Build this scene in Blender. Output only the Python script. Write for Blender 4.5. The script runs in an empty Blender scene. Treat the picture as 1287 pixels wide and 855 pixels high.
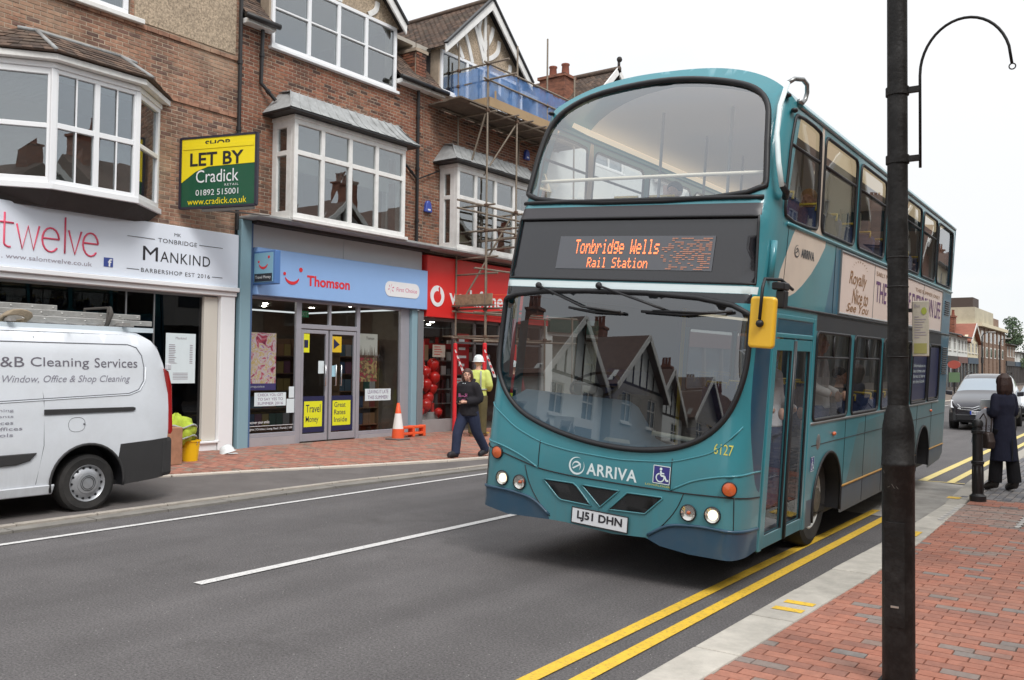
import bpy, bmesh, math, random
from math import sin, cos, pi, radians, atan2, sqrt, hypot
from mathutils import Vector, Matrix, geometry
import numpy as np
random.seed(7)
S = bpy.context.scene
COL = S.collection
# ------------------------------------------------------------------ camera
def setup_camera():
    f, w = 1120.0, 1287.0
    vx, vy = 1452 - 643.5, 471 - 427.5
    a = 400.0
    b = (vx * a + f * f) / vy
    Y = Vector((vx, vy, f)).normalized(); Z = Vector((a, -b, f)).normalized()
    X = Y.cross(Z)
    right = Vector((X[0], Y[0], Z[0])); up = -Vector((X[1], Y[1], Z[1])); back = -Vector((X[2], Y[2], Z[2]))
    m = Matrix.Identity(4)
    for i, c in enumerate((right, up, back)):
        for j in range(3): m[j][i] = c[j]
    m.translation = Vector((0, 0, 1.8))
    cd = bpy.data.cameras.new('camera'); co = bpy.data.objects.new('camera', cd); COL.objects.link(co)
    co.matrix_world = m
    cd.sensor_width = 36; cd.lens = f / w * 36; cd.clip_end = 3000; cd.clip_start = 0.05
    S.camera = co
setup_camera()
S.render.resolution_x = 1024; S.render.resolution_y = 680
S.render.engine = 'CYCLES'
S.cycles.max_bounces = 8; S.cycles.transparent_max_bounces = 24
# ------------------------------------------------------------------ world: overcast sky
SUN_EL, SUN_AZ = radians(50), radians(122)      # azimuth clockwise from +Y
W = bpy.data.worlds.new("World"); S.world = W; W.use_nodes = True
nt = W.node_tree; nt.nodes.clear()
out = nt.nodes.new('ShaderNodeOutputWorld')
sky = nt.nodes.new('ShaderNodeTexSky'); sky.sky_type = 'NISHITA'; sky.sun_disc = False
sky.sun_elevation = SUN_EL; sky.sun_rotation = SUN_AZ
bg1 = nt.nodes.new('ShaderNodeBackground'); bg1.inputs[1].default_value = 0.12
nt.links.new(sky.outputs[0], bg1.inputs[0])
tc = nt.nodes.new('ShaderNodeTexCoord')
mp = nt.nodes.new('ShaderNodeMapping'); mp.inputs['Scale'].default_value = (1, 1, 2.6)
nt.links.new(tc.outputs['Generated'], mp.inputs[0])
nz = nt.nodes.new('ShaderNodeTexNoise'); nz.inputs['Scale'].default_value = 1.7; nz.inputs['Detail'].default_value = 7; nz.inputs['Roughness'].default_value = .55
nt.links.new(mp.outputs[0], nz.inputs[0])
cr = nt.nodes.new('ShaderNodeValToRGB')
cr.color_ramp.elements[0].position = .36; cr.color_ramp.elements[0].color = (.90, .95, 1.0, 1)
cr.color_ramp.elements[1].position = .56; cr.color_ramp.elements[1].color = (1.0, 1.0, 1.0, 1)
nt.links.new(nz.outputs[0], cr.inputs[0])
# overcast skies are brighter overhead than at the horizon
sxyz = nt.nodes.new('ShaderNodeSeparateXYZ'); nt.links.new(tc.outputs['Generated'], sxyz.inputs[0])
zz = nt.nodes.new('ShaderNodeMath'); zz.operation = 'MULTIPLY'; nt.links.new(sxyz.outputs[2], zz.inputs[0]); nt.links.new(sxyz.outputs[2], zz.inputs[1])
zm = nt.nodes.new('ShaderNodeMath'); zm.operation = 'MULTIPLY_ADD'; zm.inputs[1].default_value = .64; zm.inputs[2].default_value = .70; nt.links.new(zz.outputs[0], zm.inputs[0])
bg2 = nt.nodes.new('ShaderNodeBackground'); nt.links.new(zm.outputs[0], bg2.inputs[1])
nt.links.new(cr.outputs[0], bg2.inputs[0])
mx = nt.nodes.new('ShaderNodeMixShader'); mx.inputs[0].default_value = .93
nt.links.new(bg1.outputs[0], mx.inputs[1]); nt.links.new(bg2.outputs[0], mx.inputs[2]); nt.links.new(mx.outputs[0], out.inputs[0])
sl = bpy.data.lights.new('sun', 'SUN'); sl.energy = 1.5; sl.angle = radians(22); sl.color = (1, .97, .93)
so = bpy.data.objects.new('sun', sl); COL.objects.link(so)
sd = Vector((sin(SUN_AZ) * cos(SUN_EL), cos(SUN_AZ) * cos(SUN_EL), sin(SUN_EL)))
so.rotation_euler = sd.to_track_quat('Z', 'Y').to_euler(); so.location = (20, -20, 40)
S.view_settings.view_transform = 'Standard'; S.view_settings.look = 'None'
S.view_settings.exposure = 0.5; S.view_settings.gamma = 1.0

# ------------------------------------------------------------------ materials
def srgb(r, g, b):
    f = lambda c: (c / 255 / 12.92) if c <= 10 else ((c / 255 + .055) / 1.055) ** 2.4
    return (f(r), f(g), f(b))
MATS = {}
def mat(name, col, rough=.5, metal=0, var=0.0, vs=4.0, bump=0.0, bs=60.0, coat=0.0, dirt=0.0, emit=0, spec=.5, coord='Object', dirtcol=(.06, .05, .04), ds=1.2, grime=0, gz=(.3, 1.2), orand=0):
    if name in MATS: return MATS[name]
    m = bpy.data.materials.new(name); m.use_nodes = True; n = m.node_tree; N = n.nodes; L = n.links
    p = N['Principled BSDF']; MATS[name] = m
    p.inputs['Base Color'].default_value = (*col, 1); p.inputs['Roughness'].default_value = rough; p.inputs['Metallic'].default_value = metal
    p.inputs['Specular IOR Level'].default_value = spec
    if coat: p.inputs['Coat Weight'].default_value = coat; p.inputs['Coat Roughness'].default_value = .06
    if emit: p.inputs['Emission Color'].default_value = (*col, 1); p.inputs['Emission Strength'].default_value = emit
    if var or bump or dirt:
        t = N.new('ShaderNodeTexCoord'); co = t.outputs[coord] if coord != 'World' else N.new('ShaderNodeNewGeometry').outputs['Position']
    src = None
    if var:
        z = N.new('ShaderNodeTexNoise'); z.inputs['Scale'].default_value = vs; z.inputs['Detail'].default_value = 6; z.inputs['Roughness'].default_value = .65; L.new(co, z.inputs[0])
        mr = N.new('ShaderNodeMapRange'); mr.inputs['From Min'].default_value = .25; mr.inputs['From Max'].default_value = .75
        mr.inputs['To Min'].default_value = 1 - var; mr.inputs['To Max'].default_value = 1 + var; L.new(z.outputs[0], mr.inputs[0])
        mu = N.new('ShaderNodeVectorMath'); mu.operation = 'SCALE'; mu.inputs[0].default_value = col; L.new(mr.outputs[0], mu.inputs['Scale'])
        src = mu.outputs[0]
    if dirt:
        z2 = N.new('ShaderNodeTexNoise'); z2.inputs['Scale'].default_value = ds; z2.inputs['Detail'].default_value = 8; z2.inputs['Roughness'].default_value = .7; L.new(co, z2.inputs[0])
        r2 = N.new('ShaderNodeMapRange'); r2.inputs['From Min'].default_value = .45; r2.inputs['From Max'].default_value = .8; r2.inputs['To Max'].default_value = dirt; L.new(z2.outputs[0], r2.inputs[0])
        mi = N.new('ShaderNodeMix'); mi.data_type = 'RGBA'; L.new(r2.outputs[0], mi.inputs[0])
        if src: L.new(src, mi.inputs[6])
        else: mi.inputs[6].default_value = (*col, 1)
        mi.inputs[7].default_value = (*dirtcol, 1); src = mi.outputs[2]
    if grime:      # road dirt thrown up on the lower panels, streaky
        t_ = N.new('ShaderNodeTexCoord'); sx_ = N.new('ShaderNodeSeparateXYZ'); L.new(t_.outputs['Object'], sx_.inputs[0])
        zr = N.new('ShaderNodeMapRange'); zr.inputs['From Min'].default_value = gz[1]; zr.inputs['From Max'].default_value = gz[0]; L.new(sx_.outputs[2], zr.inputs[0])
        mp_ = N.new('ShaderNodeMapping'); mp_.inputs['Scale'].default_value = (6, 6, .9); L.new(t_.outputs['Object'], mp_.inputs[0]); zn = N.new('ShaderNodeTexNoise'); zn.inputs['Scale'].default_value = 1.6; zn.inputs['Detail'].default_value = 8; zn.inputs['Roughness'].default_value = .7; L.new(mp_.outputs[0], zn.inputs[0])
        mm_ = N.new('ShaderNodeMath'); mm_.operation = 'MULTIPLY'; L.new(zr.outputs[0], mm_.inputs[0]); L.new(zn.outputs[0], mm_.inputs[1]); m2_ = N.new('ShaderNodeMath'); m2_.operation = 'MULTIPLY'; m2_.use_clamp = True; m2_.inputs[1].default_value = grime * 2; L.new(mm_.outputs[0], m2_.inputs[0])
        mg = N.new('ShaderNodeMix'); mg.data_type = 'RGBA'; L.new(m2_.outputs[0], mg.inputs[0]); mg.inputs[7].default_value = (.13, .12, .105, 1)
        if src: L.new(src, mg.inputs[6])
        else: mg.inputs[6].default_value = (*col, 1)
        src = mg.outputs[2]
    if orand:
        oi = N.new('ShaderNodeObjectInfo'); om_ = N.new('ShaderNodeMapRange'); om_.inputs['To Min'].default_value = 1 - orand; om_.inputs['To Max'].default_value = 1 + orand; L.new(oi.outputs['Random'], om_.inputs[0]); ov = N.new('ShaderNodeVectorMath'); ov.operation = 'SCALE'; L.new(src, ov.inputs[0]); L.new(om_.outputs[0], ov.inputs['Scale']); src = ov.outputs[0]
    if src: L.new(src, p.inputs['Base Color'])
    if bump:
        z3 = N.new('ShaderNodeTexNoise'); z3.inputs['Scale'].default_value = bs; z3.inputs['Detail'].default_value = 4; L.new(co, z3.inputs[0])
        bm_ = N.new('ShaderNodeBump'); bm_.inputs['Strength'].default_value = bump; bm_.inputs['Distance'].default_value = .01; L.new(z3.outputs[0], bm_.inputs['Height']); L.new(bm_.outputs[0], p.inputs['Normal'])
    return m
def tintmat(name, stops, rough=.85, mott=.25, ms=18, stain=.0, staincol=(.3, .26, .22), ss=.6, bump=.35, bs=90, stain2=0, spec=.5):
    """material of many small pieces: vertex colour 'tint' picks the colour of each piece"""
    if name in MATS: return MATS[name]
    m = bpy.data.materials.new(name); m.use_nodes = True; N = m.node_tree.nodes; L = m.node_tree.links; MATS[name] = m
    p = N['Principled BSDF']; p.inputs['Roughness'].default_value = rough; p.inputs['Specular IOR Level'].default_value = spec
    at = N.new('ShaderNodeVertexColor'); at.layer_name = 'tint'
    cr = N.new('ShaderNodeValToRGB'); cr.color_ramp.interpolation = 'LINEAR'
    e = cr.color_ramp.elements
    while len(e) < len(stops): e.new(.5)
    for i, (pos, c) in enumerate(stops): e[i].position = pos; e[i].color = (*c, 1)
    L.new(at.outputs[0], cr.inputs[0])
    g = N.new('ShaderNodeNewGeometry')
    z = N.new('ShaderNodeTexNoise'); z.inputs['Scale'].default_value = ms; z.inputs['Detail'].default_value = 5; L.new(g.outputs['Position'], z.inputs[0])
    mr = N.new('ShaderNodeMapRange'); mr.inputs['From Min'].default_value = .3; mr.inputs['From Max'].default_value = .7; mr.inputs['To Min'].default_value = 1 - mott; mr.inputs['To Max'].default_value = 1 + mott; L.new(z.outputs[0], mr.inputs[0])
    mu = N.new('ShaderNodeVectorMath'); mu.operation = 'SCALE'; L.new(cr.outputs[0], mu.inputs[0]); L.new(mr.outputs[0], mu.inputs['Scale'])
    src = mu.outputs[0]
    for amt, colr, sc, lo in ((stain, staincol, ss, .48), (stain2, (.035, .028, .024), ss * 1.7, .5)):
        if not amt: continue
        z2 = N.new('ShaderNodeTexNoise'); z2.inputs['Scale'].default_value = sc; z2.inputs['Detail'].default_value = 7; z2.inputs['Roughness'].default_value = .6; L.new(g.outputs['Position'], z2.inputs[0])
        r2 = N.new('ShaderNodeMapRange'); r2.inputs['From Min'].default_value = lo; r2.inputs['From Max'].default_value = .75; r2.inputs['To Max'].default_value = amt; L.new(z2.outputs[0], r2.inputs[0])
        mi = N.new('ShaderNodeMix'); mi.data_type = 'RGBA'; L.new(r2.outputs[0], mi.inputs[0]); L.new(src, mi.inputs[6]); mi.inputs[7].default_value = (*colr, 1); src = mi.outputs[2]
    L.new(src, p.inputs['Base Color'])
    if bump:
        z3 = N.new('ShaderNodeTexNoise'); z3.inputs['Scale'].default_value = bs; L.new(g.outputs['Position'], z3.inputs[0])
        b = N.new('ShaderNodeBump'); b.inputs['Strength'].default_value = bump; b.inputs['Distance'].default_value = .006; L.new(z3.outputs[0], b.inputs['Height']); L.new(b.outputs[0], p.inputs['Normal'])
    return m
def glassmat(name, tint=(.75, .8, .8), ior=1.7, rough=.0, wave=0.0):
    if name in MATS: return MATS[name]
    m = bpy.data.materials.new(name); m.use_nodes = True; N = m.node_tree.nodes; L = m.node_tree.links; N.clear(); MATS[name] = m
    o = N.new('ShaderNodeOutputMaterial'); t = N.new('ShaderNodeBsdfTransparent'); t.inputs[0].default_value = (*tint, 1)
    g = N.new('ShaderNodeBsdfGlossy'); g.inputs['Roughness'].default_value = rough; g.inputs[0].default_value = (.95, .97, 1, 1)
    # Schlick reflectance from |N.I| so both sides of a pane behave alike
    f0 = ((ior - 1) / (ior + 1)) ** 2
    ge = N.new('ShaderNodeNewGeometry'); dt = N.new('ShaderNodeVectorMath'); dt.operation = 'DOT_PRODUCT'; L.new(ge.outputs['Incoming'], dt.inputs[0]); L.new(ge.outputs['Normal'], dt.inputs[1])
    ab = N.new('ShaderNodeMath'); ab.operation = 'ABSOLUTE'; L.new(dt.outputs['Value'], ab.inputs[0])
    on = N.new('ShaderNodeMath'); on.operation = 'SUBTRACT'; on.inputs[0].default_value = 1; L.new(ab.outputs[0], on.inputs[1])
    pw = N.new('ShaderNodeMath'); pw.operation = 'POWER'; pw.inputs[1].default_value = 5; L.new(on.outputs[0], pw.inputs[0])
    ma = N.new('ShaderNodeMath'); ma.operation = 'MULTIPLY_ADD'; ma.inputs[1].default_value = 1 - f0; ma.inputs[2].default_value = f0; L.new(pw.outputs[0], ma.inputs[0])
    x = N.new('ShaderNodeMixShader'); L.new(ma.outputs[0], x.inputs[0]); L.new(t.outputs[0], x.inputs[1]); L.new(g.outputs[0], x.inputs[2]); L.new(x.outputs[0], o.inputs[0])
    if wave:
        tcn = N.new('ShaderNodeTexCoord'); z = N.new('ShaderNodeTexNoise'); z.inputs['Scale'].default_value = 2.2; z.inputs['Detail'].default_value = 1
        L.new(tcn.outputs['Object'], z.inputs[0]); b = N.new('ShaderNodeBump'); b.inputs['Strength'].default_value = wave; b.inputs['Distance'].default_value = .02
        L.new(z.outputs[0], b.inputs['Height']); L.new(b.outputs[0], g.inputs['Normal'])
    return m

# ------------------------------------------------------------------ mesh builder
class MB:
    def __init__(s): s.v = []; s.f = []; s.m = []; s.t = []
    def add(s, vs, fs, mi=0, tint=0.5):
        b = len(s.v); s.v += [tuple(v) for v in vs]
        for f in fs: s.f.append(tuple(i + b for i in f)); s.m.append(mi); s.t.append(tint)
        return s
    def box(s, x0, x1, y0, y1, z0, z1, mi=0, tint=.5):
        return s.add([(x0, y0, z0), (x1, y0, z0), (x1, y1, z0), (x0, y1, z0), (x0, y0, z1), (x1, y0, z1), (x1, y1, z1), (x0, y1, z1)],
                     [(0, 3, 2, 1), (4, 5, 6, 7), (0, 1, 5, 4), (1, 2, 6, 5), (2, 3, 7, 6), (3, 0, 4, 7)], mi, tint)
    def bar(s, a, b, w, h, mi=0, up=(0, 0, 1)):
        a = Vector(a); b = Vector(b); d = (b - a).normalized(); u = Vector(up)
        r = d.cross(u)
        if r.length < 1e-4: r = d.cross(Vector((1, 0, 0)))
        r.normalize(); u = r.cross(d).normalized(); r = r * (w / 2); u = u * (h / 2)
        vs = [a - r - u, a + r - u, a + r + u, a - r + u, b - r - u, b + r - u, b + r + u, b - r + u]
        return s.add(vs, [(0, 1, 2, 3), (7, 6, 5, 4), (0, 4, 5, 1), (1, 5, 6, 2), (2, 6, 7, 3), (3, 7, 4, 0)], mi)
    def path(s, pts, r, n=8, mi=0, closed=False, rs=None, cap=True):
        pts = [Vector(p) for p in pts]; k = len(pts); rings = []
        prev = None
        for i, p in enumerate(pts):
            if closed: t = pts[(i + 1) % k] - pts[i - 1]
            else: t = pts[min(i + 1, k - 1)] - pts[max(i - 1, 0)]
            if t.length < 1e-9: t = Vector((0, 0, 1))
            t.normalize()
            if prev is None:
                q = Vector((0, 0, 1)) if abs(t.z) < .9 else Vector((1, 0, 0)); u = t.cross(q).normalized()
            else:
                u = prev - t * prev.dot(t)
                if u.length < 1e-6: u = t.orthogonal()
                u.normalize()
            prev = u; w = t.cross(u); rr = rs[i] if rs else r
            rings.append([p + (u * cos(2 * pi * j / n) + w * sin(2 * pi * j / n)) * rr for j in range(n)])
        vs = [v for rg in rings for v in rg]; fs = []
        for i in range(k if closed else k - 1):
            a = i * n; b = ((i + 1) % k) * n
            for j in range(n): fs.append((a + j, a + (j + 1) % n, b + (j + 1) % n, b + j))
        if cap and not closed: fs += [tuple(range(n))[::-1], tuple((k - 1) * n + j for j in range(n))]
        return s.add(vs, fs, mi)
    def tube(s, a, b, r, n=8, mi=0, r2=None): return s.path([a, b], r, n, mi, rs=[r, r if r2 is None else r2])
    def lathe(s, prof, o=(0, 0, 0), axis='z', n=20, mi=0, arc=2 * pi):
        o = Vector(o); vs = []; fs = []
        for r, h in prof:
            for j in range(n):
                a = arc * j / n; c, d = r * cos(a), r * sin(a)
                p = {'z': (c, d, h), 'x': (h, c, d), 'y': (c, h, d)}[axis]; vs.append(o + Vector(p))
        for i in range(len(prof) - 1):
            for j in range(n):
                fs.append((i * n + j, i * n + (j + 1) % n, (i + 1) * n + (j + 1) % n, (i + 1) * n + j))
        return s.add(vs, fs, mi)
    def sph(s, c, r, n=12, m=8, mi=0):
        if not hasattr(r, '__len__'): r = (r, r, r)
        vs = []; fs = []
        for i in range(m + 1):
            a = pi * i / m
            for j in range(n):
                b = 2 * pi * j / n; vs.append((c[0] + r[0] * sin(a) * cos(b), c[1] + r[1] * sin(a) * sin(b), c[2] + r[2] * cos(a)))
        for i in range(m):
            for j in range(n): fs.append((i * n + j, (i + 1) * n + j, (i + 1) * n + (j + 1) % n, i * n + (j + 1) % n))
        return s.add(vs, fs, mi)
    def poly(s, pts, mi=0, tint=.5): return s.add(pts, [tuple(range(len(pts)))], mi, tint)
    def prism(s, pts, d, mi=0):
        """polygon (3D points) extruded by vector d"""
        n = len(pts); d = Vector(d); p = [Vector(q) for q in pts]
        return s.add(p + [q + d for q in p], [tuple(range(n)), tuple(range(n, 2 * n))[::-1]] + [(i, i + n, (i + 1) % n + n, (i + 1) % n) for i in range(n)], mi)
    def mesh(s, name, mats, smooth=False, tint=False):
        me = bpy.data.meshes.new(name); me.from_pydata(s.v, [], s.f)
        for m in (mats if isinstance(mats, (list, tuple)) else [mats]): me.materials.append(m)
        if any(s.m): me.polygons.foreach_set('material_index', s.m)
        if tint:
            ca = me.color_attributes.new('tint', 'BYTE_COLOR', 'CORNER'); arr = []
            for pl, t in zip(me.polygons, s.t): arr += [t, t, t, 1.0] * pl.loop_total
            # byte colours are stored in sRGB; write linear values
            ca.data.foreach_set('color', arr)
        if smooth: me.polygons.foreach_set('use_smooth', [True] * len(me.polygons))
        me.update(); return me
    def build(s, name, mats, parent=None, smooth=False, tint=False, fix=True, bevel=0, seg=1, auto=None, **kw):
        me = s.mesh(name, mats, smooth, tint)
        if fix:
            b = bmesh.new(); b.from_mesh(me); bmesh.ops.recalc_face_normals(b, faces=b.faces); b.to_mesh(me); b.free()
        o = bpy.data.objects.new(name, me); COL.objects.link(o)
        if parent: o.parent = parent
        if bevel:
            md = o.modifiers.new('bevel', 'BEVEL'); md.width = bevel; md.segments = seg; md.limit_method = 'ANGLE'; md.angle_limit = radians(40)
        if auto is not None:
            try: me.set_sharp_from_angle(angle=radians(auto))
            except Exception: pass
        for k, v in kw.items(): o[k] = v
        return o
def link(name, me, parent=None, loc=None, **kw):
    o = bpy.data.objects.new(name, me); COL.objects.link(o)
    if parent: o.parent = parent
    if loc is not None: o.location = loc
    for k, v in kw.items(): o[k] = v
    return o
def thing(name, label, cat, loc=(0, 0, 0), rz=0, group=None):
    o = bpy.data.objects.new(name, None); COL.objects.link(o); o.location = loc; o.rotation_euler = (0, 0, rz)
    o.empty_display_size = .2; o['label'] = label; o['category'] = cat
    if group: o['group'] = group
    return o
def tag(o, label, cat, group=None):
    o['label'] = label; o['category'] = cat
    if group: o['group'] = group
    return o
def copy_thing(o, label, loc=None, rz=None, parent=None):
    kids = {}
    for q in COL.objects:
        if q.parent: kids.setdefault(q.parent, []).append(q)
    def rec(a, par):
        c = a.copy(); COL.objects.link(c); c.parent = par
        for k in kids.get(a, []): rec(k, c)
        return c
    c = rec(o, None)
    if label: c['label'] = label
    if loc is not None: c.location = loc
    if rz is not None: c.rotation_euler = (0, 0, rz)
    return c
# ------------------------------------------------------------------ lettering
_tc = {}
def textmesh(body, shear=0, bold=0, spacing=1):
    k = (body, shear, bold, spacing)
    if k in _tc: return _tc[k]
    cu = bpy.data.curves.new('txt', 'FONT'); cu.body = body; cu.size = 1; cu.shear = shear; cu.offset = bold; cu.space_character = spacing; cu.resolution_u = 3
    o = bpy.data.objects.new('txt', cu); COL.objects.link(o)
    dg = bpy.context.evaluated_depsgraph_get(); dg.update()
    me = bpy.data.meshes.new_from_object(o.evaluated_get(dg))
    vs = [tuple(v.co) for v in me.vertices]; fs = [tuple(p.vertices) for p in me.polygons]
    bpy.data.objects.remove(o); bpy.data.curves.remove(cu); bpy.data.meshes.remove(me)
    xs = [v[0] for v in vs]; ys = [v[1] for v in vs]
    x0, x1, y0, y1 = min(xs), max(xs), min(ys), max(ys)
    vs = [((x - x0) / (x1 - x0), (y - y0) / (y1 - y0)) for x, y, z in vs]
    _tc[k] = (vs, fs); return _tc[k]
def text(mb, body, fn, u0, u1, v0, v1, mi=0, **kw):
    """fill the box u0..u1 x v0..v1 with the text; fn maps (u, v) to 3D"""
    vs, fs = textmesh(body, **kw)
    return mb.add([fn(u0 + (u1 - u0) * a, v0 + (v1 - v0) * b) for a, b in vs], fs, mi)
def facefn(X):      # lettering on a facade facing +X
    return lambda u, v: (X, u, v)
# ------------------------------------------------------------------ bricks / pavers / tiles
def bricks(name, parent, o, ud, vd, nd, U, V, mt, bl=.225, bh=.075, joint=.01, depth=.014, holes=(), inside=None, nobj=300, tints=8, jit=.003, stuffname=None, off=.5, minu=.03, seed=1, rowshift=None, tintfn=None, chamfer=True, umin=None):
    rnd = random.Random(seed); o = Vector(o); ud = Vector(ud); vd = Vector(vd); nd = Vector(nd); cam = Vector((0, 0, 1.8))
    cells = []
    nv = int(math.ceil(V / bh)); nu = int(math.ceil(U / bl)) + 1
    for j in range(nv):
        v0 = j * bh + joint / 2; v1 = min((j + 1) * bh - joint / 2, V)
        if v1 - v0 < .012: continue
        sh = -off * bl if j % 2 else 0
        if rowshift: sh = -rnd.random() * bl
        for i in range(nu):
            a = i * bl + sh + joint / 2; b = a + bl - joint
            a = max(a, umin((v0 + v1) / 2) if umin else 0); b = min(b, U)
            if b <= a: continue
            segs = [(a, b)]
            for (h0, h1, g0, g1) in holes:
                if g0 < v1 - .01 and g1 > v0 + .01:
                    ns = []
                    for (p, q) in segs:
                        if h1 <= p or h0 >= q: ns.append((p, q))
                        else:
                            if h0 > p: ns.append((p, h0 - .003))
                            if h1 < q: ns.append((h1 + .003, q))
                    segs = ns
            for (p, q) in segs:
                if q - p < minu: continue
                if inside and not (inside(p + .01, (v0 + v1) / 2) and inside(q - .01, (v0 + v1) / 2)): continue
                full = (q - p) > bl - joint - 1e-4 and (v1 - v0) > bh - joint - 1e-4
                c = o + ud * ((p + q) / 2) + vd * ((v0 + v1) / 2)
                cells.append([(c - cam).length, p, q, v0, v1, full, c])
    cells.sort(key=lambda c: c[0])
    L, H = bl - joint, bh - joint; e = min(.004, joint * .45) if chamfer else 0
    def shape(mb, fn, l, h, t):
        a, b = l / 2, h / 2
        vs = [fn(-a, -b, 0), fn(a, -b, 0), fn(a, b, 0), fn(-a, b, 0), fn(-a + e, -b + e, depth), fn(a - e, -b + e, depth), fn(a - e, b - e, depth), fn(-a + e, b - e, depth)]
        mb.add(vs, [(4, 5, 6, 7), (0, 1, 5, 4), (1, 2, 6, 5), (2, 3, 7, 6), (3, 0, 4, 7)], 0, t)
    proto = []
    for k in range(tints):
        mb = MB(); shape(mb, lambda a, b, c: ud * a + vd * b + nd * c, L, H, (k + .5) / tints); proto.append(mb.mesh(name, mt, tint=True))
    mb = MB(); n = 0
    for d, p, q, v0, v1, full, c in cells:
        t = tintfn(c) if tintfn else rnd.random(); j = rnd.uniform(-jit, jit)
        if full and n < nobj:
            ob = link(name, proto[min(tints - 1, int(t * tints))], parent, c + nd * j); n += 1
            ob.rotation_euler = (nd * rnd.uniform(-.012, .012))
        else:
            shape(mb, lambda a, b, h: c + ud * a + vd * b + nd * (h + j), q - p, v1 - v0, t)
    if mb.f: mb.build(stuffname or name + '_work', mt, parent, tint=True, fix=False, kind='stuff')
def cutwall(mb, X, dX, y0, y1, z0, z1, holes, mi=0):
    """wall slab between planes X-dX and X with rectangular holes (y0,y1,z0,z1)"""
    ys = sorted({y0, y1, *[min(max(h[0], y0), y1) for h in holes], *[min(max(h[1], y0), y1) for h in holes]})
    zs = sorted({z0, z1, *[min(max(h[2], z0), z1) for h in holes], *[min(max(h[3], z0), z1) for h in holes]})
    for a, b in zip(ys, ys[1:]):
        run = None
        for c, d in zip(zs, zs[1:]):
            cy, cz = (a + b) / 2, (c + d) / 2
            hole = any(h[0] < cy < h[1] and h[2] < cz < h[3] for h in holes)
            if hole:
                if run: mb.box(X - dX, X, a, b, run[0], run[1], mi)
                run = None
            else: run = (run[0], d) if run else (c, d)
        if run: mb.box(X - dX, X, a, b, run[0], run[1], mi)
# ------------------------------------------------------------------ CDT panels mapped on surfaces
def pip(px, py, poly):
    inside = np.zeros(len(px), bool); n = len(poly); j = n - 1
    for i in range(n):
        xi, yi = poly[i]; xj, yj = poly[j]
        if yi != yj:
            c = ((yi > py) != (yj > py)) & (px < (xj - xi) * (py - yi) / (yj - yi) + xi); inside ^= c
        j = i
    return inside
def dens(loop, step, closed=True):
    r = []; n = len(loop)
    for i in range(n if closed else n - 1):
        a = loop[i]; b = loop[(i + 1) % n]; d = hypot(b[0] - a[0], b[1] - a[1]); k = max(1, int(math.ceil(d / step)))
        for q in range(k): r.append((a[0] + (b[0] - a[0]) * q / k, a[1] + (b[1] - a[1]) * q / k))
    if not closed: r.append(loop[-1])
    return r
def roundrect(u0, u1, v0, v1, r, n=5):
    p = []
    if not hasattr(r, '__len__'): r = (r,) * 4
    for (cx, cy, a0, rr) in ((u1 - r[0], v0 + r[0], -pi / 2, r[0]), (u1 - r[1], v1 - r[1], 0, r[1]), (u0 + r[2], v1 - r[2], pi / 2, r[2]), (u0 + r[3], v0 + r[3], pi, r[3])):
        for i in range(n + 1):
            a = a0 + pi / 2 * i / n; p.append((cx + rr * cos(a), cy + rr * sin(a)))
    q = [p[0]]
    for x in p[1:]:
        if hypot(x[0] - q[-1][0], x[1] - q[-1][1]) > 1e-4: q.append(x)
    return q
def smoothloop(pts, it=2):
    for _ in range(it):
        q = []
        n = len(pts)
        for i in range(n):
            a = pts[i]; b = pts[(i + 1) % n]
            q += [(a[0] * .75 + b[0] * .25, a[1] * .75 + b[1] * .25), (a[0] * .25 + b[0] * .75, a[1] * .25 + b[1] * .75)]
        pts = q
    return pts
def panel(mb, outline, holes, regions, fn, step=.08, gu=.1, gv=.1):
    """triangulate outline minus holes; regions = [(poly, material index)]; fn(u,v)->3D"""
    loops = [dens(outline, step)] + [dens(h, step) for h in holes] + [dens(r[0], step) for r in regions]
    V = []; E = []
    for lp in loops:
        b = len(V); V += [Vector(p) for p in lp]; E += [(b + i, b + (i + 1) % len(lp)) for i in range(len(lp))]
    us = [p[0] for p in outline]; vs = [p[1] for p in outline]
    gx = np.arange(min(us) + gu / 2, max(us), gu); gy = np.arange(min(vs) + gv / 2, max(vs), gv)
    G = np.array([(x, y) for x in gx for y in gy]) if len(gx) and len(gy) else np.zeros((0, 2))
    if len(G):
        k = pip(G[:, 0], G[:, 1], outline)
        for h in holes: k &= ~pip(G[:, 0], G[:, 1], h)
        G = G[k]; A = np.array([tuple(v) for v in V])
        if len(G):
            keep = []
            for g in G:
                if np.min((A[:, 0] - g[0]) ** 2 + (A[:, 1] - g[1]) ** 2) > (min(step, gu, gv) * .45) ** 2: keep.append(Vector(g))
            V += keep
    r = geometry.delaunay_2d_cdt(V, E, [], 0, 1e-5)
    rv, rf = r[0], r[2]
    C = np.array([(sum(rv[i][0] for i in f) / 3, sum(rv[i][1] for i in f) / 3) for f in rf])
    k = pip(C[:, 0], C[:, 1], outline)
    for h in holes: k &= ~pip(C[:, 0], C[:, 1], h)
    mi = np.zeros(len(rf), int)
    for poly, m in regions: mi[pip(C[:, 0], C[:, 1], poly)] = m
    used = sorted({i for f, kk in zip(rf, k) if kk for i in f}); ix = {a: b for b, a in enumerate(used)}
    b = len(mb.v); mb.v += [tuple(fn(rv[i][0], rv[i][1])) for i in used]
    for f, kk, m in zip(rf, k, mi):
        if kk: mb.f.append(tuple(b + ix[i] for i in f)); mb.m.append(int(m)); mb.t.append(.5)
    return mb
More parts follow.
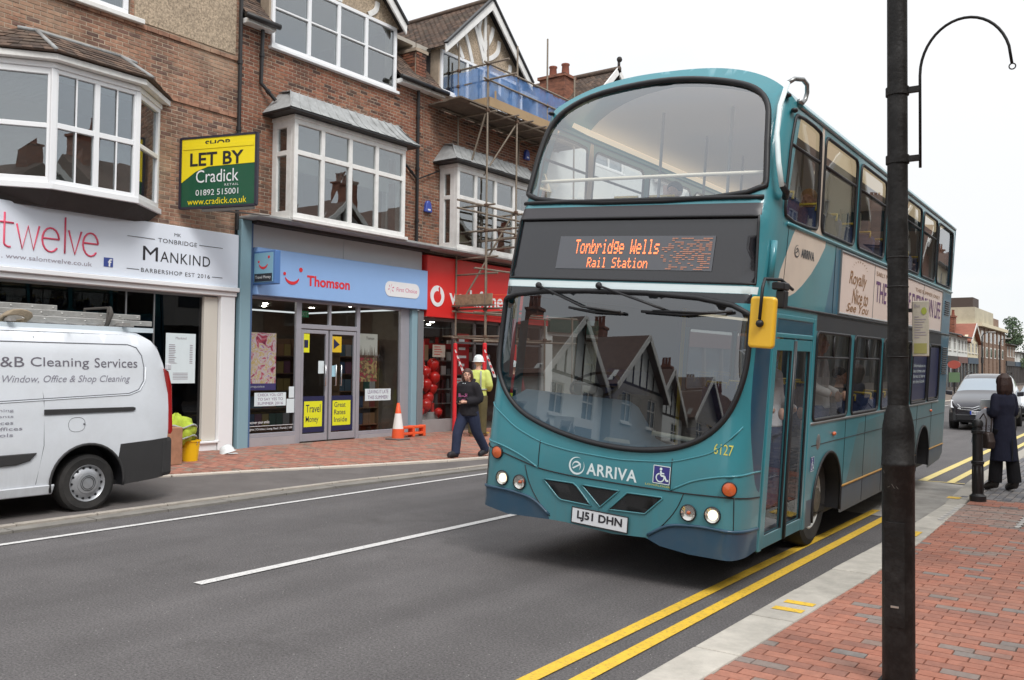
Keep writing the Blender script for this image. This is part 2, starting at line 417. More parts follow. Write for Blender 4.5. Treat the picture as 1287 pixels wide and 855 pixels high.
# ================================================================== GROUND
def slab(name, pts, z0, z1, mt, parent=None, **kw):
    mb = MB(); mb.prism([(x, y, z0) for x, y in pts], (0, 0, z1 - z0)); return mb.build(name, mt, parent, **kw)
def flat(name, pts, z, mt, parent=None, **kw):
    mb = MB(); mb.poly([(x, y, z) for x, y in pts]); o = mb.build(name, mt, parent, fix=False, **kw); return o
def roadmat():
    m = mat('asphalt', srgb(93, 90, 90), rough=.78, var=.16, vs=1.1, coord='World', spec=.35)
    N = m.node_tree.nodes; L = m.node_tree.links; p = N['Principled BSDF']
    g = N.new('ShaderNodeNewGeometry')
    # stone chippings
    v = N.new('ShaderNodeTexVoronoi'); v.inputs['Scale'].default_value = 95; L.new(g.outputs['Position'], v.inputs[0])
    z = N.new('ShaderNodeTexNoise'); z.inputs['Scale'].default_value = 60; z.inputs['Detail'].default_value = 4; z.inputs['Roughness'].default_value = .8; L.new(g.outputs['Position'], z.inputs[0])
    mr = N.new('ShaderNodeMapRange'); mr.inputs['From Min'].default_value = .3; mr.inputs['From Max'].default_value = .7; mr.inputs['To Min'].default_value = .3; mr.inputs['To Max'].default_value = 1.8; L.new(z.outputs[0], mr.inputs[0])
    # worn, darker wheel tracks and streaks along the street
    mp = N.new('ShaderNodeMapping'); mp.inputs['Scale'].default_value = (1.1, .05, 1); L.new(g.outputs['Position'], mp.inputs[0])
    s = N.new('ShaderNodeTexNoise'); s.inputs['Scale'].default_value = 1.4; s.inputs['Detail'].default_value = 6; L.new(mp.outputs[0], s.inputs[0])
    mr2 = N.new('ShaderNodeMapRange'); mr2.inputs['From Min'].default_value = .3; mr2.inputs['From Max'].default_value = .7; mr2.inputs['To Min'].default_value = .82; mr2.inputs['To Max'].default_value = 1.15; L.new(s.outputs[0], mr2.inputs[0])
    mm = N.new('ShaderNodeMath'); mm.operation = 'MULTIPLY'; L.new(mr.outputs[0], mm.inputs[0]); L.new(mr2.outputs[0], mm.inputs[1])
    old = p.inputs['Base Color'].links[0].from_socket
    mu = N.new('ShaderNodeVectorMath'); mu.operation = 'SCALE'; L.new(old, mu.inputs[0]); L.new(mm.outputs[0], mu.inputs['Scale']); src = mu.outputs[0]
    # bright chips, dark stains, and fine cracks
    v2 = N.new('ShaderNodeTexVoronoi'); v2.inputs['Scale'].default_value = 30; L.new(g.outputs['Position'], v2.inputs[0]); wn = N.new('ShaderNodeMath'); wn.operation = 'LESS_THAN'; wn.inputs[1].default_value = .11; L.new(v2.outputs['Distance'], wn.inputs[0])
    sp = N.new('ShaderNodeSeparateColor'); L.new(v2.outputs['Color'], sp.inputs[0]); gt = N.new('ShaderNodeMath'); gt.operation = 'GREATER_THAN'; gt.inputs[1].default_value = .9; L.new(sp.outputs[0], gt.inputs[0]); an = N.new('ShaderNodeMath'); an.operation = 'MULTIPLY'; L.new(wn.outputs[0], an.inputs[0]); L.new(gt.outputs[0], an.inputs[1])
    m1 = N.new('ShaderNodeMix'); m1.data_type = 'RGBA'; L.new(an.outputs[0], m1.inputs[0]); L.new(src, m1.inputs[6]); m1.inputs[7].default_value = (.5, .48, .46, 1); src = m1.outputs[2]
    s2 = N.new('ShaderNodeTexNoise'); s2.inputs['Scale'].default_value = .9; s2.inputs['Detail'].default_value = 9; s2.inputs['Roughness'].default_value = .72; L.new(g.outputs['Position'], s2.inputs[0]); r3 = N.new('ShaderNodeMapRange'); r3.inputs['From Min'].default_value = .56; r3.inputs['From Max'].default_value = .74; r3.inputs['To Max'].default_value = .55; L.new(s2.outputs[0], r3.inputs[0])
    m2 = N.new('ShaderNodeMix'); m2.data_type = 'RGBA'; L.new(r3.outputs[0], m2.inputs[0]); L.new(src, m2.inputs[6]); m2.inputs[7].default_value = (.045, .042, .04, 1); src = m2.outputs[2]
    wp = N.new('ShaderNodeTexNoise'); wp.inputs['Scale'].default_value = 1.3; wp.inputs['Detail'].default_value = 5; L.new(g.outputs['Position'], wp.inputs[0]); ad = N.new('ShaderNodeVectorMath'); ad.operation = 'MULTIPLY_ADD'; ad.inputs[1].default_value = (.9, .9, .9); L.new(wp.outputs['Color'], ad.inputs[0]); L.new(g.outputs['Position'], ad.inputs[2])
    v3 = N.new('ShaderNodeTexVoronoi'); v3.feature = 'DISTANCE_TO_EDGE'; v3.inputs['Scale'].default_value = .33; L.new(ad.outputs[0], v3.inputs[0]); lt = N.new('ShaderNodeMath'); lt.operation = 'LESS_THAN'; lt.inputs[1].default_value = .0022; L.new(v3.outputs['Distance'], lt.inputs[0]); q = N.new('ShaderNodeMath'); q.operation = 'MULTIPLY'; q.inputs[1].default_value = .0; L.new(lt.outputs[0], q.inputs[0])
    m3 = N.new('ShaderNodeMix'); m3.data_type = 'RGBA'; L.new(q.outputs[0], m3.inputs[0]); L.new(src, m3.inputs[6]); m3.inputs[7].default_value = (.03, .03, .03, 1); L.new(m3.outputs[2], p.inputs['Base Color'])
    b = N.new('ShaderNodeBump'); b.inputs['Strength'].default_value = .7; b.inputs['Distance'].default_value = .006; L.new(v.outputs['Distance'], b.inputs['Height']); L.new(b.outputs[0], p.inputs['Normal'])
    return m
asph = roadmat()
earth = mat('earth', (.12, .12, .09), rough=.95, var=.3, vs=.05, coord='World')
flat('ground', [(-1500, -1500), (1500, -1500), (1500, 1500), (-1500, 1500)], -.06, earth, kind='structure')
mb = MB()
ys = [-140, -40, -10, 0, 5, 10, 15, 20, 30, 50, 90, 150, 260]
for a, b in zip(ys, ys[1:]): mb.poly([(-13.9, a, 0), (-1.5, a, 0), (-1.5, b, 0), (-13.9, b, 0)])
road = mb.build('road', asph, fix=False, kind='structure')
bayasph = mat('bay_asphalt', srgb(106, 101, 99), rough=.85, var=.18, vs=2, coord='World', bump=.5, bs=150, spec=.3)

# painted markings -----------------------------------------------------------
def paintmat(name, c, wear=.45):
    m = mat(name, c, rough=.6, var=.12, vs=5, coord='World', bump=.3, bs=120)
    N = m.node_tree.nodes; L = m.node_tree.links; p = N['Principled BSDF']; g = N.new('ShaderNodeNewGeometry')
    z = N.new('ShaderNodeTexNoise'); z.inputs['Scale'].default_value = 38; z.inputs['Detail'].default_value = 8; z.inputs['Roughness'].default_value = .75; L.new(g.outputs['Position'], z.inputs[0])
    r = N.new('ShaderNodeMapRange'); r.inputs['From Min'].default_value = .5; r.inputs['From Max'].default_value = .64; r.inputs['To Max'].default_value = wear; L.new(z.outputs[0], r.inputs[0])
    mi = N.new('ShaderNodeMix'); mi.data_type = 'RGBA'; old = p.inputs['Base Color'].links[0].from_socket; L.new(r.outputs[0], mi.inputs[0]); L.new(old, mi.inputs[6]); mi.inputs[7].default_value = (.1, .095, .09, 1); L.new(mi.outputs[2], p.inputs['Base Color'])
    return m
yel = paintmat('yellow_paint', srgb(232, 190, 62)); wht = paintmat('white_paint', srgb(214, 212, 210))
yel2 = paintmat('pale_yellow_paint', srgb(222, 200, 120), .3)
def strip(name, x0, x1, ya, yb, mt, xe0=None, xe1=None, z=.008):
    xe0 = x0 if xe0 is None else xe0; xe1 = x1 if xe1 is None else xe1
    mb = MB(); n = max(1, int(abs(yb - ya) / 3)); w = .0025
    for i in range(n):
        a, b = i / n, (i + 1) / n
        ya_, yb_ = ya + (yb - ya) * a, ya + (yb - ya) * b
        mb.poly([(x0 + (xe0 - x0) * a, ya_, z), (x1 + (xe1 - x1) * a, ya_, z), (x1 + (xe1 - x1) * b, yb_, z), (x0 + (xe0 - x0) * b, yb_, z)])
    return mb.build(name, mt, fix=False, kind='structure')
strip('yellow_line', -2.755, -2.655, -30, 12.2, yel); strip('yellow_line', -2.975, -2.87, -30, 12.2, yel, -3.0, -2.9)
strip('yellow_line', -2.78, -2.66, 16.0, 130, yel2); strip('yellow_line', -3.2, -3.07, 16.0, 130, yel2)
for k in range(-3, 14):
    if k != 1: strip('centre_line', -6.42, -6.31, 4.46 + 9.0 * k, 8.94 + 9.0 * k, wht)
strip('edge_line', -9.36, -9.28, -40, 14, wht, -9.22, -9.13); strip('edge_line', -9.22, -9.13, 14, 60, wht)
# concrete apron between the two lengths of double yellow line
conc = mat('concrete', srgb(158, 154, 148), rough=.9, var=.22, vs=3, coord='World', bump=.5, bs=60, dirt=.5, ds=2)
flat('crossing_apron', [(-4.6, 12.3), (-2.3, 11.55), (-2.34, 15.7), (-4.6, 16.6)], .006, conc, kind='structure')
strip('marking', -3.2, -2.5, 15.92, 15.98, yel2, z=.012)
# right-hand pavement ----------------------------------------------------------
kerbm = mat('pale_kerb', srgb(190, 184, 174), rough=.85, var=.14, vs=5, coord='World', bump=.5, bs=120, dirt=.5, ds=4, dirtcol=(.2, .185, .16), orand=.09)
mortar = mat('sand_joint', srgb(120, 108, 98), rough=.95, var=.2, vs=8, coord='World')
slab('pavement', [(-2.0, -30), (6.5, -30), (6.5, 150), (-2.0, 150)], -.05, .106, mortar, kind='structure')
def kerbline(name, pts, w, z1, mt, n_len=.9, side=1, gap=.014, bev=.012):
    """kerb stones along a polyline of (x_outer, y, x_inner)"""
    root = None
    y = pts[0][1]; proto = {}
    ob0 = thing(name, '', '') if False else None
    k = 0; res = []
    while y < pts[-1][1] - .05:
        def at(yy):
            for a, b in zip(pts, pts[1:]):
                if a[1] <= yy <= b[1]:
                    t = (yy - a[1]) / (b[1] - a[1]); return (a[0] + (b[0] - a[0]) * t, a[2] + (b[2] - a[2]) * t)
            return (pts[-1][0], pts[-1][2])
        y2 = min(y + n_len, pts[-1][1]); a = at(y); b = at(y2); m = MB(); g = gap / 2
        m.prism([(a[0], y + g, -.05), (a[1], y + g, -.05), (b[1], y2 - g, -.05), (b[0], y2 - g, -.05)], (0, 0, z1 + .05 + random.uniform(-.002, .002)))
        res.append(m); y = y2
    return res
pavR = bpy.data.objects['pavement']
for i, m in enumerate(kerbline('kerb', [(-2.36, -12, -2.1), (-2.3, 4.3, -2.03), (-2.26, 7.6, -1.92), (-2.2, 9.4, -1.9), (-2.2, 12.6, -1.98)], .3, .12, kerbm)):
    m.build('kerb_stone', kerbm, pavR, bevel=.012, seg=2)
greyk = mat('grey_kerb', srgb(176, 170, 160), rough=.85, var=.15, vs=4, coord='World', bump=.4, bs=80, dirt=.4, ds=4)
for i, m in enumerate(kerbline('kerb', [(-2.22, 12.6, -2.0), (-2.4, 16, -2.16), (-2.45, 60, -2.2)], .25, .12, greyk)):
    m.build('kerb_stone', greyk, pavR, bevel=.012, seg=1)
pv_red = tintmat('red_paver', [(0, srgb(150, 104, 90)), (.3, srgb(164, 110, 92)), (.6, srgb(176, 118, 98)), (.82, srgb(168, 108, 88)), (.84, srgb(148, 128, 118)), (1, srgb(130, 124, 120))], rough=.8, mott=.12, ms=22, stain=.3, staincol=srgb(160, 132, 116), ss=1.3, stain2=.3, bump=.4, bs=110)
pv_grey = tintmat('grey_paver', [(0, srgb(98, 98, 104)), (.5, srgb(118, 116, 118)), (1, srgb(140, 134, 130))], rough=.8, mott=.15, ms=20, stain=.3, staincol=srgb(150, 142, 136), ss=1.1, bump=.4, bs=100)
lamp_xy = (-1.13, 5.14)
def edgeR(y):
    if y < 4.3: return -2.1 + (y + 12) / 16.3 * .07
    if y < 7.6: return -2.03 + (y - 4.3) / 3.3 * .11
    if y < 9.4: return -1.92 + (y - 7.6) / 1.8 * .02
    return -1.90 - max(0, y - 9.4) / 3.2 * .08
def inR(u, v):
    x, y = -2.1 + u, 3.0 + v
    if (x - lamp_xy[0]) ** 2 + (y - lamp_xy[1]) ** 2 < .004: return False
    if -2.03 < x < -1.22 and 11.1 < y < 12.68: return False
    return True
bricks('paver', pavR, (-2.1, 3.0, .106), (1, 0, 0), (0, 1, 0), (0, 0, 1), 5.2, 10.3, pv_red, bl=.2, bh=.1, joint=.005, depth=.013, inside=inR, nobj=300, jit=.0008, seed=3, minu=.012, umin=lambda v: edgeR(3.0 + v) + .008 + 2.1)
bricks('paver', pavR, (-2.16, 13.36, .106), (0, 1, 0), (1, 0, 0), (0, 0, 1), 24, 4.4, pv_grey, bl=.2, bh=.1, joint=.008, depth=.012, nobj=120, jit=.0015, seed=4)
# recessed manhole cover filled with pavers, in a bright metal frame
steel = mat('dull_steel', srgb(165, 160, 155), rough=.5, metal=.4, var=.3, vs=12, bump=.3)
mh = thing('manhole_cover', 'rectangular manhole cover inlaid with brick pavers between the lamp post and the bollard', 'manhole cover', (-1.62, 11.88, .1))
mb = MB()
for x in (-.385, .385): mb.box(x - .02, x + .02, -.76, .76, 0, .021)
for y in (-.75, -.28, .28, .75): mb.box(-.36, .36, y - .009, y + .009, 0, .02)
mb.build('frame', steel, mh)
mb = MB(); rr = random.Random(5)
for i in range(9):
    for s in (-1, 1): mb.box(s * .385 - .035, s * .385 + .035, -.7 + i * .175, -.7 + i * .175 + .05, .0215, .0235)
mb.build('frame_lug', mat('bright_mortar', srgb(205, 200, 195), rough=.8), mh)
bricks('paver', mh, (-.36, -.74, .004), (1, 0, 0), (0, 1, 0), (0, 0, 1), .72, 1.48, tintmat('worn_paver', [(0, srgb(150, 122, 112)), (.5, srgb(166, 136, 124)), (1, srgb(150, 134, 126))], mott=.2, ms=14, stain=.3, ss=2), bl=.2, bh=.1, joint=.008, depth=.01, nobj=300, jit=.001, seed=6)
for (x0, x1, y0, y1) in ((-2.21, -2.0, 6.22, 6.31), (-2.2, -1.99, 6.44, 6.53), (-2.24, -1.99, 9.84, 10.15), (-2.28, -2.12, 13.1, 13.3)):
    flat('kerb_marking', [(x0, y0), (x1, y0), (x1, y1), (x0, y1)], .1255, yel, kind='structure')
# left-hand bay kerb and pavement -----------------------------------------------
grk = mat('granite_kerb', srgb(168, 160, 150), rough=.85, var=.2, vs=5, coord='World', bump=.5, bs=70, dirt=.35, ds=3)
chan = mat('channel_concrete', srgb(128, 124, 118), rough=.9, var=.25, vs=3, coord='World', bump=.6, bs=50)
kb = MB()
for m in kerbline('k', [(-9.95, -40, -9.72), (-10.0, 9, -9.76), (-9.72, 12.6, -9.5), (-9.6, 20, -9.4), (-9.6, 60, -9.4)], .2, .03, chan, n_len=.91): kb.add(m.v, m.f)
kr = kb.build('kerb', chan, kind='structure')
for m in kerbline('k', [(-10.06, 2, -9.955), (-10.09, 9, -10.0), (-9.8, 12.6, -9.725), (-9.68, 20, -9.6)], .1, .055, grk, n_len=.91): m.build('kerb_stone', grk, kr, bevel=.008)
# bay edge: pavement edge runs diagonally
EDGE = [(-13.25, -60), (-13.25, 6.0), (-12.9, 7.0), (-12.12, 8.0), (-11.79, 8.98), (-11.29, 10.18), (-10.45, 12.46), (-10.2, 13.56), (-10.12, 16), (-10.1, 60), (-10.1, 160)]
mb = MB()
for a, b in zip(EDGE, EDGE[1:]):
    if b[1] <= 60: mb.poly([(a[0], a[1], .09), (-10.0 if a[0] < -10.3 else -9.75, a[1], .006), (-10.0 if b[0] < -10.3 else -9.75, b[1], .006), (b[0], b[1], .09)])
mb.build('parking_bay', bayasph, fix=False, kind='structure')
mb = MB()
for a, b in zip(EDGE, EDGE[1:]): mb.prism([(-16, a[1], -.05), (a[0], a[1], -.05), (b[0], b[1], -.05), (-16, b[1], -.05)], (0, 0, .156))
pavL = mb.build('pavement', mortar, kind='structure')
palek = mat('pale_edging', srgb(200, 190, 178), rough=.8, var=.12, vs=4, coord='World', bump=.3, bs=80)
for a, b in zip(EDGE[:-1], EDGE[1:-1] + [EDGE[-2]]):
    L_ = hypot(b[0] - a[0], b[1] - a[1])
    if L_ < .01 or b[1] < -5 or a[1] > 40: continue
    a = (a[0], max(a[1], -5)); L_ = hypot(b[0] - a[0], b[1] - a[1]); n = max(1, int(L_ / .9)); d = Vector((b[0] - a[0], b[1] - a[1], 0)) / L_; nn = Vector((d.y, -d.x, 0))
    for i in range(n):
        p = Vector((a[0], a[1], 0)) + d * (L_ * i / n + .003); q = Vector((a[0], a[1], 0)) + d * (L_ * (i + 1) / n - .003)
        m = MB(); m.prism([p - nn * .06, p + nn * .06, q + nn * .06, q - nn * .06], (0, 0, .118)); m.build('kerb_stone', palek, pavL, bevel=.01)
def edgex(y):
    for a, b in zip(EDGE, EDGE[1:]):
        if a[1] <= y <= b[1]: return a[0] + (b[0] - a[0]) * (y - a[1]) / (b[1] - a[1])
    return -10.1
pv_red2 = tintmat('left_paver', [(0, srgb(140, 100, 88)), (.4, srgb(170, 116, 98)), (.75, srgb(180, 122, 104)), (.8, srgb(142, 124, 112)), (1, srgb(150, 132, 118))], rough=.85, mott=.15, ms=9, stain=.4, staincol=srgb(150, 130, 116), ss=.8, stain2=.2, bump=.4)
bricks('paver', pavL, (-14.98, 4.5, .106), (1, 0, 0), (0, 1, 0), (0, 0, 1), 5, 19, pv_red2, bl=.2, bh=.1, joint=.008, depth=.014, inside=lambda u, v: -14.98 + u < edgex(4.5 + v) - .05, nobj=300, jit=.0015, seed=8)
# ================================================================== BUILDINGS
FX = -15.0
white = mat('white_upvc', srgb(240, 241, 243), rough=.35, var=.03, vs=3, dirt=.12, ds=3, dirtcol=(.35, .33, .3))
oldwhite = mat('old_white_timber', srgb(234, 233, 230), rough=.6, var=.06, vs=6, dirt=.3, ds=4, dirtcol=(.3, .27, .24), bump=.2)
pane_g = glassmat('window_glass', (.66, .7, .7), 2.7, wave=.03)
shop_g = glassmat('shop_glass', (.74, .77, .77), 1.45, wave=.02)
dark = mat('dark_interior', srgb(70, 66, 62), rough=.9, var=.2, vs=.8)
black = mat('black_paint', srgb(34, 33, 34), rough=.45, var=.2, vs=8, bump=.15, bs=40)
slate = mat('lead_grey', srgb(160, 162, 162), rough=.6, var=.25, vs=5, bump=.4, bs=25, dirt=.4, ds=4)
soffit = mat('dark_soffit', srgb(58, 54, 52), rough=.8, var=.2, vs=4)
brickA = tintmat('brick_orange', [(0, srgb(104, 80, 72)), (.12, srgb(124, 92, 80)), (.16, srgb(142, 106, 88)), (.7, srgb(156, 114, 92)), (1, srgb(168, 128, 106))], mott=.28, ms=11, stain=.75, staincol=srgb(184, 162, 138), ss=.7, stain2=.8)
brickB = tintmat('brick_red', [(0, srgb(78, 58, 52)), (.14, srgb(96, 66, 56)), (.2, srgb(126, 82, 65)), (.7, srgb(140, 88, 68)), (1, srgb(152, 104, 80))], mott=.28, ms=11, stain=.4, staincol=srgb(164, 134, 110), ss=.9, stain2=.75)
mortA = mat('mortar_pale', srgb(182, 164, 144), rough=.95, var=.3, vs=3, coord='World', dirt=.6, ds=1.3)
mortB = mat('mortar_grey', srgb(172, 156, 138), rough=.95, var=.3, vs=3, coord='World', dirt=.7, ds=1.2)
tilem = tintmat('roof_tile', [(0, srgb(74, 62, 56)), (.5, srgb(98, 82, 72)), (1, srgb(120, 98, 84))], mott=.25, ms=9, stain=.4, staincol=srgb(92, 90, 78), ss=2.2, stain2=.4, bump=.5)
pebm = mat('pebbledash', srgb(176, 158, 136), rough=.95, var=.75, vs=26, coord='World', bump=1.0, bs=70, dirt=.4, ds=1.5, dirtcol=(.12, .1, .08))
def window(parent, name, P0, P1, z0, z1, cols, transoms=(), fw=.06, mw=.05, d=.07, mt=None, gm=None, thin=(), sill=True, panes=True, out=None, tw=None, glz=.02):
    """glazed window on the vertical plane from P0 to P1 (plan points). cols: mullion positions 0..1; thin: (u, z0, z1) slim bars"""
    mt = mt or white; gm = gm or pane_g
    P0 = Vector((P0[0], P0[1], 0)); P1 = Vector((P1[0], P1[1], 0)); L = (P1 - P0).length; u = (P1 - P0) / L
    n = Vector((u.y, -u.x, 0))           # points to +X when the window runs along +Y
    mb = MB(); F = lambda a, b, c: P0 + u * a + n * c + Vector((0, 0, b))
    def rect(a0, a1, b0, b1, c0, c1): mb.add([F(a0, b0, c0), F(a1, b0, c0), F(a1, b1, c0), F(a0, b1, c0), F(a0, b0, c1), F(a1, b0, c1), F(a1, b1, c1), F(a0, b1, c1)], [(0, 3, 2, 1), (4, 5, 6, 7), (0, 1, 5, 4), (1, 2, 6, 5), (2, 3, 7, 6), (3, 0, 4, 7)])
    rect(0, L, z0, z0 + fw, -d, 0); rect(0, L, z1 - fw, z1, -d, 0); rect(0, fw, z0 + fw, z1 - fw, -d, 0); rect(L - fw, L, z0 + fw, z1 - fw, -d, 0)
    xs = [0, *[c * L for c in cols], L]; zs = [z0, *transoms, z1]; tw = tw or mw
    for c in xs[1:-1]: rect(c - mw / 2, c + mw / 2, z0 + fw, z1 - fw, -d, -.001)
    for t in zs[1:-1]:
        for i in range(len(xs) - 1):
            a = xs[i] + (fw if i == 0 else mw / 2); b = xs[i + 1] - (fw if i == len(xs) - 2 else mw / 2)
            rect(a, b, t - tw / 2, t + tw / 2, -d, -.002)
    for (c, b0, b1) in thin: rect(c * L - .012, c * L + .012, b0, b1, -.04, -.008)
    if sill: rect(-.05, L + .05, z0 - .07, z0 - .001, -d, .06)
    w = mb.build(name, mt, parent, bevel=.006, seg=1)
    if panes:
        for i in range(len(xs) - 1):
            for j in range(len(zs) - 1):
                a = xs[i] + mw / 2; b = xs[i + 1] - mw / 2; c = zs[j] + mw / 2; e = zs[j + 1] - mw / 2
                # casement frame inside each light
                m2 = MB(); tl = random.uniform(-.004, .004); tk = random.uniform(-.004, .004)
                m2.add([F(a, c, -.045 + tl), F(b, c, -.045), F(b, e, -.045 + tk), F(a, e, -.045)], [(0, 1, 2), (0, 2, 3)])
                m2.add([F(a, c, -.051 + tl), F(b, c, -.051), F(b, e, -.051 + tk), F(a, e, -.051)], [(0, 2, 1), (0, 3, 2)])
                m2.build('pane', gm, w, fix=False)
    return w
def tileroof(parent, o, ud, vd, U, V, nobj=0, inside=None, name='roof_tile', seed=1, mt=None):
    """plain tiles on a slope: courses along ud, climbing along vd"""
    ud = Vector(ud).normalized(); vd = Vector(vd).normalized(); nd = ud.cross(vd).normalized(); o = Vector(o)
    rnd = random.Random(seed); mb = MB(); W_, G = .168, .105
    for j in range(int(V / G)):
        sh = -W_ / 2 if j % 2 else 0
        for i in range(int(U / W_) + 1):
            a = max(0, i * W_ + sh); b = min(U, i * W_ + sh + W_ - .006)
            if b - a < .03: continue
            if inside and not inside((a + b) / 2, j * G): continue
            l = rnd.uniform(.008, .018); q = o + vd * (j * G)
            mb.add([q + ud * a + nd * l, q + ud * b + nd * (l + rnd.uniform(-.003, .003)), q + ud * b + vd * (G + .02) + nd * .002, q + ud * a + vd * (G + .02) + nd * .002, q + ud * a - nd * .004, q + ud * b - nd * .004],
                   [(0, 1, 2, 3), (4, 5, 1, 0), (4, 0, 3), (5, 2, 1)], 0, rnd.random())
    return mb.build(name, mt or tilem, parent, tint=True, fix=False, kind='stuff')
def pipe(parent, pts, r=.04, name='drainpipe', mt=None):
    mb = MB(); mb.path(pts, r, 8)
    for a, b in zip(pts, pts[1:]):
        a = Vector(a); b = Vector(b); k = int((b - a).length / 1.6)
        for i in range(k + 1):
            p = a + (b - a) * ((i + .5) / (k + 1)); d = (b - a).normalized(); mb.tube(p - d * .04, p + d * .04, r * 1.35, 8)
    return mb.build(name, mt or black, parent, smooth=True, auto=40)
# ---------------------------------------------------------------- unit 1 (salon and barber)
def unit1():
    B = thing('building', 'orange brick building with a splayed white bay window and pebbledash panel above the barbershop', 'building', (0, 0, 0))
    y0, y1 = 2.2, 11.24
    holes = [(6.45, 9.45, 4.75, 6.6), (4.8, 8.85, 8.05, 9.7)]
    mb = MB(); cutwall(mb, FX - .006, .28, y0, y1, 4.35, 11.5, holes)
    mb.box(FX - .3, FX - .02, y0, 4.6, .1, 4.35)
    mb.build('wall', mortA, B)
    bh = [(h[0] - y0, h[1] - y0, h[2] - 4.35, h[3] - 4.35) for h in holes] + [(8.93 - y0, 11.14 - y0, 8.04 - 4.35, 7)]
    bricks('brick', B, (FX - .006, y0, 4.35), (0, 1, 0), (0, 0, 1), (1, 0, 0), y1 - y0, 5.4, brickA, depth=.006, joint=.013, holes=bh, nobj=300, seed=11)
    # belt courses
    for z in (6.8, 7.96):
        mb = MB(); rnd = random.Random(int(z * 10))
        y = y0
        while y < y1 - .1:
            mb.box(FX - .01, FX + .035 + rnd.uniform(-.004, .004), y + .004, min(y + .22, y1), z - .035, z + .03, 0, rnd.random()); y += .225
        mb.build('belt_course', brickA, B, tint=True, kind='stuff')
    mb = MB(); mb.box(FX - .05, FX + .012, 8.94, 11.13, 8.05, 11.3); mb.build('pebbledash_panel', pebm, B)
    # top window
    window(B, 'window', (FX + .03, 4.85), (FX + .03, 8.8), 8.08, 9.75, [.22, .44, .62, .8], [], fw=.09, mw=.07, d=.12)
    mb = MB(); mb.box(FX - .02, FX + .12, 4.7, 9.08, 7.98, 8.07); mb.build('window_sill', oldwhite, B, bevel=.01)
    # bay
    P = [(FX, 6.3), (-14.35, 7.2), (-14.35, 8.66), (FX, 9.5)]
    zb, zt, tr = 4.68, 6.54, 5.63
    for i, (a, b) in enumerate(zip(P, P[1:])):
        if i == 1: w = window(B, 'bay_window', a, b, zb, zt, [.5], [tr], fw=.07, mw=.09, thin=[(.26, zb + .06, zt - .06), (.745, zb + .06, zt - .06)], sill=False)
        else: w = window(B, 'bay_window', a, b, zb, zt, [], [tr - (.0 if i else .02)], fw=.1 if i == 0 else .09, mw=.08, sill=False)
    # corner posts, head beam and sill follow the splayed plan
    def ring(P, off, z0, z1, name, mt, bev=.006):
        q = [Vector((x, y, 0)) for x, y in P]; out = []
        for i, p in enumerate(q):
            if i == 0: d = (q[1] - q[0]).normalized(); n = Vector((d.y, -d.x, 0)); out.append(p + n * off / max(.3, n.x) * 1.0 if False else Vector((p.x, p.y - off * 1.3, 0)))
            elif i == len(q) - 1: out.append(Vector((p.x, p.y + off * 1.3, 0)))
            else:
                d1 = (q[i] - q[i - 1]).normalized(); d2 = (q[i + 1] - q[i]).normalized(); n1 = Vector((d1.y, -d1.x, 0)); n2 = Vector((d2.y, -d2.x, 0)); m = (n1 + n2).normalized(); out.append(p + m * off / m.dot(n1))
        mb = MB(); mb.prism([(v.x, v.y, z0) for v in out], (0, 0, z1 - z0)); return mb.build(name, mt, B, bevel=bev)
    ring(P, .03, zt + .002, zt + .09, 'bay_head', white); ring(P, .16, zt + .1, zt + .2, 'bay_cornice', oldwhite)
    ring(P, .05, zb - .1, zb - .002, 'bay_sill', white)
    for (x, y) in P[1:3]: mb = MB(); mb.box(x - .1, x + .015, y - .05, y + .05, zb, zt); mb.build('bay_post', white, B, bevel=.01)
    # base of bay: dark tapering soffit
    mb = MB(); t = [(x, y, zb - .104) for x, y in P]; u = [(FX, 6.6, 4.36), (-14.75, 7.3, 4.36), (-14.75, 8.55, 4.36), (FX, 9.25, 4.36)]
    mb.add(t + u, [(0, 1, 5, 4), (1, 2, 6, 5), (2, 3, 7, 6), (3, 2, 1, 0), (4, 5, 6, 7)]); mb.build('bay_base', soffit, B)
    # hipped tiled roof over the bay
    E = [(FX, 6.08, 6.76), (-14.12, 7.1, 6.76), (-14.12, 8.78, 6.76), (FX, 9.75, 6.76)]; T = [(FX, 6.9, 7.24), (FX, 7.2, 7.28), (FX, 8.7, 7.28), (FX, 9.0, 7.24)]
    mb = MB(); mb.add(E + T, [(0, 1, 5, 4), (1, 2, 6, 5), (2, 3, 7, 6), (0, 3, 2, 1)]); mb.build('bay_roof', tilem, B, tint=True)
    def strip_tiles(A, Bp, C, D, seed):      # eave A->B, top D->C
        rnd = random.Random(seed); mb = MB(); A, Bp, C, D = map(Vector, (A, Bp, C, D)); rows = 6
        nd = (Bp - A).cross(D - A).normalized()
        if nd.z < 0: nd = -nd
        for j in range(rows):
            a0 = A.lerp(D, j / rows); a1 = Bp.lerp(C, j / rows); b0 = A.lerp(D, (j + 1.15) / rows); b1 = Bp.lerp(C, (j + 1.15) / rows); n = max(2, int((a1 - a0).length / .165))
            for i in range(n):
                s, e = i / n, (i + .96) / n; l = rnd.uniform(.01, .024)
                mb.add([a0.lerp(a1, s) + nd * l, a0.lerp(a1, e) + nd * l, b0.lerp(b1, e) + nd * .004, b0.lerp(b1, s) + nd * .004, a0.lerp(a1, s), a0.lerp(a1, e)], [(0, 1, 2, 3), (4, 5, 1, 0)], 0, rnd.random())
        mb.build('roof_tile', tilem, B, tint=True, fix=False, kind='stuff')
    strip_tiles(E[0], E[1], T[1], T[0], 1); strip_tiles(E[1], E[2], T[2], T[1], 2); strip_tiles(E[2], E[3], T[3], T[2], 3)
    mb = MB()
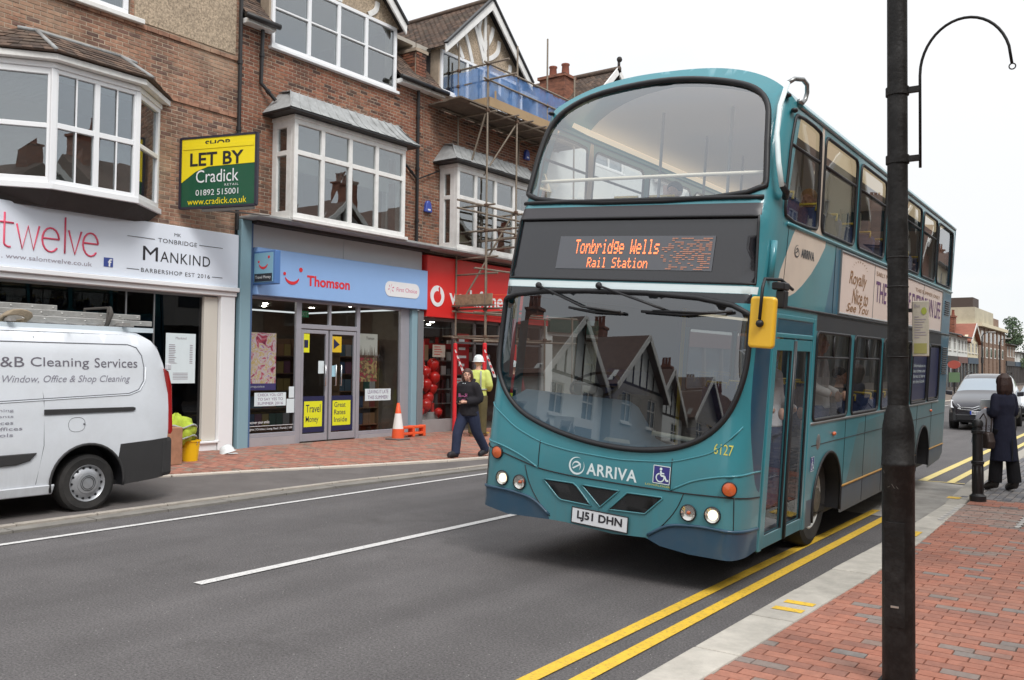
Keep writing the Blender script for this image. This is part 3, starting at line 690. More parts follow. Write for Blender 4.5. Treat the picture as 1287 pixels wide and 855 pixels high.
    for a, b in ((E[1], T[1]), (E[2], T[2]), (T[1], T[2]), (T[0], T[1]), (T[2], T[3])): mb.tube(Vector(a) + Vector((0, 0, .02)), Vector(b) + Vector((0, 0, .02)), .035, 6)
    mb.build('ridge', slate, B, smooth=True)
    # interior: venetian blinds behind the bay, pale room
    mb = MB()
    def blind(a, b, z0, z1):
        a = Vector((a[0], a[1], 0)); b = Vector((b[0], b[1], 0)); z = z0
        while z < z1: mb.bar(a + Vector((0, 0, z)), b + Vector((0, 0, z)), .026, .0015, up=(.55, 0, .84)); z += .021
    q = [(x - .12 if i in (1, 2) else x, y) for i, (x, y) in enumerate(P)]
    blind((-15.05, 6.42), (-14.5, 7.2), zb + .08, zt - .05); blind((-14.46, 7.26), (-14.46, 8.6), zb + .08, 5.5); blind((-14.5, 8.7), (-15.05, 9.4), zb + .08, 6.4)
    mb.build('blind', mat('blind_slat', srgb(205, 203, 198), rough=.6), B, kind='stuff')
    rm = mat('plaster_room', srgb(190, 184, 174), rough=.95, var=.1)
    mb = MB(); mb.box(-19.5, -19.4, y0, y1, 4.35, 11.4); mb.box(-19.5, FX - .3, y0, y1, 4.3, 4.35); mb.box(-19.5, FX - .3, y0, y1, 7.35, 7.6); mb.box(-19.5, FX - .3, y1 - .15, y1 - .02, 4.35, 11.4); mb.box(-19.5, FX - .3, y0, y0 + .1, .1, 11.4); mb.box(-19.5, FX - .3, y0, y1, 11.4, 11.5)
    mb.build('interior', rm, B)
    # shopfront
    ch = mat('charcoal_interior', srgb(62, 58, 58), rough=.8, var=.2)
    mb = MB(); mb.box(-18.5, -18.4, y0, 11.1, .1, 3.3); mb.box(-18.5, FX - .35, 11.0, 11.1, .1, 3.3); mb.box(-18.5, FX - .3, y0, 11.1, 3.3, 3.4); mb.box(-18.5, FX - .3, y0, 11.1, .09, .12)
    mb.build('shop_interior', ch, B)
    gy = [4.65, 6.7, 8.96, 9.52, 10.86]
    mb = MB()
    for y in gy[1:-1]: mb.box(-15.12, -15.08, y - .012, y + .012, .3, 3.14)
    mb.box(-15.14, -15.07, 4.6, 10.86, 3.1, 3.15); mb.box(-15.14, -15.07, 4.6, 10.86, .29, .33)
    mb.build('shopfront_frame', mat('grey_aluminium', srgb(150, 152, 154), rough=.35, metal=.6), B)
    for a, b in zip(gy, gy[1:]):
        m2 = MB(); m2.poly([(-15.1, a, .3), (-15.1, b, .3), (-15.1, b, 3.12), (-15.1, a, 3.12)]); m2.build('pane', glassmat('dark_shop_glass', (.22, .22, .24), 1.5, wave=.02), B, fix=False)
    mb = MB(); mb.box(-15.1, -14.98, 4.6, 10.86, .1, .28); mb.box(-15.12, -14.93, 4.6, 10.9, .26, .3); mb.build('stallriser', white, B, bevel=.008)
    mb = MB(); mb.box(-15.15, -14.93, 10.87, 11.2, .1, 3.15); mb.build('pilaster', white, B, bevel=.01)
    mb = MB(); mb.box(-15.2, -15.02, 10.55, 10.86, .3, 3.12); mb.build('pilaster', mat('cream_reveal', srgb(205, 200, 190), rough=.6), B, bevel=.01)
    mb = MB(); mb.box(FX - .3, -14.9, 2.2, 11.22, 3.15, 3.24); mb.box(FX - .3, -14.84, 2.2, 11.24, 3.243, 3.33); mb.build('shop_cornice', white, B, bevel=.012)
    mb = MB(); mb.box(FX - .2, -14.99, 11.205, 11.262, .1, 4.6); mb.build('black_strip', black, B)  # black strip between the white and blue pilasters
    pipe(B, [(-14.92, 11.19, 11.3), (-14.92, 11.19, 4.5)])
    return B
unit1()
def sign(name, label, box, mt, cat='shop sign', bevel=.01):
    T = thing(name, label, cat, (box[1], box[2], box[4]))
    mb = MB(); mb.box(box[0] - box[1], 0, 0, box[3] - box[2], 0, box[5] - box[4]); mb.build('board', mt, T, bevel=bevel)
    fn = lambda u, v: (.004, u - box[2], v - box[4])
    return T, fn
ink = mat('ink_black', srgb(40, 38, 44), rough=.5); pink = mat('sign_pink', srgb(226, 84, 112), rough=.5); greyink = mat('ink_grey', srgb(150, 140, 150), rough=.5)
def salon_sign():
    T, fn = sign('fascia_sign', 'long pale blue-grey fascia sign reading twelve and Mankind with a small f badge', (FX - .2, -14.9, 2.2, 11.235, 3.335, 4.395), mat('fascia_pale', srgb(232, 239, 250), rough=.3, var=.03, vs=.6, coat=.3))
    mb = MB()
    # thin hand-cut letters spelling twelve
    def st(pts, r=.016): mb.path([Vector(fn(u, v)) for u, v in pts], r, 6)
    def arc(cx, cz, rx, rz, a0, a1, n=14): return [(cx + rx * cos(radians(a0 + (a1 - a0) * i / n)), cz + rz * sin(radians(a0 + (a1 - a0) * i / n))) for i in range(n + 1)]
    b = 3.64; x = 4.04
    st([(6.74, 4.2), (6.74, 3.72)] + arc(6.82, 3.71, .08, .06, 180, 285)); st([(6.62, x), (6.88, x)])
    st([(6.93, x), (7.02, b), (7.11, x - .02), (7.2, b), (7.29, x)])
    st([(7.34, 3.86), (7.62, 3.86)] + arc(7.48, 3.84, .14, .2, 8, 320)); st([(7.72, 4.25), (7.72, b)])
    st([(7.78, x), (7.89, b), (8.0, x)]); st([(8.03, 3.86), (8.3, 3.86)] + arc(8.165, 3.84, .135, .2, 8, 320))
    st([(6.36, 3.9), (6.5, 3.9)])
    mb.build('lettering', pink, T, smooth=True)
    mb = MB(); text(mb, 'Telephone 01732 . www.salontwelve.co.uk', fn, 5.6, 8.2, 3.44, 3.54); mb.build('lettering', greyink, T, fix=False)
    mb = MB(); fbm = mat('badge_blue', srgb(62, 80, 152), rough=.5)
    mb.prism([fn(u, v) for u, v in ((8.41, 3.49), (8.58, 3.49), (8.58, 3.65), (8.41, 3.65))], (.004, 0, 0)); fb = mb.build('badge', fbm, T)
    f2 = lambda u, v: (.0095, u - 2.2, v - 3.335)
    mb = MB(); text(mb, 'f', f2, 8.485, 8.56, 3.495, 3.63, bold=.02); mb.build('lettering', white, fb, fix=False)
    mb = MB(); text(mb, 'MK', fn, 9.78, 9.92, 4.19, 4.25); text(mb, 'TONBRIDGE', fn, 9.45, 10.27, 4.04, 4.12, spacing=1.1)
    text(mb, 'M', fn, 9.15, 9.45, 3.68, 3.94); text(mb, 'ANKIND', fn, 9.5, 10.57, 3.685, 3.88, spacing=1.1)
    text(mb, 'BARBERSHOP EST 2016', fn, 9.12, 10.57, 3.46, 3.535, spacing=1.15)
    for a, b_, z in ((8.84, 9.38, 4.085), (10.32, 10.85, 4.085), (8.84, 9.08, 3.5), (10.62, 10.86, 3.5)): mb.prism([fn(a, z - .005), fn(b_, z - .005), fn(b_, z + .005), fn(a, z + .005)], (.002, 0, 0))
    mb.build('lettering', ink, T, fix=False)
salon_sign()
def poster(name, label, y0, y1, z0, z1, base, X=-15.06, cat='poster'):
    o = thing(name, label, cat, (X, y0, z0)); mb = MB(); mb.box(-.006, 0, 0, y1 - y0, 0, z1 - z0); mb.build('sheet', base, o)
    return o, (lambda u, v: (.002, u * (y1 - y0), v * (z1 - z0)))
paper = mat('paper_white', srgb(216, 228, 232), rough=.6, var=.03)
o, fn = poster('price_list', 'tall white price list poster in the dark barbershop window', 9.76, 10.4, 1.43, 2.38, paper)
mb = MB(); text(mb, 'Mankind', fn, .32, .68, .88, .93)
rr = random.Random(3)
for i in range(11):
    z = .76 - i * .036; mb.prism([fn(.1, z), fn(.1 + rr.uniform(.15, .3), z), fn(.3, z + .014), fn(.1, z + .014)], (.001, 0, 0)); mb.prism([fn(.8, z), fn(.9, z), fn(.9, z + .014), fn(.8, z + .014)], (.001, 0, 0))
for i in range(5): mb.prism([fn(.25, .2 - i * .03), fn(.75, .2 - i * .03), fn(.75, .21 - i * .03), fn(.25, .21 - i * .03)], (.001, 0, 0))
mb.build('lettering', greyink, o)
# ---------------------------------------------------------------- gabled units 2 and 3
netblue = None
def gable(B, yc, half, zf, za, y_w0, y_w1, zw0, zw1, cols, trans, shapes, X=FX, proj=.3, deep=4.2):
    """street-facing gable on a dormer: bargeboards, pebbledash infill with curved white braces, window, tiled slopes"""
    # infill
    mb = MB(); mb.prism([(X - .12, y_w0, zw1), (X - .12, y_w1, zw1), (X - .12, yc + (za - zw1) * half / (za - zf) * .97, zw1 + .02), (X - .12, yc, za - .1), (X - .12, yc - (za - zw1) * half / (za - zf) * .97, zw1 + .02)], (.13, 0, 0)); mb.build('gable_infill', pebm, B)
    # bargeboards
    for s in (-1, 1):
        a = Vector((X + proj, yc + s * (half + .02), zf - .05)); b = Vector((X + proj, yc, za))
        d = (b - a).normalized(); n = Vector((0, -d.z, d.y)) * (-1 if s > 0 else 1)
        mb = MB(); mb.prism([a, b, b - Vector((0, 0, .3)), a + d * .02 - Vector((0, 0, .24))], (-.05, 0, 0)); mb.build('bargeboard', oldwhite, B, bevel=.008)
        mb = MB(); mb.bar(a + Vector((-.01, 0, .03)), b + Vector((-.01, 0, .03)), .12, .05); mb.build('verge', black, B)
    # braces: centre post and curved struts
    mb = MB(); mb.bar((X + .035, yc, zw1 + .02), (X + .035, yc, za - .3), .11, .04, up=(1, 0, 0)); mb.build('timber_post', oldwhite, B)
    for pts in shapes:
        pp = [Vector((X + .03, yc + p[0], zw1 + p[1])) for p in pts]
        sp = []
        for i in range(len(pp) - 1):
            for t in range(5):
                sp.append(pp[i].lerp(pp[i + 1], t / 5))
        sp.append(pp[-1])
        for _ in range(6): sp = [sp[0]] + [(sp[i - 1] + sp[i] * 2 + sp[i + 1]) / 4 for i in range(1, len(sp) - 1)] + [sp[-1]]
        mb = MB(); L_, R_ = [], []
        for i, q in enumerate(sp):
            d = (sp[min(i + 1, len(sp) - 1)] - sp[max(i - 1, 0)]).normalized(); n = Vector((0, -d.z, d.y)) * .062; L_.append(q + n); R_.append(q - n)
        k_ = len(sp); F_ = Vector((.02, 0, 0)); mb.add([v + F_ for v in L_] + [v + F_ for v in R_] + [v - F_ for v in L_] + [v - F_ for v in R_], [f_ for i in range(k_ - 1) for f_ in ((i, i + 1, k_ + i + 1, k_ + i), (i, i + 1, 2 * k_ + i + 1, 2 * k_ + i), (k_ + i, k_ + i + 1, 3 * k_ + i + 1, 3 * k_ + i))])
        mb.build('timber_brace', oldwhite, B)
    # cheeks
    for y in (y_w0, y_w1):
        mb = MB(); mb.box(X - 3.2, X - .05, y - .03, y + .03, 8.9, zf + .05); mb.build('cheek', mat('dark_cheek', srgb(74, 72, 74), rough=.8, var=.2), B)
    window(B, 'window', (X + .05, y_w0), (X + .05, y_w1), zw0, zw1, cols, trans, fw=.08, mw=.09, tw=.04, d=.12)
    # slopes with tiles
    ang = atan2(za - zf, half); sl = hypot(za - zf, half) + .14
    for s in (-1, 1):
        base = Vector((X + proj - .03, yc + s * (half + .1), zf - .1)); vd = Vector((0, -s * cos(ang), sin(ang)))
        if s < 0: tileroof(B, base, (-1, 0, 0), vd, deep, sl, seed=int(yc))
        else: tileroof(B, base + Vector((-deep, 0, 0)), (1, 0, 0), vd, deep, sl, seed=int(yc) + 1)
        mb = MB(); q = base - Vector((0, 0, .03)); mb.add([q, q + Vector((-deep, 0, 0)), q + Vector((-deep, 0, 0)) + vd * sl, q + vd * sl], [(0, 1, 2, 3)]); mb.build('roof_deck', soffit, B)
    mb = MB(); mb.tube((X + proj, yc, za + .02), (X - deep, yc, za + .02), .07, 8); mb.build('ridge', tilem, B, smooth=True, tint=True)
def boxbay(B, y0, y1, zb, zt, tr, X1=-14.3, mull=(), ov=.42, side_split=True, seed=5):
    w = window(B, 'bay_window', (X1, y0), (X1, y1), zb, zt, mull, [tr], fw=.1, mw=.1, d=.1, mt=oldwhite)
    window(B, 'bay_window', (FX, y0), (X1 - .101, y0), zb, zt, [], [tr], fw=.15, mw=.1, d=.08, mt=oldwhite)
    window(B, 'bay_window', (X1 - .101, y1), (FX, y1), zb, zt, [], [tr], fw=.15, mw=.1, d=.08, mt=oldwhite)
    mb = MB(); mb.box(FX - .1, X1 + .02, y0 - .02, y1 + .02, zt + .002, zt + .09); mb.build('bay_head', oldwhite, B, bevel=.01)
    mb = MB(); mb.box(FX, X1 + .2, y0 - .28, y1 + .28, zt + .093, zt + .15); mb.build('bay_gutter', black, B, bevel=.015)
    # swept lead roof with rolls
    rnd = random.Random(seed); mb = MB(); za, zc = zt + .15, zt + .65; n = 10
    yy0, yy1 = y0 - .28, y1 + .28
    def prof(t): return (X1 + .2 - .42 * (t / .8), za + .46 * (t / .8) ** 1.35) if t <= .8 else (X1 - .22 + (FX + .02 - X1 + .22) * (t - .8) / .2, za + .46 + .06 * (t - .8) / .2)
    cols_ = 14
    for i in range(cols_):
        a, b = i / cols_, (i + 1) / cols_; l = rnd.uniform(0, .012)
        for j in range(n):
            (x0, z0), (x1, z1) = prof(j / n), prof((j + 1) / n); inset0 = .42 * (j / n); inset1 = .42 * ((j + 1) / n)
            ya = lambda t, ins: (yy0 + ins) + (yy1 - yy0 - 2 * ins) * t
            mb.add([(x0, ya(a, inset0), z0 + l), (x0, ya(b, inset0) - .008, z0 + l), (x1, ya(b, inset1) - .008, z1 + l), (x1, ya(a, inset1), z1 + l)], [(0, 1, 2, 3)])
    for s, yb, ye in ((1, yy0, yy0 + .42), (-1, yy1, yy1 - .42)):
        mb.add([(X1 + .2, yb, za), (FX, yb, za), (FX, ye, zc), (X1 - .22, ye, za + .46)], [(0, 1, 2, 3)])
    mb.build('bay_roof', slate, B)
    mb = MB()
    for i in range(cols_ + 1):
        t = i / cols_; mb.path([(prof(j / n)[0], (yy0 + .42 * j / n) + (yy1 - yy0 - .84 * j / n) * t, prof(j / n)[1] + .012) for j in range(n + 1)], .014, 5)
    mb.build('lead_roll', slate, B, smooth=True)
def rooms(B, y0, y1, col=srgb(176, 170, 160)):
    rm = mat('room_plaster', col, rough=.95, var=.1)
    mb = MB(); mb.box(-19.5, -19.4, y0 + .02, y1 - .02, 4.2, 12); mb.box(-19.5, FX - .3, y0 + .02, y1 - .02, 4.6, 4.68); mb.box(-19.5, FX - .3, y0 + .02, y1 - .02, 7.35, 7.6)
    mb.box(-19.5, FX - .3, y1 - .12, y1 - .02, 4.2, 10); mb.box(-19.5, FX - .3, y0 + .02, y0 + .12, 4.2, 10); mb.box(-19.5, FX - .3, y0 + .02, y1 - .02, 10.0, 10.1); mb.build('interior', rm, B)
TREE = [[(-.02, .15), (-.28, .75), (-.5, 1.15)], [(-.0, .55), (.3, .95), (.36, 1.25)], [(.0, .5), (-.32, 1.0), (-.3, 1.35)][:2] + [(-.2, 1.3)],
        [(.03, .25), (.35, .4), (.62, .62), (.66, .95)], [(-.95, 0), (-1.2, .35)], [(.9, .02), (1.18, .2), (1.2, .42)], [(-.55, .0), (-.72, .45), (-.88, .72)]]
def unit2():
    B = thing('building', 'red brick building with a wide white box bay window above the blue travel shop', 'building', (0, 0, 0))
    y0, y1 = 11.25, 16.84
    holes = [(12.15, 15.4, 4.86, 6.9), (12.05, 15.7, 8.52, 10.05)]
    mb = MB(); cutwall(mb, FX - .006, .28, y0, y1, 4.7, 8.8, holes); cutwall(mb, FX - .006, .28, 11.95, 15.8, 8.8, 10.08, holes); mb.build('wall', mortB, B)
    bh = [(h[0] - y0, h[1] - y0, h[2] - 4.72, h[3] - 4.72) for h in holes]
    bricks('brick', B, (FX - .006, y0, 4.72), (0, 1, 0), (0, 0, 1), (1, 0, 0), y1 - y0, 4.03, brickB, depth=.006, joint=.013, holes=bh, nobj=300, seed=21)
    boxbay(B, 12.1, 15.45, 4.84, 6.88, 6.2, mull=[.235, .475, .72])
    gable(B, 13.9, 1.95, 10.15, 11.93, 12.0, 15.78, 8.5, 10.06, [.27, .5, .73], [9.33], TREE)
    mainroof(B, y0, y1, 11.95, 15.8)
    mb = MB(); mb.box(FX - .1, -14.3, y0 + .02, y1, 4.735, 4.79); mb.build('shop_ledge', slate, B, bevel=.01)
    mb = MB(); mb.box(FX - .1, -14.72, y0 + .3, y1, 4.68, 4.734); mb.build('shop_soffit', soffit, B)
    # drainpipes
    pipe(B, [(-14.93, 16.56, 8.72), (-14.93, 16.56, 4.78)]); pipe(B, [(-14.93, 15.75, 7.0), (-14.93, 16.15, 6.75), (-14.93, 16.53, 6.5)], .03); pipe(B, [(-14.93, 16.6, 6.5), (-14.93, 17.4, 6.85)], .018)
    pipe(B, [(-14.9, 11.72, 8.78), (-14.93, 11.72, 7.62), (-14.8, 12.0, 7.3)], .04)
    # party wall upstand
    mb = MB(); mb.box(-15.75, -15.1, 16.62, 17.0, 8.9, 9.78); mb.box(-15.8, -15.05, 16.57, 17.05, 9.78, 9.86); ch = mb.build('chimney', mortB, B)
    bricks('brick', B, (-15.75, 16.606, 8.95), (1, 0, 0), (0, 0, 1), (0, -1, 0), .64, .83, brickB, nobj=30, seed=5, depth=.012); bricks('brick', B, (-15.086, 16.62, 8.95), (0, 1, 0), (0, 0, 1), (1, 0, 0), .38, .83, brickB, nobj=30, seed=6, depth=.012)
    rooms(B, y0, y1)
    # curtains / shade at back of the bay
    mb = MB(); mb.box(-14.75, -14.7, 12.3, 15.3, 5.9, 6.75); mb.box(-14.9, -14.6, 12.3, 15.2, 4.86, 5.0); mb.build('curtain', mat('pale_curtain', srgb(190, 188, 182), rough=.9), B)
    travelshop(B, y0, y1)
    return B
def mainroof(B, y0, y1, a, b):
    ang = radians(47)
    for (p, q) in ((y0, a), (b, y1)):
        if q - p < .05: continue
        tileroof(B, (-14.78, q, 8.86), (0, -1, 0), (-cos(ang), 0, sin(ang)), q - p, 5.0, seed=int(p * 3)) if False else None
        tileroof(B, (-14.78, p, 8.86), (0, 1, 0), (-cos(ang), 0, sin(ang)), q - p, 5.2, seed=int(p * 3))
        mb = MB(); mb.add([(-14.8, p, 8.82), (-14.8, q, 8.82), (-14.8 - 5.2 * cos(ang), q, 8.82 + 5.2 * sin(ang)), (-14.8 - 5.2 * cos(ang), p, 8.82 + 5.2 * sin(ang))], [(0, 1, 2, 3)]); mb.build('roof_deck', soffit, B)
        mb = MB(); mb.box(-14.98, -14.76, p, q, 8.72, 8.82); mb.build('eaves_board', oldwhite, B)
        mb = MB(); mb.path([(-14.7, p - .1, 8.82), (-14.7, q + .05, 8.82)], .06, 10); mb.build('gutter', black, B, smooth=True)
def travelshop(B, y0, y1):
    bl = mat('blue_grey_paint', srgb(136, 168, 180), rough=.5, var=.06, vs=2, dirt=.15, ds=2)
    al = mat('satin_aluminium', srgb(170, 170, 178), rough=.4, metal=.3, var=.06)
    gband = mat('grey_render', srgb(206, 204, 204), rough=.7, var=.08, vs=1.2, dirt=.15)
    mb = MB(); mb.box(FX - .1, -14.86, 11.265, 11.52, .1, 4.73); mb.build('pilaster', bl, B, bevel=.012)
    mb = MB(); mb.box(FX - .1, -14.92, 11.52, 11.6, .1, 4.68); mb.build('pilaster', mat('blue_edge', srgb(84, 112, 150), rough=.5), B)
    mb = MB(); mb.box(FX - .1, -14.9, 16.42, 16.62, .1, 3.22); mb.build('pilaster', bl, B, bevel=.012)
    mb = MB(); mb.box(FX - .1, -14.88, 16.62, 16.83, .1, 3.2); mb.build('pilaster', mat('grey_pier', srgb(120, 122, 126), rough=.6), B, bevel=.01)
    mb = MB(); mb.box(FX - .1, -14.99, 16.12, 16.42, .1, 3.22); mb.build('pilaster', al, B, bevel=.01)
    mb = MB(); mb.box(FX - .3, -14.98, 11.6, 14.14, 4.2, 4.68); mb.box(FX - .3, -14.98, 14.15, 16.83, 4.2, 4.68); mb.build('panel', gband, B)
    # frames
    mb = MB(); X0, X1 = -15.1, -15.02
    mb.box(X0, X1, 11.55, 12.86, .3, .38); mb.box(X0, X1, 12.86, 13.0, .1, 3.22); mb.box(X0, X1, 14.66, 14.76, .1, 3.22); mb.box(X0, X1, 14.76, 16.12, .2, .28)
    mb.box(X0, X1, 13.0, 14.66, 2.6, 2.7); mb.box(X0, X1, 13.8, 13.86, 2.7, 3.2); mb.box(X0, X1 - .001, 11.55, 16.12, 3.16, 3.22)
    mb.build('shopfront_frame', al, B, bevel=.006)
    for a_, b_, c_ in ((11.55, 12.86, .3), (14.76, 16.12, .2)): mb = MB(); mb.box(X0 - .05, -15.0, a_, b_, .1, c_); mb.build('stallriser', mat('stall_grey', srgb(168, 164, 168), rough=.6, dirt=.2), B)
    for a, b, c, d in ((11.6, 12.86, .38, 3.16), (14.76, 16.12, .28, 3.16), (13.0, 13.8, 2.7, 3.16), (13.86, 14.66, 2.7, 3.16)):
        m2 = MB(); m2.poly([(-15.06, a, c), (-15.06, b, c), (-15.06, b, d), (-15.06, a, d)]); m2.build('pane', shop_g, B, fix=False)
    navy = mat('navy_vinyl', srgb(38, 42, 78), rough=.4); lime = mat('yellow_vinyl', srgb(226, 228, 40), rough=.5)
    for k, (a, b, l1, l2) in enumerate(((13.01, 13.79, ('Travel', 'Money'), 1), (13.84, 14.65, ('Great', 'Rates', 'Inside'), 2))):
        mb = MB()
        for (p, q, r, s) in ((a, a + .07, .14, 2.58), (b - .07, b, .14, 2.58), (a + .07, b - .07, .14, .3), (a + .07, b - .07, 2.5, 2.58)): mb.box(-15.09, -15.03, p, q, r, s)
        D = mb.build('door', al, B, bevel=.005)
        m2 = MB(); m2.poly([(-15.06, a + .05, .3), (-15.06, b - .05, .3), (-15.06, b - .05, 2.5), (-15.06, a + .05, 2.5)]); m2.build('pane', shop_g, D, fix=False)
        m2 = MB(); m2.box(-15.058, -15.05, a + .07, b - .07, .33, 1.12); m2.build('vinyl_panel', navy, D)
        m2 = MB(); m2.box(-15.05, -15.046, a + .12, b - .14, .45, 1.01); m2.build('vinyl_panel', lime, D)
        f = lambda u, v: (-15.044, u, v); m2 = MB(); n = len(l1)
        for i, w in enumerate(l1):
            h = .5 / n; z = .97 - (i + 1) * h + (.02 if n == 3 else -.01); wd = .4 if n == 3 else .42; text(m2, w, f, a + .17, a + .17 + wd * (len(w) / 6 * .8 + .2), z + h * .22, z + h * .9, bold=.004)
        m2.build('lettering', navy, D, fix=False)
        hy = b - .12 if k == 0 else a + .14
        m2 = MB(); m2.path([(-15.02, hy, 1.35), (-14.97, hy, 1.35), (-14.97, hy, 1.81), (-15.02, hy, 1.81)], .014, 8)
        if k == 1: m2.path([(-15.02, hy + .16, 1.35), (-14.97, hy + .16, 1.35), (-14.97, hy + .16, 1.81), (-15.02, hy + .16, 1.81)], .014, 8)
        m2.build('handle', mat('bright_steel', srgb(210, 210, 212), rough=.25, metal=.8), D, smooth=True)
    # inside: floor, back wall, ceiling lights, brochure racks
    mb = MB(); mb.box(-19, -18.9, 11.6, 16.7, .1, 3.2); mb.box(-19, -15.1, 11.56, 11.6, .1, 3.2); mb.box(-19, -15.1, 16.5, 16.6, .1, 3.2); mb.build('shop_interior', mat('shop_wall', srgb(120, 108, 98), rough=.9, var=.15), B)
    mb = MB(); mb.box(-19, -15.1, 11.6, 16.6, .09, .13); mb.build('floor', mat('shop_floor', srgb(96, 88, 82), rough=.6), B)
    mb = MB(); mb.box(-19, -15.1, 11.6, 16.6, 3.25, 3.3); mb.build('ceiling', mat('shop_ceiling', srgb(120, 116, 110), rough=.9), B)
    lm = mat('lamp_glow', (1, .93, .8), emit=34)
    for i, (x, y) in enumerate(((-15.6, 12.0), (-15.7, 12.5), (-16.6, 12.3), (-15.8, 14.9), (-15.9, 15.3), (-17, 13.6), (-17.2, 15.2), (-17.6, 12.3), (-17.8, 14.2))):
        mb = MB(); mb.lathe([(0, 3.235), (.06, 3.235), (.06, 3.25)], (x, y, 0), n=12); mb.build('ceiling_light', lm, B)
    f = lambda u, v: (-15.5, u, v)
    mb = MB(); mb.box(-15.53, -15.51, 13.35, 13.62, 2.88, 3.02); es = mb.build('exit_sign', mat('exit_green', srgb(40, 120, 80), rough=.5, emit=.25), B)
    mb = MB(); text(mb, 'EXIT', lambda u, v: (-15.505, u, v), 13.4, 13.58, 2.9, 3.0); mb.build('lettering', white, es, fix=False)
def brochures(name, label, x0, x1, y, n, z0=.35, dz=.42, levels=5, seed=1, facing=1, y1=None):
    T = thing(name, label, 'brochure rack', (0, 0, 0)); rnd = random.Random(seed)
    mb = MB(); mb.box(x0 - .3, x0 - .27, y, y1, .13, z0 + dz * levels)
    for i in range(levels): mb.box(x0 - .27, x0, y, y1, z0 + dz * i - .02, z0 + dz * i)
    for q in (y, y1 - .02): mb.box(x0 - .27, x0, q, q + .02, .13, z0 + dz * levels)
    mb.build('shelf', mat('shelf_brown', srgb(120, 92, 70), rough=.7), T)
    cols = [srgb(*c) for c in ((120, 60, 56), (56, 78, 110), (150, 132, 80), (160, 160, 162), (62, 92, 82), (116, 76, 96), (88, 112, 128), (140, 104, 76))]
    ms = [mat('brochure_%s' % w, c, rough=.5) for w, c in zip(('red', 'blue', 'yellow', 'white', 'green', 'pink', 'sky', 'orange'), cols)]
    mb = MB()
    for i in range(levels):
        q = y + .04
        while q < y1 - .22:
            mb.box(x0 - .08, x0 - .06, q, q + .19, z0 + dz * i, z0 + dz * i + .28, rnd.randrange(8)); q += .21
    mb.build('brochure_stack', ms, T, kind='stuff')
for lab, x0, a, b, sd in (('brown brochure rack with bright brochures at the right of the travel shop window', -15.9, 14.95, 16.3, 1), ('brown brochure rack seen through the travel shop doors', -17.2, 12.9, 14.8, 2)):
    brochures('brochure_rack', lab, x0, 0, a, 0, seed=sd, y1=b)
unit2()
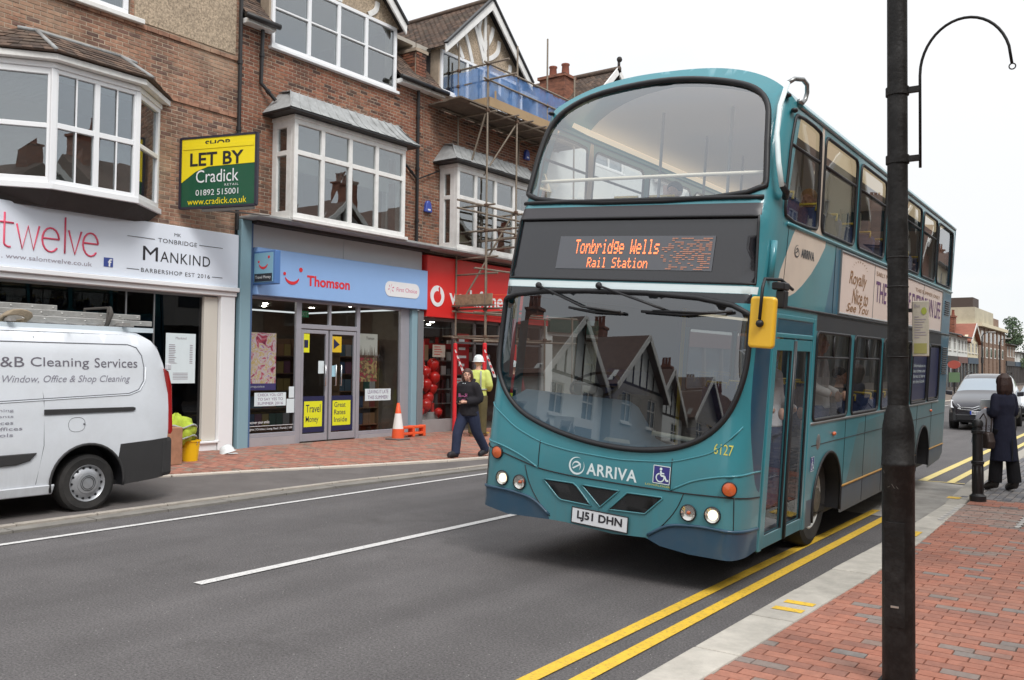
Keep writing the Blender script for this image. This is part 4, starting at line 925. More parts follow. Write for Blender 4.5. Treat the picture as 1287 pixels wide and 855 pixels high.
def travel_signs():
    blue = mat('travel_blue', srgb(150, 188, 238), rough=.35, var=.02, coat=.2); red = mat('travel_red', srgb(226, 52, 60), rough=.4)
    T, fn = sign('fascia_sign', 'light blue travel shop fascia sign reading Thomson with a red smile', (FX - .1, -14.8, 11.62, 16.86, 3.225, 4.2), blue)
    def smile(mb, cx, cz, w, fnn, d=.006):
        pts = []
        for i in range(15):
            a = radians(205 + (335 - 205) * i / 14); pts.append((cx + w * .5 * cos(a), cz + w * .5 * sin(a) + .12 * w))
        inn = []
        for i in range(15):
            a = radians(205 + (335 - 205) * i / 14); inn.append((cx + w * .47 * cos(a), cz + w * .34 * sin(a) + .12 * w))
        mb.prism([fnn(u, v) for u, v in pts + inn[::-1]], (d, 0, 0))
        for (u, v, r) in ((cx + w * .56, cz + .42 * w, .115 * w), (cx - w * .48, cz + .14 * w, .085 * w)):
            mb.prism([fnn(u + r * cos(a * pi / 8), v + r * sin(a * pi / 8)) for a in range(16)], (d, 0, 0))
    mb = MB(); smile(mb, 12.52, 3.66, .42, fn); text(mb, 'Thomson', fn, 12.93, 14.19, 3.51, 3.74, bold=.03); mb.build('lettering', red, T, fix=False)
    mb = MB(); mb.prism([fn(u, v) for u, v in roundrect(15.33, 16.54, 3.47, 3.83, .16)], (.006, 0, 0)); pl = mb.build('badge', white, T)
    f2 = lambda u, v: (.012, u - 11.62, v - 3.225); mb = MB()
    text(mb, 'First Choice', f2, 15.72, 16.45, 3.6, 3.7)
    for i in range(6):
        a = i * pi / 3 + .3; mb.prism([f2(15.53 + .03 * cos(a) - .012, 3.66 + .03 * sin(a)), f2(15.53 + .1 * cos(a), 3.66 + .1 * sin(a) - .015), f2(15.53 + .1 * cos(a), 3.66 + .1 * sin(a) + .02)], (.002, 0, 0))
    mb.build('lettering', mat('badge_pink', srgb(214, 96, 140), rough=.5), pl, fix=False)
    # projecting sign
    P = thing('projecting_sign', 'small square blue projecting sign with a red smile and Travel Money on the travel shop', 'shop sign', (-14.22, 11.6, 3.42))
    mb = MB(); mb.box(-.7, 0, 0, .14, 0, .68); mb.build('case', mat('sign_blue_dark', srgb(84, 124, 182), rough=.4, coat=.2), P, bevel=.015)
    mb = MB(); mb.box(-.64, -.06, -.012, -.001, .05, .64); mb.build('face', mat('sign_face', srgb(140, 186, 208), rough=.35), P)
    mb = MB(); mb.box(-.62, -.08, -.018, -.0125, .06, .22); mb.build('panel', ink, P)
    ff = lambda u, v: (u, -.02, v); mb = MB(); smile(mb, -.35, .42, .3, lambda u, v: (u, -.0135, v), d=0)
    m3 = MB()
    w = .3; pts = [(-.35 + w * .5 * cos(radians(205 + 130 * i / 14)), .42 + w * .5 * sin(radians(205 + 130 * i / 14)) + .036) for i in range(15)]; inn = [(-.35 + w * .47 * cos(radians(205 + 130 * i / 14)), .42 + w * .34 * sin(radians(205 + 130 * i / 14)) + .036) for i in range(15)]
    m3.prism([(u, -.013, v) for u, v in pts + inn[::-1]], (0, -.004, 0))
    for (u, v, r) in ((-.35 + w * .56, .42 + .42 * w, .03), (-.35 - w * .48, .42 + .14 * w, .025)): m3.prism([(u + r * cos(a * pi / 8), -.013, v + r * sin(a * pi / 8)) for a in range(16)], (0, -.004, 0))
    m3.build('emblem', red, P)
    m3 = MB(); text(m3, 'Travel Money', ff, -.59, -.11, .1, .18); m3.build('lettering', white, P, fix=False)
travel_signs()
# posters in the travel shop
def colourposter(label, y0, y1, z0, z1, cols, seed, top=None, X=-15.12):
    o = thing('poster', label, 'poster', (X, y0, z0)); w, h = y1 - y0, z1 - z0
    m = bpy.data.materials.new('poster_print_%d' % seed); m.use_nodes = True; N = m.node_tree.nodes; L = m.node_tree.links; p = N['Principled BSDF']; p.inputs['Roughness'].default_value = .5
    t = N.new('ShaderNodeTexCoord'); z = N.new('ShaderNodeTexNoise'); z.inputs['Scale'].default_value = 4.5; z.inputs['Detail'].default_value = 5; z.inputs['Distortion'].default_value = 1.6
    mpn = N.new('ShaderNodeMapping'); mpn.inputs['Location'].default_value = (seed, seed * 2, 0); L.new(t.outputs['Object'], mpn.inputs[0]); L.new(mpn.outputs[0], z.inputs[0])
    c = N.new('ShaderNodeValToRGB'); e = c.color_ramp.elements
    while len(e) < len(cols): e.new(.5)
    for i, cc in enumerate(cols): e[i].position = .3 + .4 * i / (len(cols) - 1); e[i].color = (*srgb(*cc), 1)
    L.new(z.outputs[0], c.inputs[0]); L.new(c.outputs[0], p.inputs['Base Color'])
    mb = MB(); mb.box(-.006, 0, 0, w, 0, h); mb.build('sheet', m, o); return o, w, h
o, w, h = colourposter('large pink and white poster at the left of the travel shop window', 11.61, 12.4, 1.27, 2.47, [(120, 50, 90), (225, 90, 110), (240, 225, 235), (235, 200, 120), (245, 235, 245), (190, 110, 180)], 1)
mb = MB(); mb.box(.001, .004, 0, w, 0, .14); mb.build('panel', mat('poster_violet', srgb(90, 80, 140), rough=.5), o)
mb = MB(); text(mb, 'turquoise', lambda u, v: (.006, u, v), .08, .5, .04, .1); mb.build('lettering', white, o, fix=False)
o, w, h = colourposter('poster of people under a pale sky in the right-hand travel shop window', 14.8, 15.43, 1.43, 2.56, [(70, 50, 40), (180, 60, 80), (90, 80, 60), (190, 160, 110), (60, 50, 50)], 2)
mb = MB(); mb.box(.001, .004, 0, w, h * .55, h); mb.build('panel', mat('poster_sky', srgb(206, 204, 196), rough=.5), o)
mb = MB(); rr = random.Random(9)
for i in range(16): x = .04 + i * .036; mb.prism([(.005, x, h * .5), (.005, x + .03, h * .5), (.005, x + .022 + rr.uniform(-.02, .02), h * (.6 + rr.random() * .18))], (.002, 0, 0))
mb.build('figures', mat('poster_figures', srgb(96, 70, 58), rough=.6), o)
mb = MB(); text(mb, 'Thomson', lambda u, v: (.006, u, v), .25, .52, h * .88, h * .94); mb.build('lettering', ink, o, fix=False)
for lab, (a, b, c, d), txt in (('white handwritten notice low in the left travel shop window', (11.8, 12.62, .94, 1.22), ('CHECK YOU GET', 'TO SAY YES TO', 'SUMMER 2016')), ('white notice reading Leaving it late this summer in the right travel shop window', (14.97, 15.83, .98, 1.26), ('LEAVING IT LATE', 'THIS SUMMER?'))):
    o, fn = poster('notice', lab, a, b, c, d, paper, X=-15.04, cat='notice'); mb = MB(); n = len(txt)
    for i, tt in enumerate(txt): text(mb, tt, fn, .1, .9, 1 - (i + .85) / n * .95, 1 - (i + .2) / n * .95)
    mb.build('lettering', mat('ink_plum', srgb(120, 90, 130), rough=.6), o, fix=False)
for lab, q in (('small pale notice above another beside the travel shop door', (12.7, 12.84, 1.1, 1.34)), ('pale square notice beside the travel shop door, lower of two', (12.64, 12.85, .78, 1.08))):
    o, fn = poster('notice', lab, *q, paper, X=-15.04, cat='notice')
for lab, q, mt in (('yellow and navy card inside the left travel shop door', (13.06, 13.25, 2.08, 2.5), MATS['yellow_vinyl']), ('white card on the left travel shop door', (13.52, 13.68, 1.62, 1.9), paper), ('pale blue card on the right travel shop door', (13.88, 14.05, 1.55, 1.8), mat('pale_blue_card', srgb(170, 214, 232), rough=.5)), ('yellow arrow card at the top of the right travel shop door', (13.9, 14.2, 2.1, 2.46), mat('amber_card', srgb(222, 186, 40), rough=.5))):
    o, fn = poster('card', lab, *q, mt, X=-15.045, cat='notice'); mb = MB()
    if 'navy' in lab: mb.prism([fn(.2, .25), fn(.8, .25), fn(.8, .65), fn(.2, .65)], (.002, 0, 0)); mb.build('print', MATS['navy_vinyl'], o)
    if 'arrow' in lab: mb.prism([fn(.2, .2), fn(.8, .5), fn(.2, .85)], (.002, 0, 0)); mb.build('print', MATS['navy_vinyl'], o)
# window vinyl lettering at the foot
o = thing('window_lettering', 'white lettering and thin lines along the foot of the left travel shop window', 'lettering', (-15.05, 11.6, .4)); mb = MB()
text(mb, 'Discover your smile', lambda u, v: (0, u, v), .04, .6, .16, .24); text(mb, 'Flights | Cruises | Long Haul | Family | UK', lambda u, v: (0, u, v), .04, 1.22, .03, .09); mb.prism([(0, .02, .125), (0, 1.24, .125), (0, 1.24, .133), (0, .02, .133)], (.002, 0, 0)); mb.build('lettering', white, o, fix=False)
def unit3():
    B = thing('building', 'brick building behind the scaffolding with a half-timbered gable above the red phone shop', 'building', (0, 0, 0))
    y0, y1 = 16.86, 22.45
    holes = [(17.5, 20.9, 4.86, 6.9), (17.5, 21.05, 8.95, 10.05)]
    mb = MB(); cutwall(mb, FX - .006, .28, y0, y1, 4.7, 8.8, holes); cutwall(mb, FX - .006, .28, 17.4, 21.15, 8.8, 10.08, holes); mb.build('wall', mortB, B)
    bh = [(h[0] - y0, h[1] - y0, h[2] - 4.72, h[3] - 4.72) for h in holes]
    bricks('brick', B, (FX - .006, y0, 4.72), (0, 1, 0), (0, 0, 1), (1, 0, 0), y1 - y0, 4.03, brickB, depth=.006, joint=.013, holes=bh, nobj=300, seed=31)
    boxbay(B, 17.5, 20.95, 4.84, 6.92, 6.16, X1=-14.4, mull=[.225, .475, .72], seed=8)
    gable(B, 19.3, 1.95, 10.15, 11.93, 17.45, 21.1, 8.95, 10.06, [.3, .5, .7], [], TREE)
    mainroof(B, y0, y1, 17.4, 21.2)
    mb = MB(); mb.box(FX - .1, -14.35, y0, y1, 4.735, 4.8); mb.build('shop_ledge', slate, B, bevel=.01)
    rooms(B, y0, y1)
    red = mat('shop_red', srgb(196, 30, 34), rough=.4, coat=.2)
    mb = MB(); X0, X1 = -15.1, -15.03
    for y in (16.9, 18.2, 19.1, 20.2, 22.3): mb.box(X0, X1, y - .03, y + .03, .45, 3.05)
    mb.box(X0, X1, 16.87, 22.4, 2.98, 3.05); mb.box(X0, X1, 18.2, 22.4, 2.42, 2.47); mb.build('shopfront_frame', mat('phone_frame', srgb(120, 118, 120), rough=.4, metal=.4), B)
    mb = MB(); mb.box(-15.15, -14.98, 16.87, 18.17, .1, .44); mb.build('stallriser', mat('stall_pale', srgb(150, 146, 146), rough=.7, dirt=.3), B)
    for a, b in ((16.93, 18.17), (18.23, 19.07), (19.13, 20.17), (20.23, 22.27)):
        m2 = MB(); m2.poly([(-15.07, a, .45), (-15.07, b, .45), (-15.07, b, 2.98), (-15.07, a, 2.98)]); m2.build('pane', shop_g, B, fix=False)
    mb = MB(); mb.box(-19, -18.9, 16.95, 22.4, .1, 3.05); mb.box(-19, -15.1, 16.88, 16.93, .1, 3.05); mb.box(-19, -15.1, 22.3, 22.35, .1, 3.05); mb.build('shop_interior', mat('phone_wall', srgb(130, 104, 98), rough=.9, var=.1), B)
    mb = MB(); mb.box(-19, -15.1, 16.9, 22.35, .09, .13); mb.box(-19, -15.1, 16.9, 22.35, 3.06, 3.1); mb.build('floor', MATS['shop_floor'], B)
    mb = MB()
    for x, y in ((-15.5, 17.2), (-15.9, 18), (-16.5, 17.4), (-16.5, 19), (-17.5, 20)): mb.lathe([(0, 3.045), (.06, 3.045), (.06, 3.06)], (x, y, 0), n=10)
    mb.build('ceiling_light', MATS['lamp_glow'], B)
    # red band and cream wall units inside
    mb = MB(); mb.box(-15.9, -15.85, 16.95, 18.15, 2.4, 2.55); mb.box(-16.3, -16.25, 18.3, 20, 2.3, 2.45); mb.build('display_band', red, B)
    mb = MB()
    for i in range(4): mb = MB(); mb.box(-15.92, -15.86, 17.0 + i * .29, 17.26 + i * .29, 1.98, 2.38); mb.build('display_panel', mat('cream_panel', srgb(206, 176, 140), rough=.7), B)
    return B
unit3()
def phone_display():
    for i, (lab, y, z, w, h, c) in enumerate((('red upright poster at the left edge of the phone shop window', 16.96, 1.75, .22, .7, (190, 60, 56)), ('white price card low at the left edge of the phone shop window', 16.96, 1.25, .2, .34, (214, 210, 210)), ('pale poster of phones above the balloons in the phone shop window', 17.5, 2.05, .5, .32, (206, 190, 176)), ('wide white display card behind the scaffold pole in the phone shop window', 18.3, 1.1, .6, .4, (200, 196, 194)), ('tall red hanging banner inside the phone shop behind the workers', 18.5, 1.6, .5, 1.1, (180, 36, 40)), ('grey screen showing a pale picture inside the phone shop', 19.25, 1.7, .7, .45, (130, 140, 150)))):
        o, fn = poster('poster', lab, y, y + w, z, z + h, mat('phone_poster_%d' % i, srgb(*c), rough=.5, var=.12, vs=6), X=-15.16)
        m = MB()
        for k in range(4): m.prism([fn(.12, .8 - k * .2), fn(.6 + .08 * (k % 3), .8 - k * .2), fn(.6 + .08 * (k % 3), .86 - k * .2), fn(.12, .86 - k * .2)], (.001, 0, 0))
        m.build('print', white if c[0] < 200 else red_ink, o)
    T = thing('display_stand', 'low stand of boxed phones inside the phone shop window under the balloons', 'display stand'); rnd = random.Random(8)
    m = MB(); m.box(-15.75, -15.45, 17.0, 18.1, .13, .6); m.build('plinth', mat('stand_white', srgb(190, 186, 184), rough=.5), T)
    for k in range(7): m = MB(); h = rnd.uniform(.12, .24); y = 17.05 + k * .15; m.box(-15.62, -15.56, y, y + .1, .6, .6 + h); m.build('phone_box', [red_ink, white, gasket0][k % 3], T)
    T = thing('display_wall', 'wall of dark phone shelves at the back of the phone shop', 'shelves')
    for k in range(5): m = MB(); m.box(-17.4, -17.1, 17.0, 21.8, .7 + k * .42, .73 + k * .42); m.build('shelf', mat('phone_shelf', srgb(150, 146, 142), rough=.6), T)
    m = MB()
    for k in range(5):
        y = 17.1
        while y < 21.6: m.box(-17.2, -17.16, y, y + rnd.uniform(.08, .2), .73 + k * .42, .73 + k * .42 + rnd.uniform(.12, .3), rnd.randrange(4)); y += .26
    m.build('stock', [red_ink, white, gasket0, mat('stock_grey', srgb(120, 120, 124), rough=.6)], T, kind='stuff')
red_ink = mat('ink_red', srgb(206, 40, 40), rough=.5); gasket0 = mat('stock_black', srgb(40, 40, 44), rough=.5)
phone_display()
def phone_sign():
    red = mat('phone_sign_red', srgb(222, 44, 42), rough=.35, coat=.3)
    T, fn = sign('fascia_sign', 'bright red phone shop fascia sign with a white ring logo behind the scaffolding', (FX - .1, -14.84, 16.88, 22.42, 3.06, 4.62), red)
    mb = MB(); mb.prism([fn(17.27 + .27 * cos(i * pi / 14), 3.6 + .27 * sin(i * pi / 14)) for i in range(28)], (.012, 0, 0)); b = mb.build('emblem', white, T)
    # speech-mark drop
    pts = []
    for i in range(20):
        a = radians(70 + 330 * i / 19); pts.append((17.27 + .15 * cos(a), 3.58 + .15 * sin(a)))
    pts.append((17.36, 3.86)); pts.append((17.3, 3.8))
    mb = MB(); mb.prism([(.0125, u - 16.88, v - 3.06) for u, v in pts], (.004, 0, 0)); mb.build('emblem', red, T)
    mb = MB(); text(mb, 'vodafone', fn, 17.75, 20.1, 3.42, 3.86, bold=.02); mb.build('lettering', white, T, fix=False)
phone_sign()
# red balloons in the phone shop window
bal = mat('balloon_red', srgb(214, 40, 34), rough=.3, coat=.5)
rr = random.Random(4)
bs = [(17.22, 1.78), (17.75, 1.8), (17.48, 1.6), (17.2, 1.42), (17.8, 1.46), (17.52, 1.28), (17.26, 1.2), (17.8, 1.18), (17.66, .92), (17.5, .74), (17.34, .58), (17.2, .5), (18.0, .55)]
names = ['top left', 'top right', 'upper middle', 'left, second row', 'right, second row', 'middle, third row', 'left, third row', 'right, third row', 'fourth row', 'fifth row', 'sixth row', 'lowest', 'small, low at the right']
for (y, z), nm in zip(bs, names):
    mb = MB(); r = .16 if z > .7 else .11; mb.lathe([(.001, r * 1.1), (r * .5, r * .98), (r * .86, r * .6), (r, .05), (r * .9, -.4 * r), (r * .6, -.8 * r), (r * .25, -1.12 * r), (.012, -1.25 * r), (.02, -1.32 * r)], n=16)
    b = mb.build('balloon', bal, smooth=True); b.location = (-15.35 - rr.random() * .12, y, z + .05); tag(b, 'red balloon in the phone shop window, %s of the cluster' % nm, 'balloon', 'red balloons in the phone shop window')
for nm, (y, z), sd in (('blue alarm box on the brick between the two white bays', (17.0, 5.86), 1), ('dark blue alarm box high on the wall under the scaffold deck', (21.35, 8.06), 2)):
    T = thing('alarm_box', nm, 'alarm box', (FX, y, z)); mb = MB(); mb.prism([(0, -.13, -.14), (0, .13, -.14), (0, .09, .08), (0, .04, .15), (0, -.04, .15), (0, -.09, .08)], (.09, 0, 0)); mb.build('cover', mat('alarm_blue', srgb(62, 84, 170), rough=.4), T, bevel=.015); mb = MB(); mb.box(.091, .094, -.05, .05, -.1, -.06); mb.build('plate', white, T)
# let-by board
def letby():
    a = Vector((-14.93, 9.9, 4.735)); b = Vector((-13.33, 10.4, 4.735)); L = (b - a).length; H = 1.33
    T = thing('letting_board', 'yellow and green LET BY estate agent board projecting from the brick wall', 'sign', a, atan2(b.y - a.y, b.x - a.x))
    gr = mat('board_green', srgb(30, 88, 62), rough=.4, coat=.2); ye = mat('board_yellow', srgb(250, 226, 30), rough=.4, coat=.2)
    mb = MB(); mb.box(0, L, 0, .03, 0, H); mb.build('board', gr, T)
    fn = lambda u, v: (u, -.009, v)
    mb = MB(); mb.prism([(0.03, -.001, H - .03), (L - .03, -.001, H - .03), (L - .03, -.001, .78), (.62, -.001, .76), (.35, -.001, .68), (.03, -.001, .48)], (0, -.004, 0)); mb.build('panel', ye, T)
    fr = MB()
    for (x0, x1, z0, z1) in ((-.02, .03, 0, H), (L - .03, L + .02, 0, H), (0, L, H - .03, H + .01), (0, L, -.02, .02)): fr.box(x0, x1, -.015, .05, z0, z1)
    fr.build('frame', mat('dark_frame', srgb(50, 46, 60), rough=.5), T)
    m = MB(); text(m, 'LET BY', fn, .22, 1.4, .78, 1.03, bold=.022)
    text(m, 'SHOP', fn, .55, 1.1, 1.13, 1.25, bold=.02); m.build('lettering', ink, T, fix=False)
    m = MB(); m.box(.06, L - .06, -.014, -.01, 1.1, 1.185); m.build('slip', ye, T)
    m = MB(); text(m, 'Cradick', fn, .36, 1.3, .46, .70); text(m, 'RETAIL', fn, 1.0, 1.3, .38, .42, spacing=1.3); text(m, '01892 515001', fn, .36, 1.3, .22, .33); m.build('lettering', white, T, fix=False)
    m = MB(); text(m, 'www.cradick.co.uk', fn, .18, 1.48, .05, .17); m.build('lettering', ye, T, fix=False)
    m = MB(); m.tube((.75, .02, -.06), (L - .1, .6, -.1), .018, 6); m.tube((.2, .03, 1.2), (.3, .9, 1.1), .018, 6); m.box(.5, L - .05, .0, .05, -.08, -.03); m.build('bracket', mat('galv', srgb(120, 116, 112), rough=.5, metal=.5), T)
letby()
# ================================================================== DOUBLE-DECKER BUS
teal = mat('bus_teal', srgb(60, 138, 150), rough=.32, var=.03, vs=1.5, coat=.55, dirt=.3, ds=1.1, dirtcol=(.11, .15, .15), bump=.03, bs=3, grime=.32, gz=(.25, 1.1))
teal2 = mat('bus_blue', srgb(40, 104, 130), rough=.35, var=.05, vs=1.5, coat=.4, dirt=.45, ds=1.4, dirtcol=(.12, .13, .13), bump=.03, bs=3)
navyb = mat('bus_navy', srgb(38, 74, 98), rough=.35, var=.05, coat=.4, dirt=.3, ds=3, dirtcol=(.12, .12, .12), grime=.12, gz=(.2, .6))
cream = mat('bus_cream', srgb(222, 208, 192), rough=.35, coat=.4, dirt=.15, ds=2)
greyb = mat('bus_skirt', srgb(74, 92, 108), rough=.5, var=.1, vs=3, dirt=.6, ds=2.5, dirtcol=(.14, .13, .12), grime=.9, gz=(.2, .7))
mudteal = mat('bus_dusty_teal', srgb(78, 124, 130), rough=.45, var=.08, vs=2, coat=.2, dirt=.55, ds=1.6, dirtcol=(.2, .19, .17), grime=.8, gz=(.25, 1.3))
gasket = mat('rubber', srgb(32, 32, 35), rough=.5); bwhite = mat('bus_white', srgb(226, 240, 242), rough=.35, coat=.3)
bglass = glassmat('bus_glass', (.82, .85, .85), 1.7, wave=.02); wsglass = glassmat('windscreen_glass', (.42, .45, .46), 2.3, wave=0); upglass = glassmat('upper_screen_glass', (.95, .96, .96), 2.65, wave=0)
blackpan = mat('black_panel', srgb(40, 40, 44), rough=.12, coat=.6)
silver = mat('silver_frame', srgb(150, 152, 152), rough=.35, metal=.7)
PXS, PSS, ARC = [], [], []
def _bus_curve():
    k = .91; f = [(i / 200, .018 * (i / 200) ** 2) for i in range(182)]
    for i in range(25):
        a = pi / 2 * i / 24; x = k + (1 - k) * sin(a); f.append((x, .018 * x * x + .25 * (1 - cos(a))))
    s = .32
    while s < 9.72: f.append((1.0, s)); s += .05
    arc = [0]
    for a, b in zip(f, f[1:]): arc.append(arc[-1] + hypot((b[0] - a[0]) * 1.25, b[1] - a[1]))
    return np.array([p[0] for p in f]), np.array([p[1] for p in f]), np.array(arc)
PXS, PSS, ARC = _bus_curve()
RZ = [0, .9, 2.43, 3.04, 3.2, 3.7, 4.15, 4.52]; RV = [0, 0, .12, .24, .32, .48, .66, .88]
sm01 = lambda x: (lambda y: y * y * (3 - 2 * y))(min(1, max(0, x)))
def ztop(x): return 4.08 + .425 * max(0, 1 - min(1, abs(x)) ** 2.6) ** .72
def BP(u, z, off=0.0):
    """point of the bus skin: u = distance round the body from the centre of the front, z = height; off = outwards"""
    a = abs(u); x = float(np.interp(a, ARC, PXS)); s = float(np.interp(a, ARC, PSS)); hw = 1.28 - .01125 * z
    s2 = s + float(np.interp(z, RZ, RV)) * (1 - sm01(s / 1.8)); sg = 1 if u > 0 else -1
    p = Vector((-1.233 + sg * x * hw, s2, z))
    if off:
        a1 = a - .035; a2 = a + .035; x1 = float(np.interp(abs(a1), ARC, PXS)) * (1 if a1 >= 0 else -1); x2 = float(np.interp(a2, ARC, PXS)); q1 = float(np.interp(abs(a1), ARC, PSS)); q = float(np.interp(a2, ARC, PSS))
        t = Vector((sg * (x2 - x1) * hw, (q - q1), 0)); n = Vector((t.y * sg, -t.x * sg, 0))
        if n.length > 1e-9: p += n.normalized() * off
    return p
def UX(x): return float(np.interp(x, PXS, ARC))
def bus():
    R = Matrix.Rotation(radians(1.26), 4, 'Z') @ Matrix.Rotation(radians(4.08), 4, 'Y') @ Matrix.Rotation(radians(.45), 4, 'X')
    B = thing('bus', 'turquoise double-decker bus with black destination panel reading Tonbridge Wells Rail Station', 'bus')
    B.matrix_world = Matrix.Translation((-2.73, 6.73, 0)) @ R
    L = 9.45
    def loopmesh(name, poly, off, mt, parent=B, step=.05, gu=.12, gv=.12, regions=(), holes=(), smooth=True, **kw):
        mb = MB(); panel(mb, poly, holes, regions, lambda u, v: BP(u, v, off), step, gu, gv)
        o = mb.build(name, mt, parent, fix=False, smooth=smooth, **kw); return o
    def gask(poly, r=.018, off=.008, parent=B, name='gasket', mt=None, step=.06):
        mb = MB(); mb.path([BP(u, z, off) for u, z in dens(poly, step)], r, 6, closed=True); return mb.build(name, mt or gasket, parent, smooth=True)
    ug = smoothloop([(-1.2, 3.2), (-1.195, 3.5), (-1.18, 3.8), (-1.12, 4.1), (-.84, 4.31), (-.35, 4.395), (.12, 4.41), (.55, 4.345), (.9, 4.24), (1.06, 4.08), (1.105, 3.82), (1.15, 3.5), (1.185, 3.2)], 2)
    ws = smoothloop([(-1.2, 2.385), (-1.215, 2.1), (-1.205, 1.8), (-1.12, 1.49), (-.9, 1.265), (-.574, 1.145), (-.21, 1.075), (.117, 1.05), (.42, 1.063), (.705, 1.12), (.94, 1.245), (1.11, 1.45), (1.195, 1.75), (1.21, 2.0), (1.19, 2.385)], 2)
    ds = [(-1.165, 2.49), (1.215, 2.49), (1.17, 3.05), (-1.16, 3.05)]
    # ---- front panel
    top = [(u, ztop(float(np.interp(abs(u), ARC, PXS))) ) for u in np.linspace(1.6, -1.55, 60)]
    outline = [(-1.55, .40), (-1.2, .34), (-.9, .30), (-.45, .33), (-.3, .335), (.17, .32), (.47, .345), (.6, .30), (.85, .28), (1.2, .29), (1.6, .32)] + top
    blueR = smoothloop([(.487, .25), (.487, .37), (.65, .485), (.93, .515), (1.3, .51), (1.65, .5), (1.65, .25)], 1); blueL = [(-u + .03, z) for u, z in blueR][::-1]
    pillar = smoothloop([(1.29, 2.2), (1.275, 1.6), (1.31, 1.3), (1.4, 1.02), (1.5, .84), (1.62, .78), (1.66, 1.5), (1.66, 2.2)], 1)
    strip_ = [(-1.28, 2.408), (1.25, 2.408), (1.255, 2.468), (-1.28, 2.468)]; dk = [(-1.2, 2.33), (1.19, 2.33), (1.2, 2.406), (-1.22, 2.406)]
    band = [(-1.2, 3.06), (1.19, 3.06), (1.18, 3.165), (-1.2, 3.165)]
    mb = MB(); panel(mb, outline, [ug, ws, ds], [(blueR, 1), (blueL, 1), (pillar, 1), (dk, 3), (strip_, 2), (band, 4)], BP, .04, .09, .09)
    mb.build('front_panel', [teal, navyb, bwhite, blackpan, mat('band_dark', srgb(58, 56, 60), rough=.4)], B, fix=False, smooth=True)
    # ---- sides
    up = [(1.42, 2.66), (2.88, 4.09), (4.24, 5.48), (5.62, 6.5), (6.62, 7.64), (7.8, 8.86), (9.0, 10.3)]
    loops_up = []
    for i, (a, b) in enumerate(up):
        if i == 0: l = smoothloop([(1.62, 3.08), (2.7, 3.09), (2.76, 3.15), (2.7, 3.95), (2.62, 4.0), (1.45, 4.0), (1.38, 3.93), (1.5, 3.2)], 1)
        else: l = roundrect(a, b, 3.1, 3.99, .09)
        loops_up.append(l)
    low = [(2.97, 4.2), (4.4, 5.62), (5.8, 7.45), (7.6, 8.75), (8.85, 9.75)]
    loops_lo = [roundrect(a, b, 1.32, 2.16, .06) for a, b in low]
    arch = lambda c, r=.52: [(c + r, .2)] + [(c + r * cos(radians(a)), .46 + r * sin(radians(a))) for a in range(0, 181, 12)] + [(c - r, .2)]
    a1, a2 = arch(3.64), arch(8.70, .5)
    door = [(1.62, .30), (2.9, .30), (2.9, 2.28), (1.62, 2.28)]
    def side(sg):
        out_ = [(1.6, .32), (3.1, .30)] + [(3.64 + .52 * cos(radians(a)), .46 + .52 * sin(radians(a))) for a in range(198, -19, -12)] + [(4.2, .28), (8.17, .28)] + [(8.7 + .5 * cos(radians(a)), .46 + .5 * sin(radians(a))) for a in range(198, -19, -12)] + [(9.24, .28), (10.3, .33), (10.52, .42), (10.52, 4.08), (1.6, 4.08)]
        f = lambda l: [(sg * u, z) for u, z in l]
        holes = loops_up + (loops_lo if sg > 0 else [roundrect(a, b, 1.32, 2.16, .06) for a, b in [(1.75, 2.8)] + low]) + ([door] if sg > 0 else [])
        sw = smoothloop([(2.72, 4.1), (2.86, 4.1), (2.87, 3.09), (3.17, 3.05), (2.78, 2.74), (2.25, 2.5), (1.9, 2.42), (1.63, 2.42), (1.63, 2.6), (1.76, 2.76), (1.98, 3.02), (2.1, 3.06), (2.72, 3.07)], 1)
        regs = [([(4.3, .45), (10.6, .45), (10.6, 1.3), (7.5, 1.3), (4.8, 1.2)], 4), ([(1.2, 2.18), (10.6, 2.18), (10.6, 2.32), (1.2, 2.32)], 3) if False else ([(2.95, 2.17), (9.8, 2.17), (9.8, 2.33), (2.95, 2.33)], 6),
                ([(3.18, 2.36), (10.6, 2.36), (10.6, 3.0), (3.5, 3.03)], 1), ([(9.8, 1.3), (10.6, 1.3), (10.6, 2.33), (9.8, 2.33)], 1), ([(2.9, .15), (10.6, .15), (10.6, .56), (2.9, .56)], 5), (sw, 2)]
        mb = MB(); panel(mb, f(out_), [f(h) for h in holes], [(f(r), m) for r, m in regs], BP, .06, .3, .3)
        mb.build('side_panel', [teal, teal2, cream, blackpan, mudteal, greyb, mat('cantrail_dark', srgb(52, 56, 60), rough=.45, dirt=.3)], B, fix=False, smooth=True)
        for i, l in enumerate(loops_up + (loops_lo if sg > 0 else loops_lo)):
            g = gask(f(l), .016, .004)
            w = loopmesh('side_window', f(l), -.012, bglass, gu=.6, gv=.6, step=.12)
            us = [p[0] for p in l]; zs = [p[1] for p in l]; a, b = min(us), max(us)
            if i < 6: m = MB(); m.path([BP(sg * (a + .03), 3.72, .0), BP(sg * (b - .03), 3.72, .0)], .014, 6); m.build('hopper_bar', gasket, w, smooth=True)
            elif 7 <= i < 9: m = MB(); m.path([BP(sg * (a + .03), 1.92, .0), BP(sg * (b - .03), 1.92, .0)], .012, 6); m.path([BP(sg * ((a + b) / 2), 1.92, .0), BP(sg * (a + b) / 2, 2.14, 0)], .012, 6); m.build('hopper_bar', gasket, w, smooth=True)
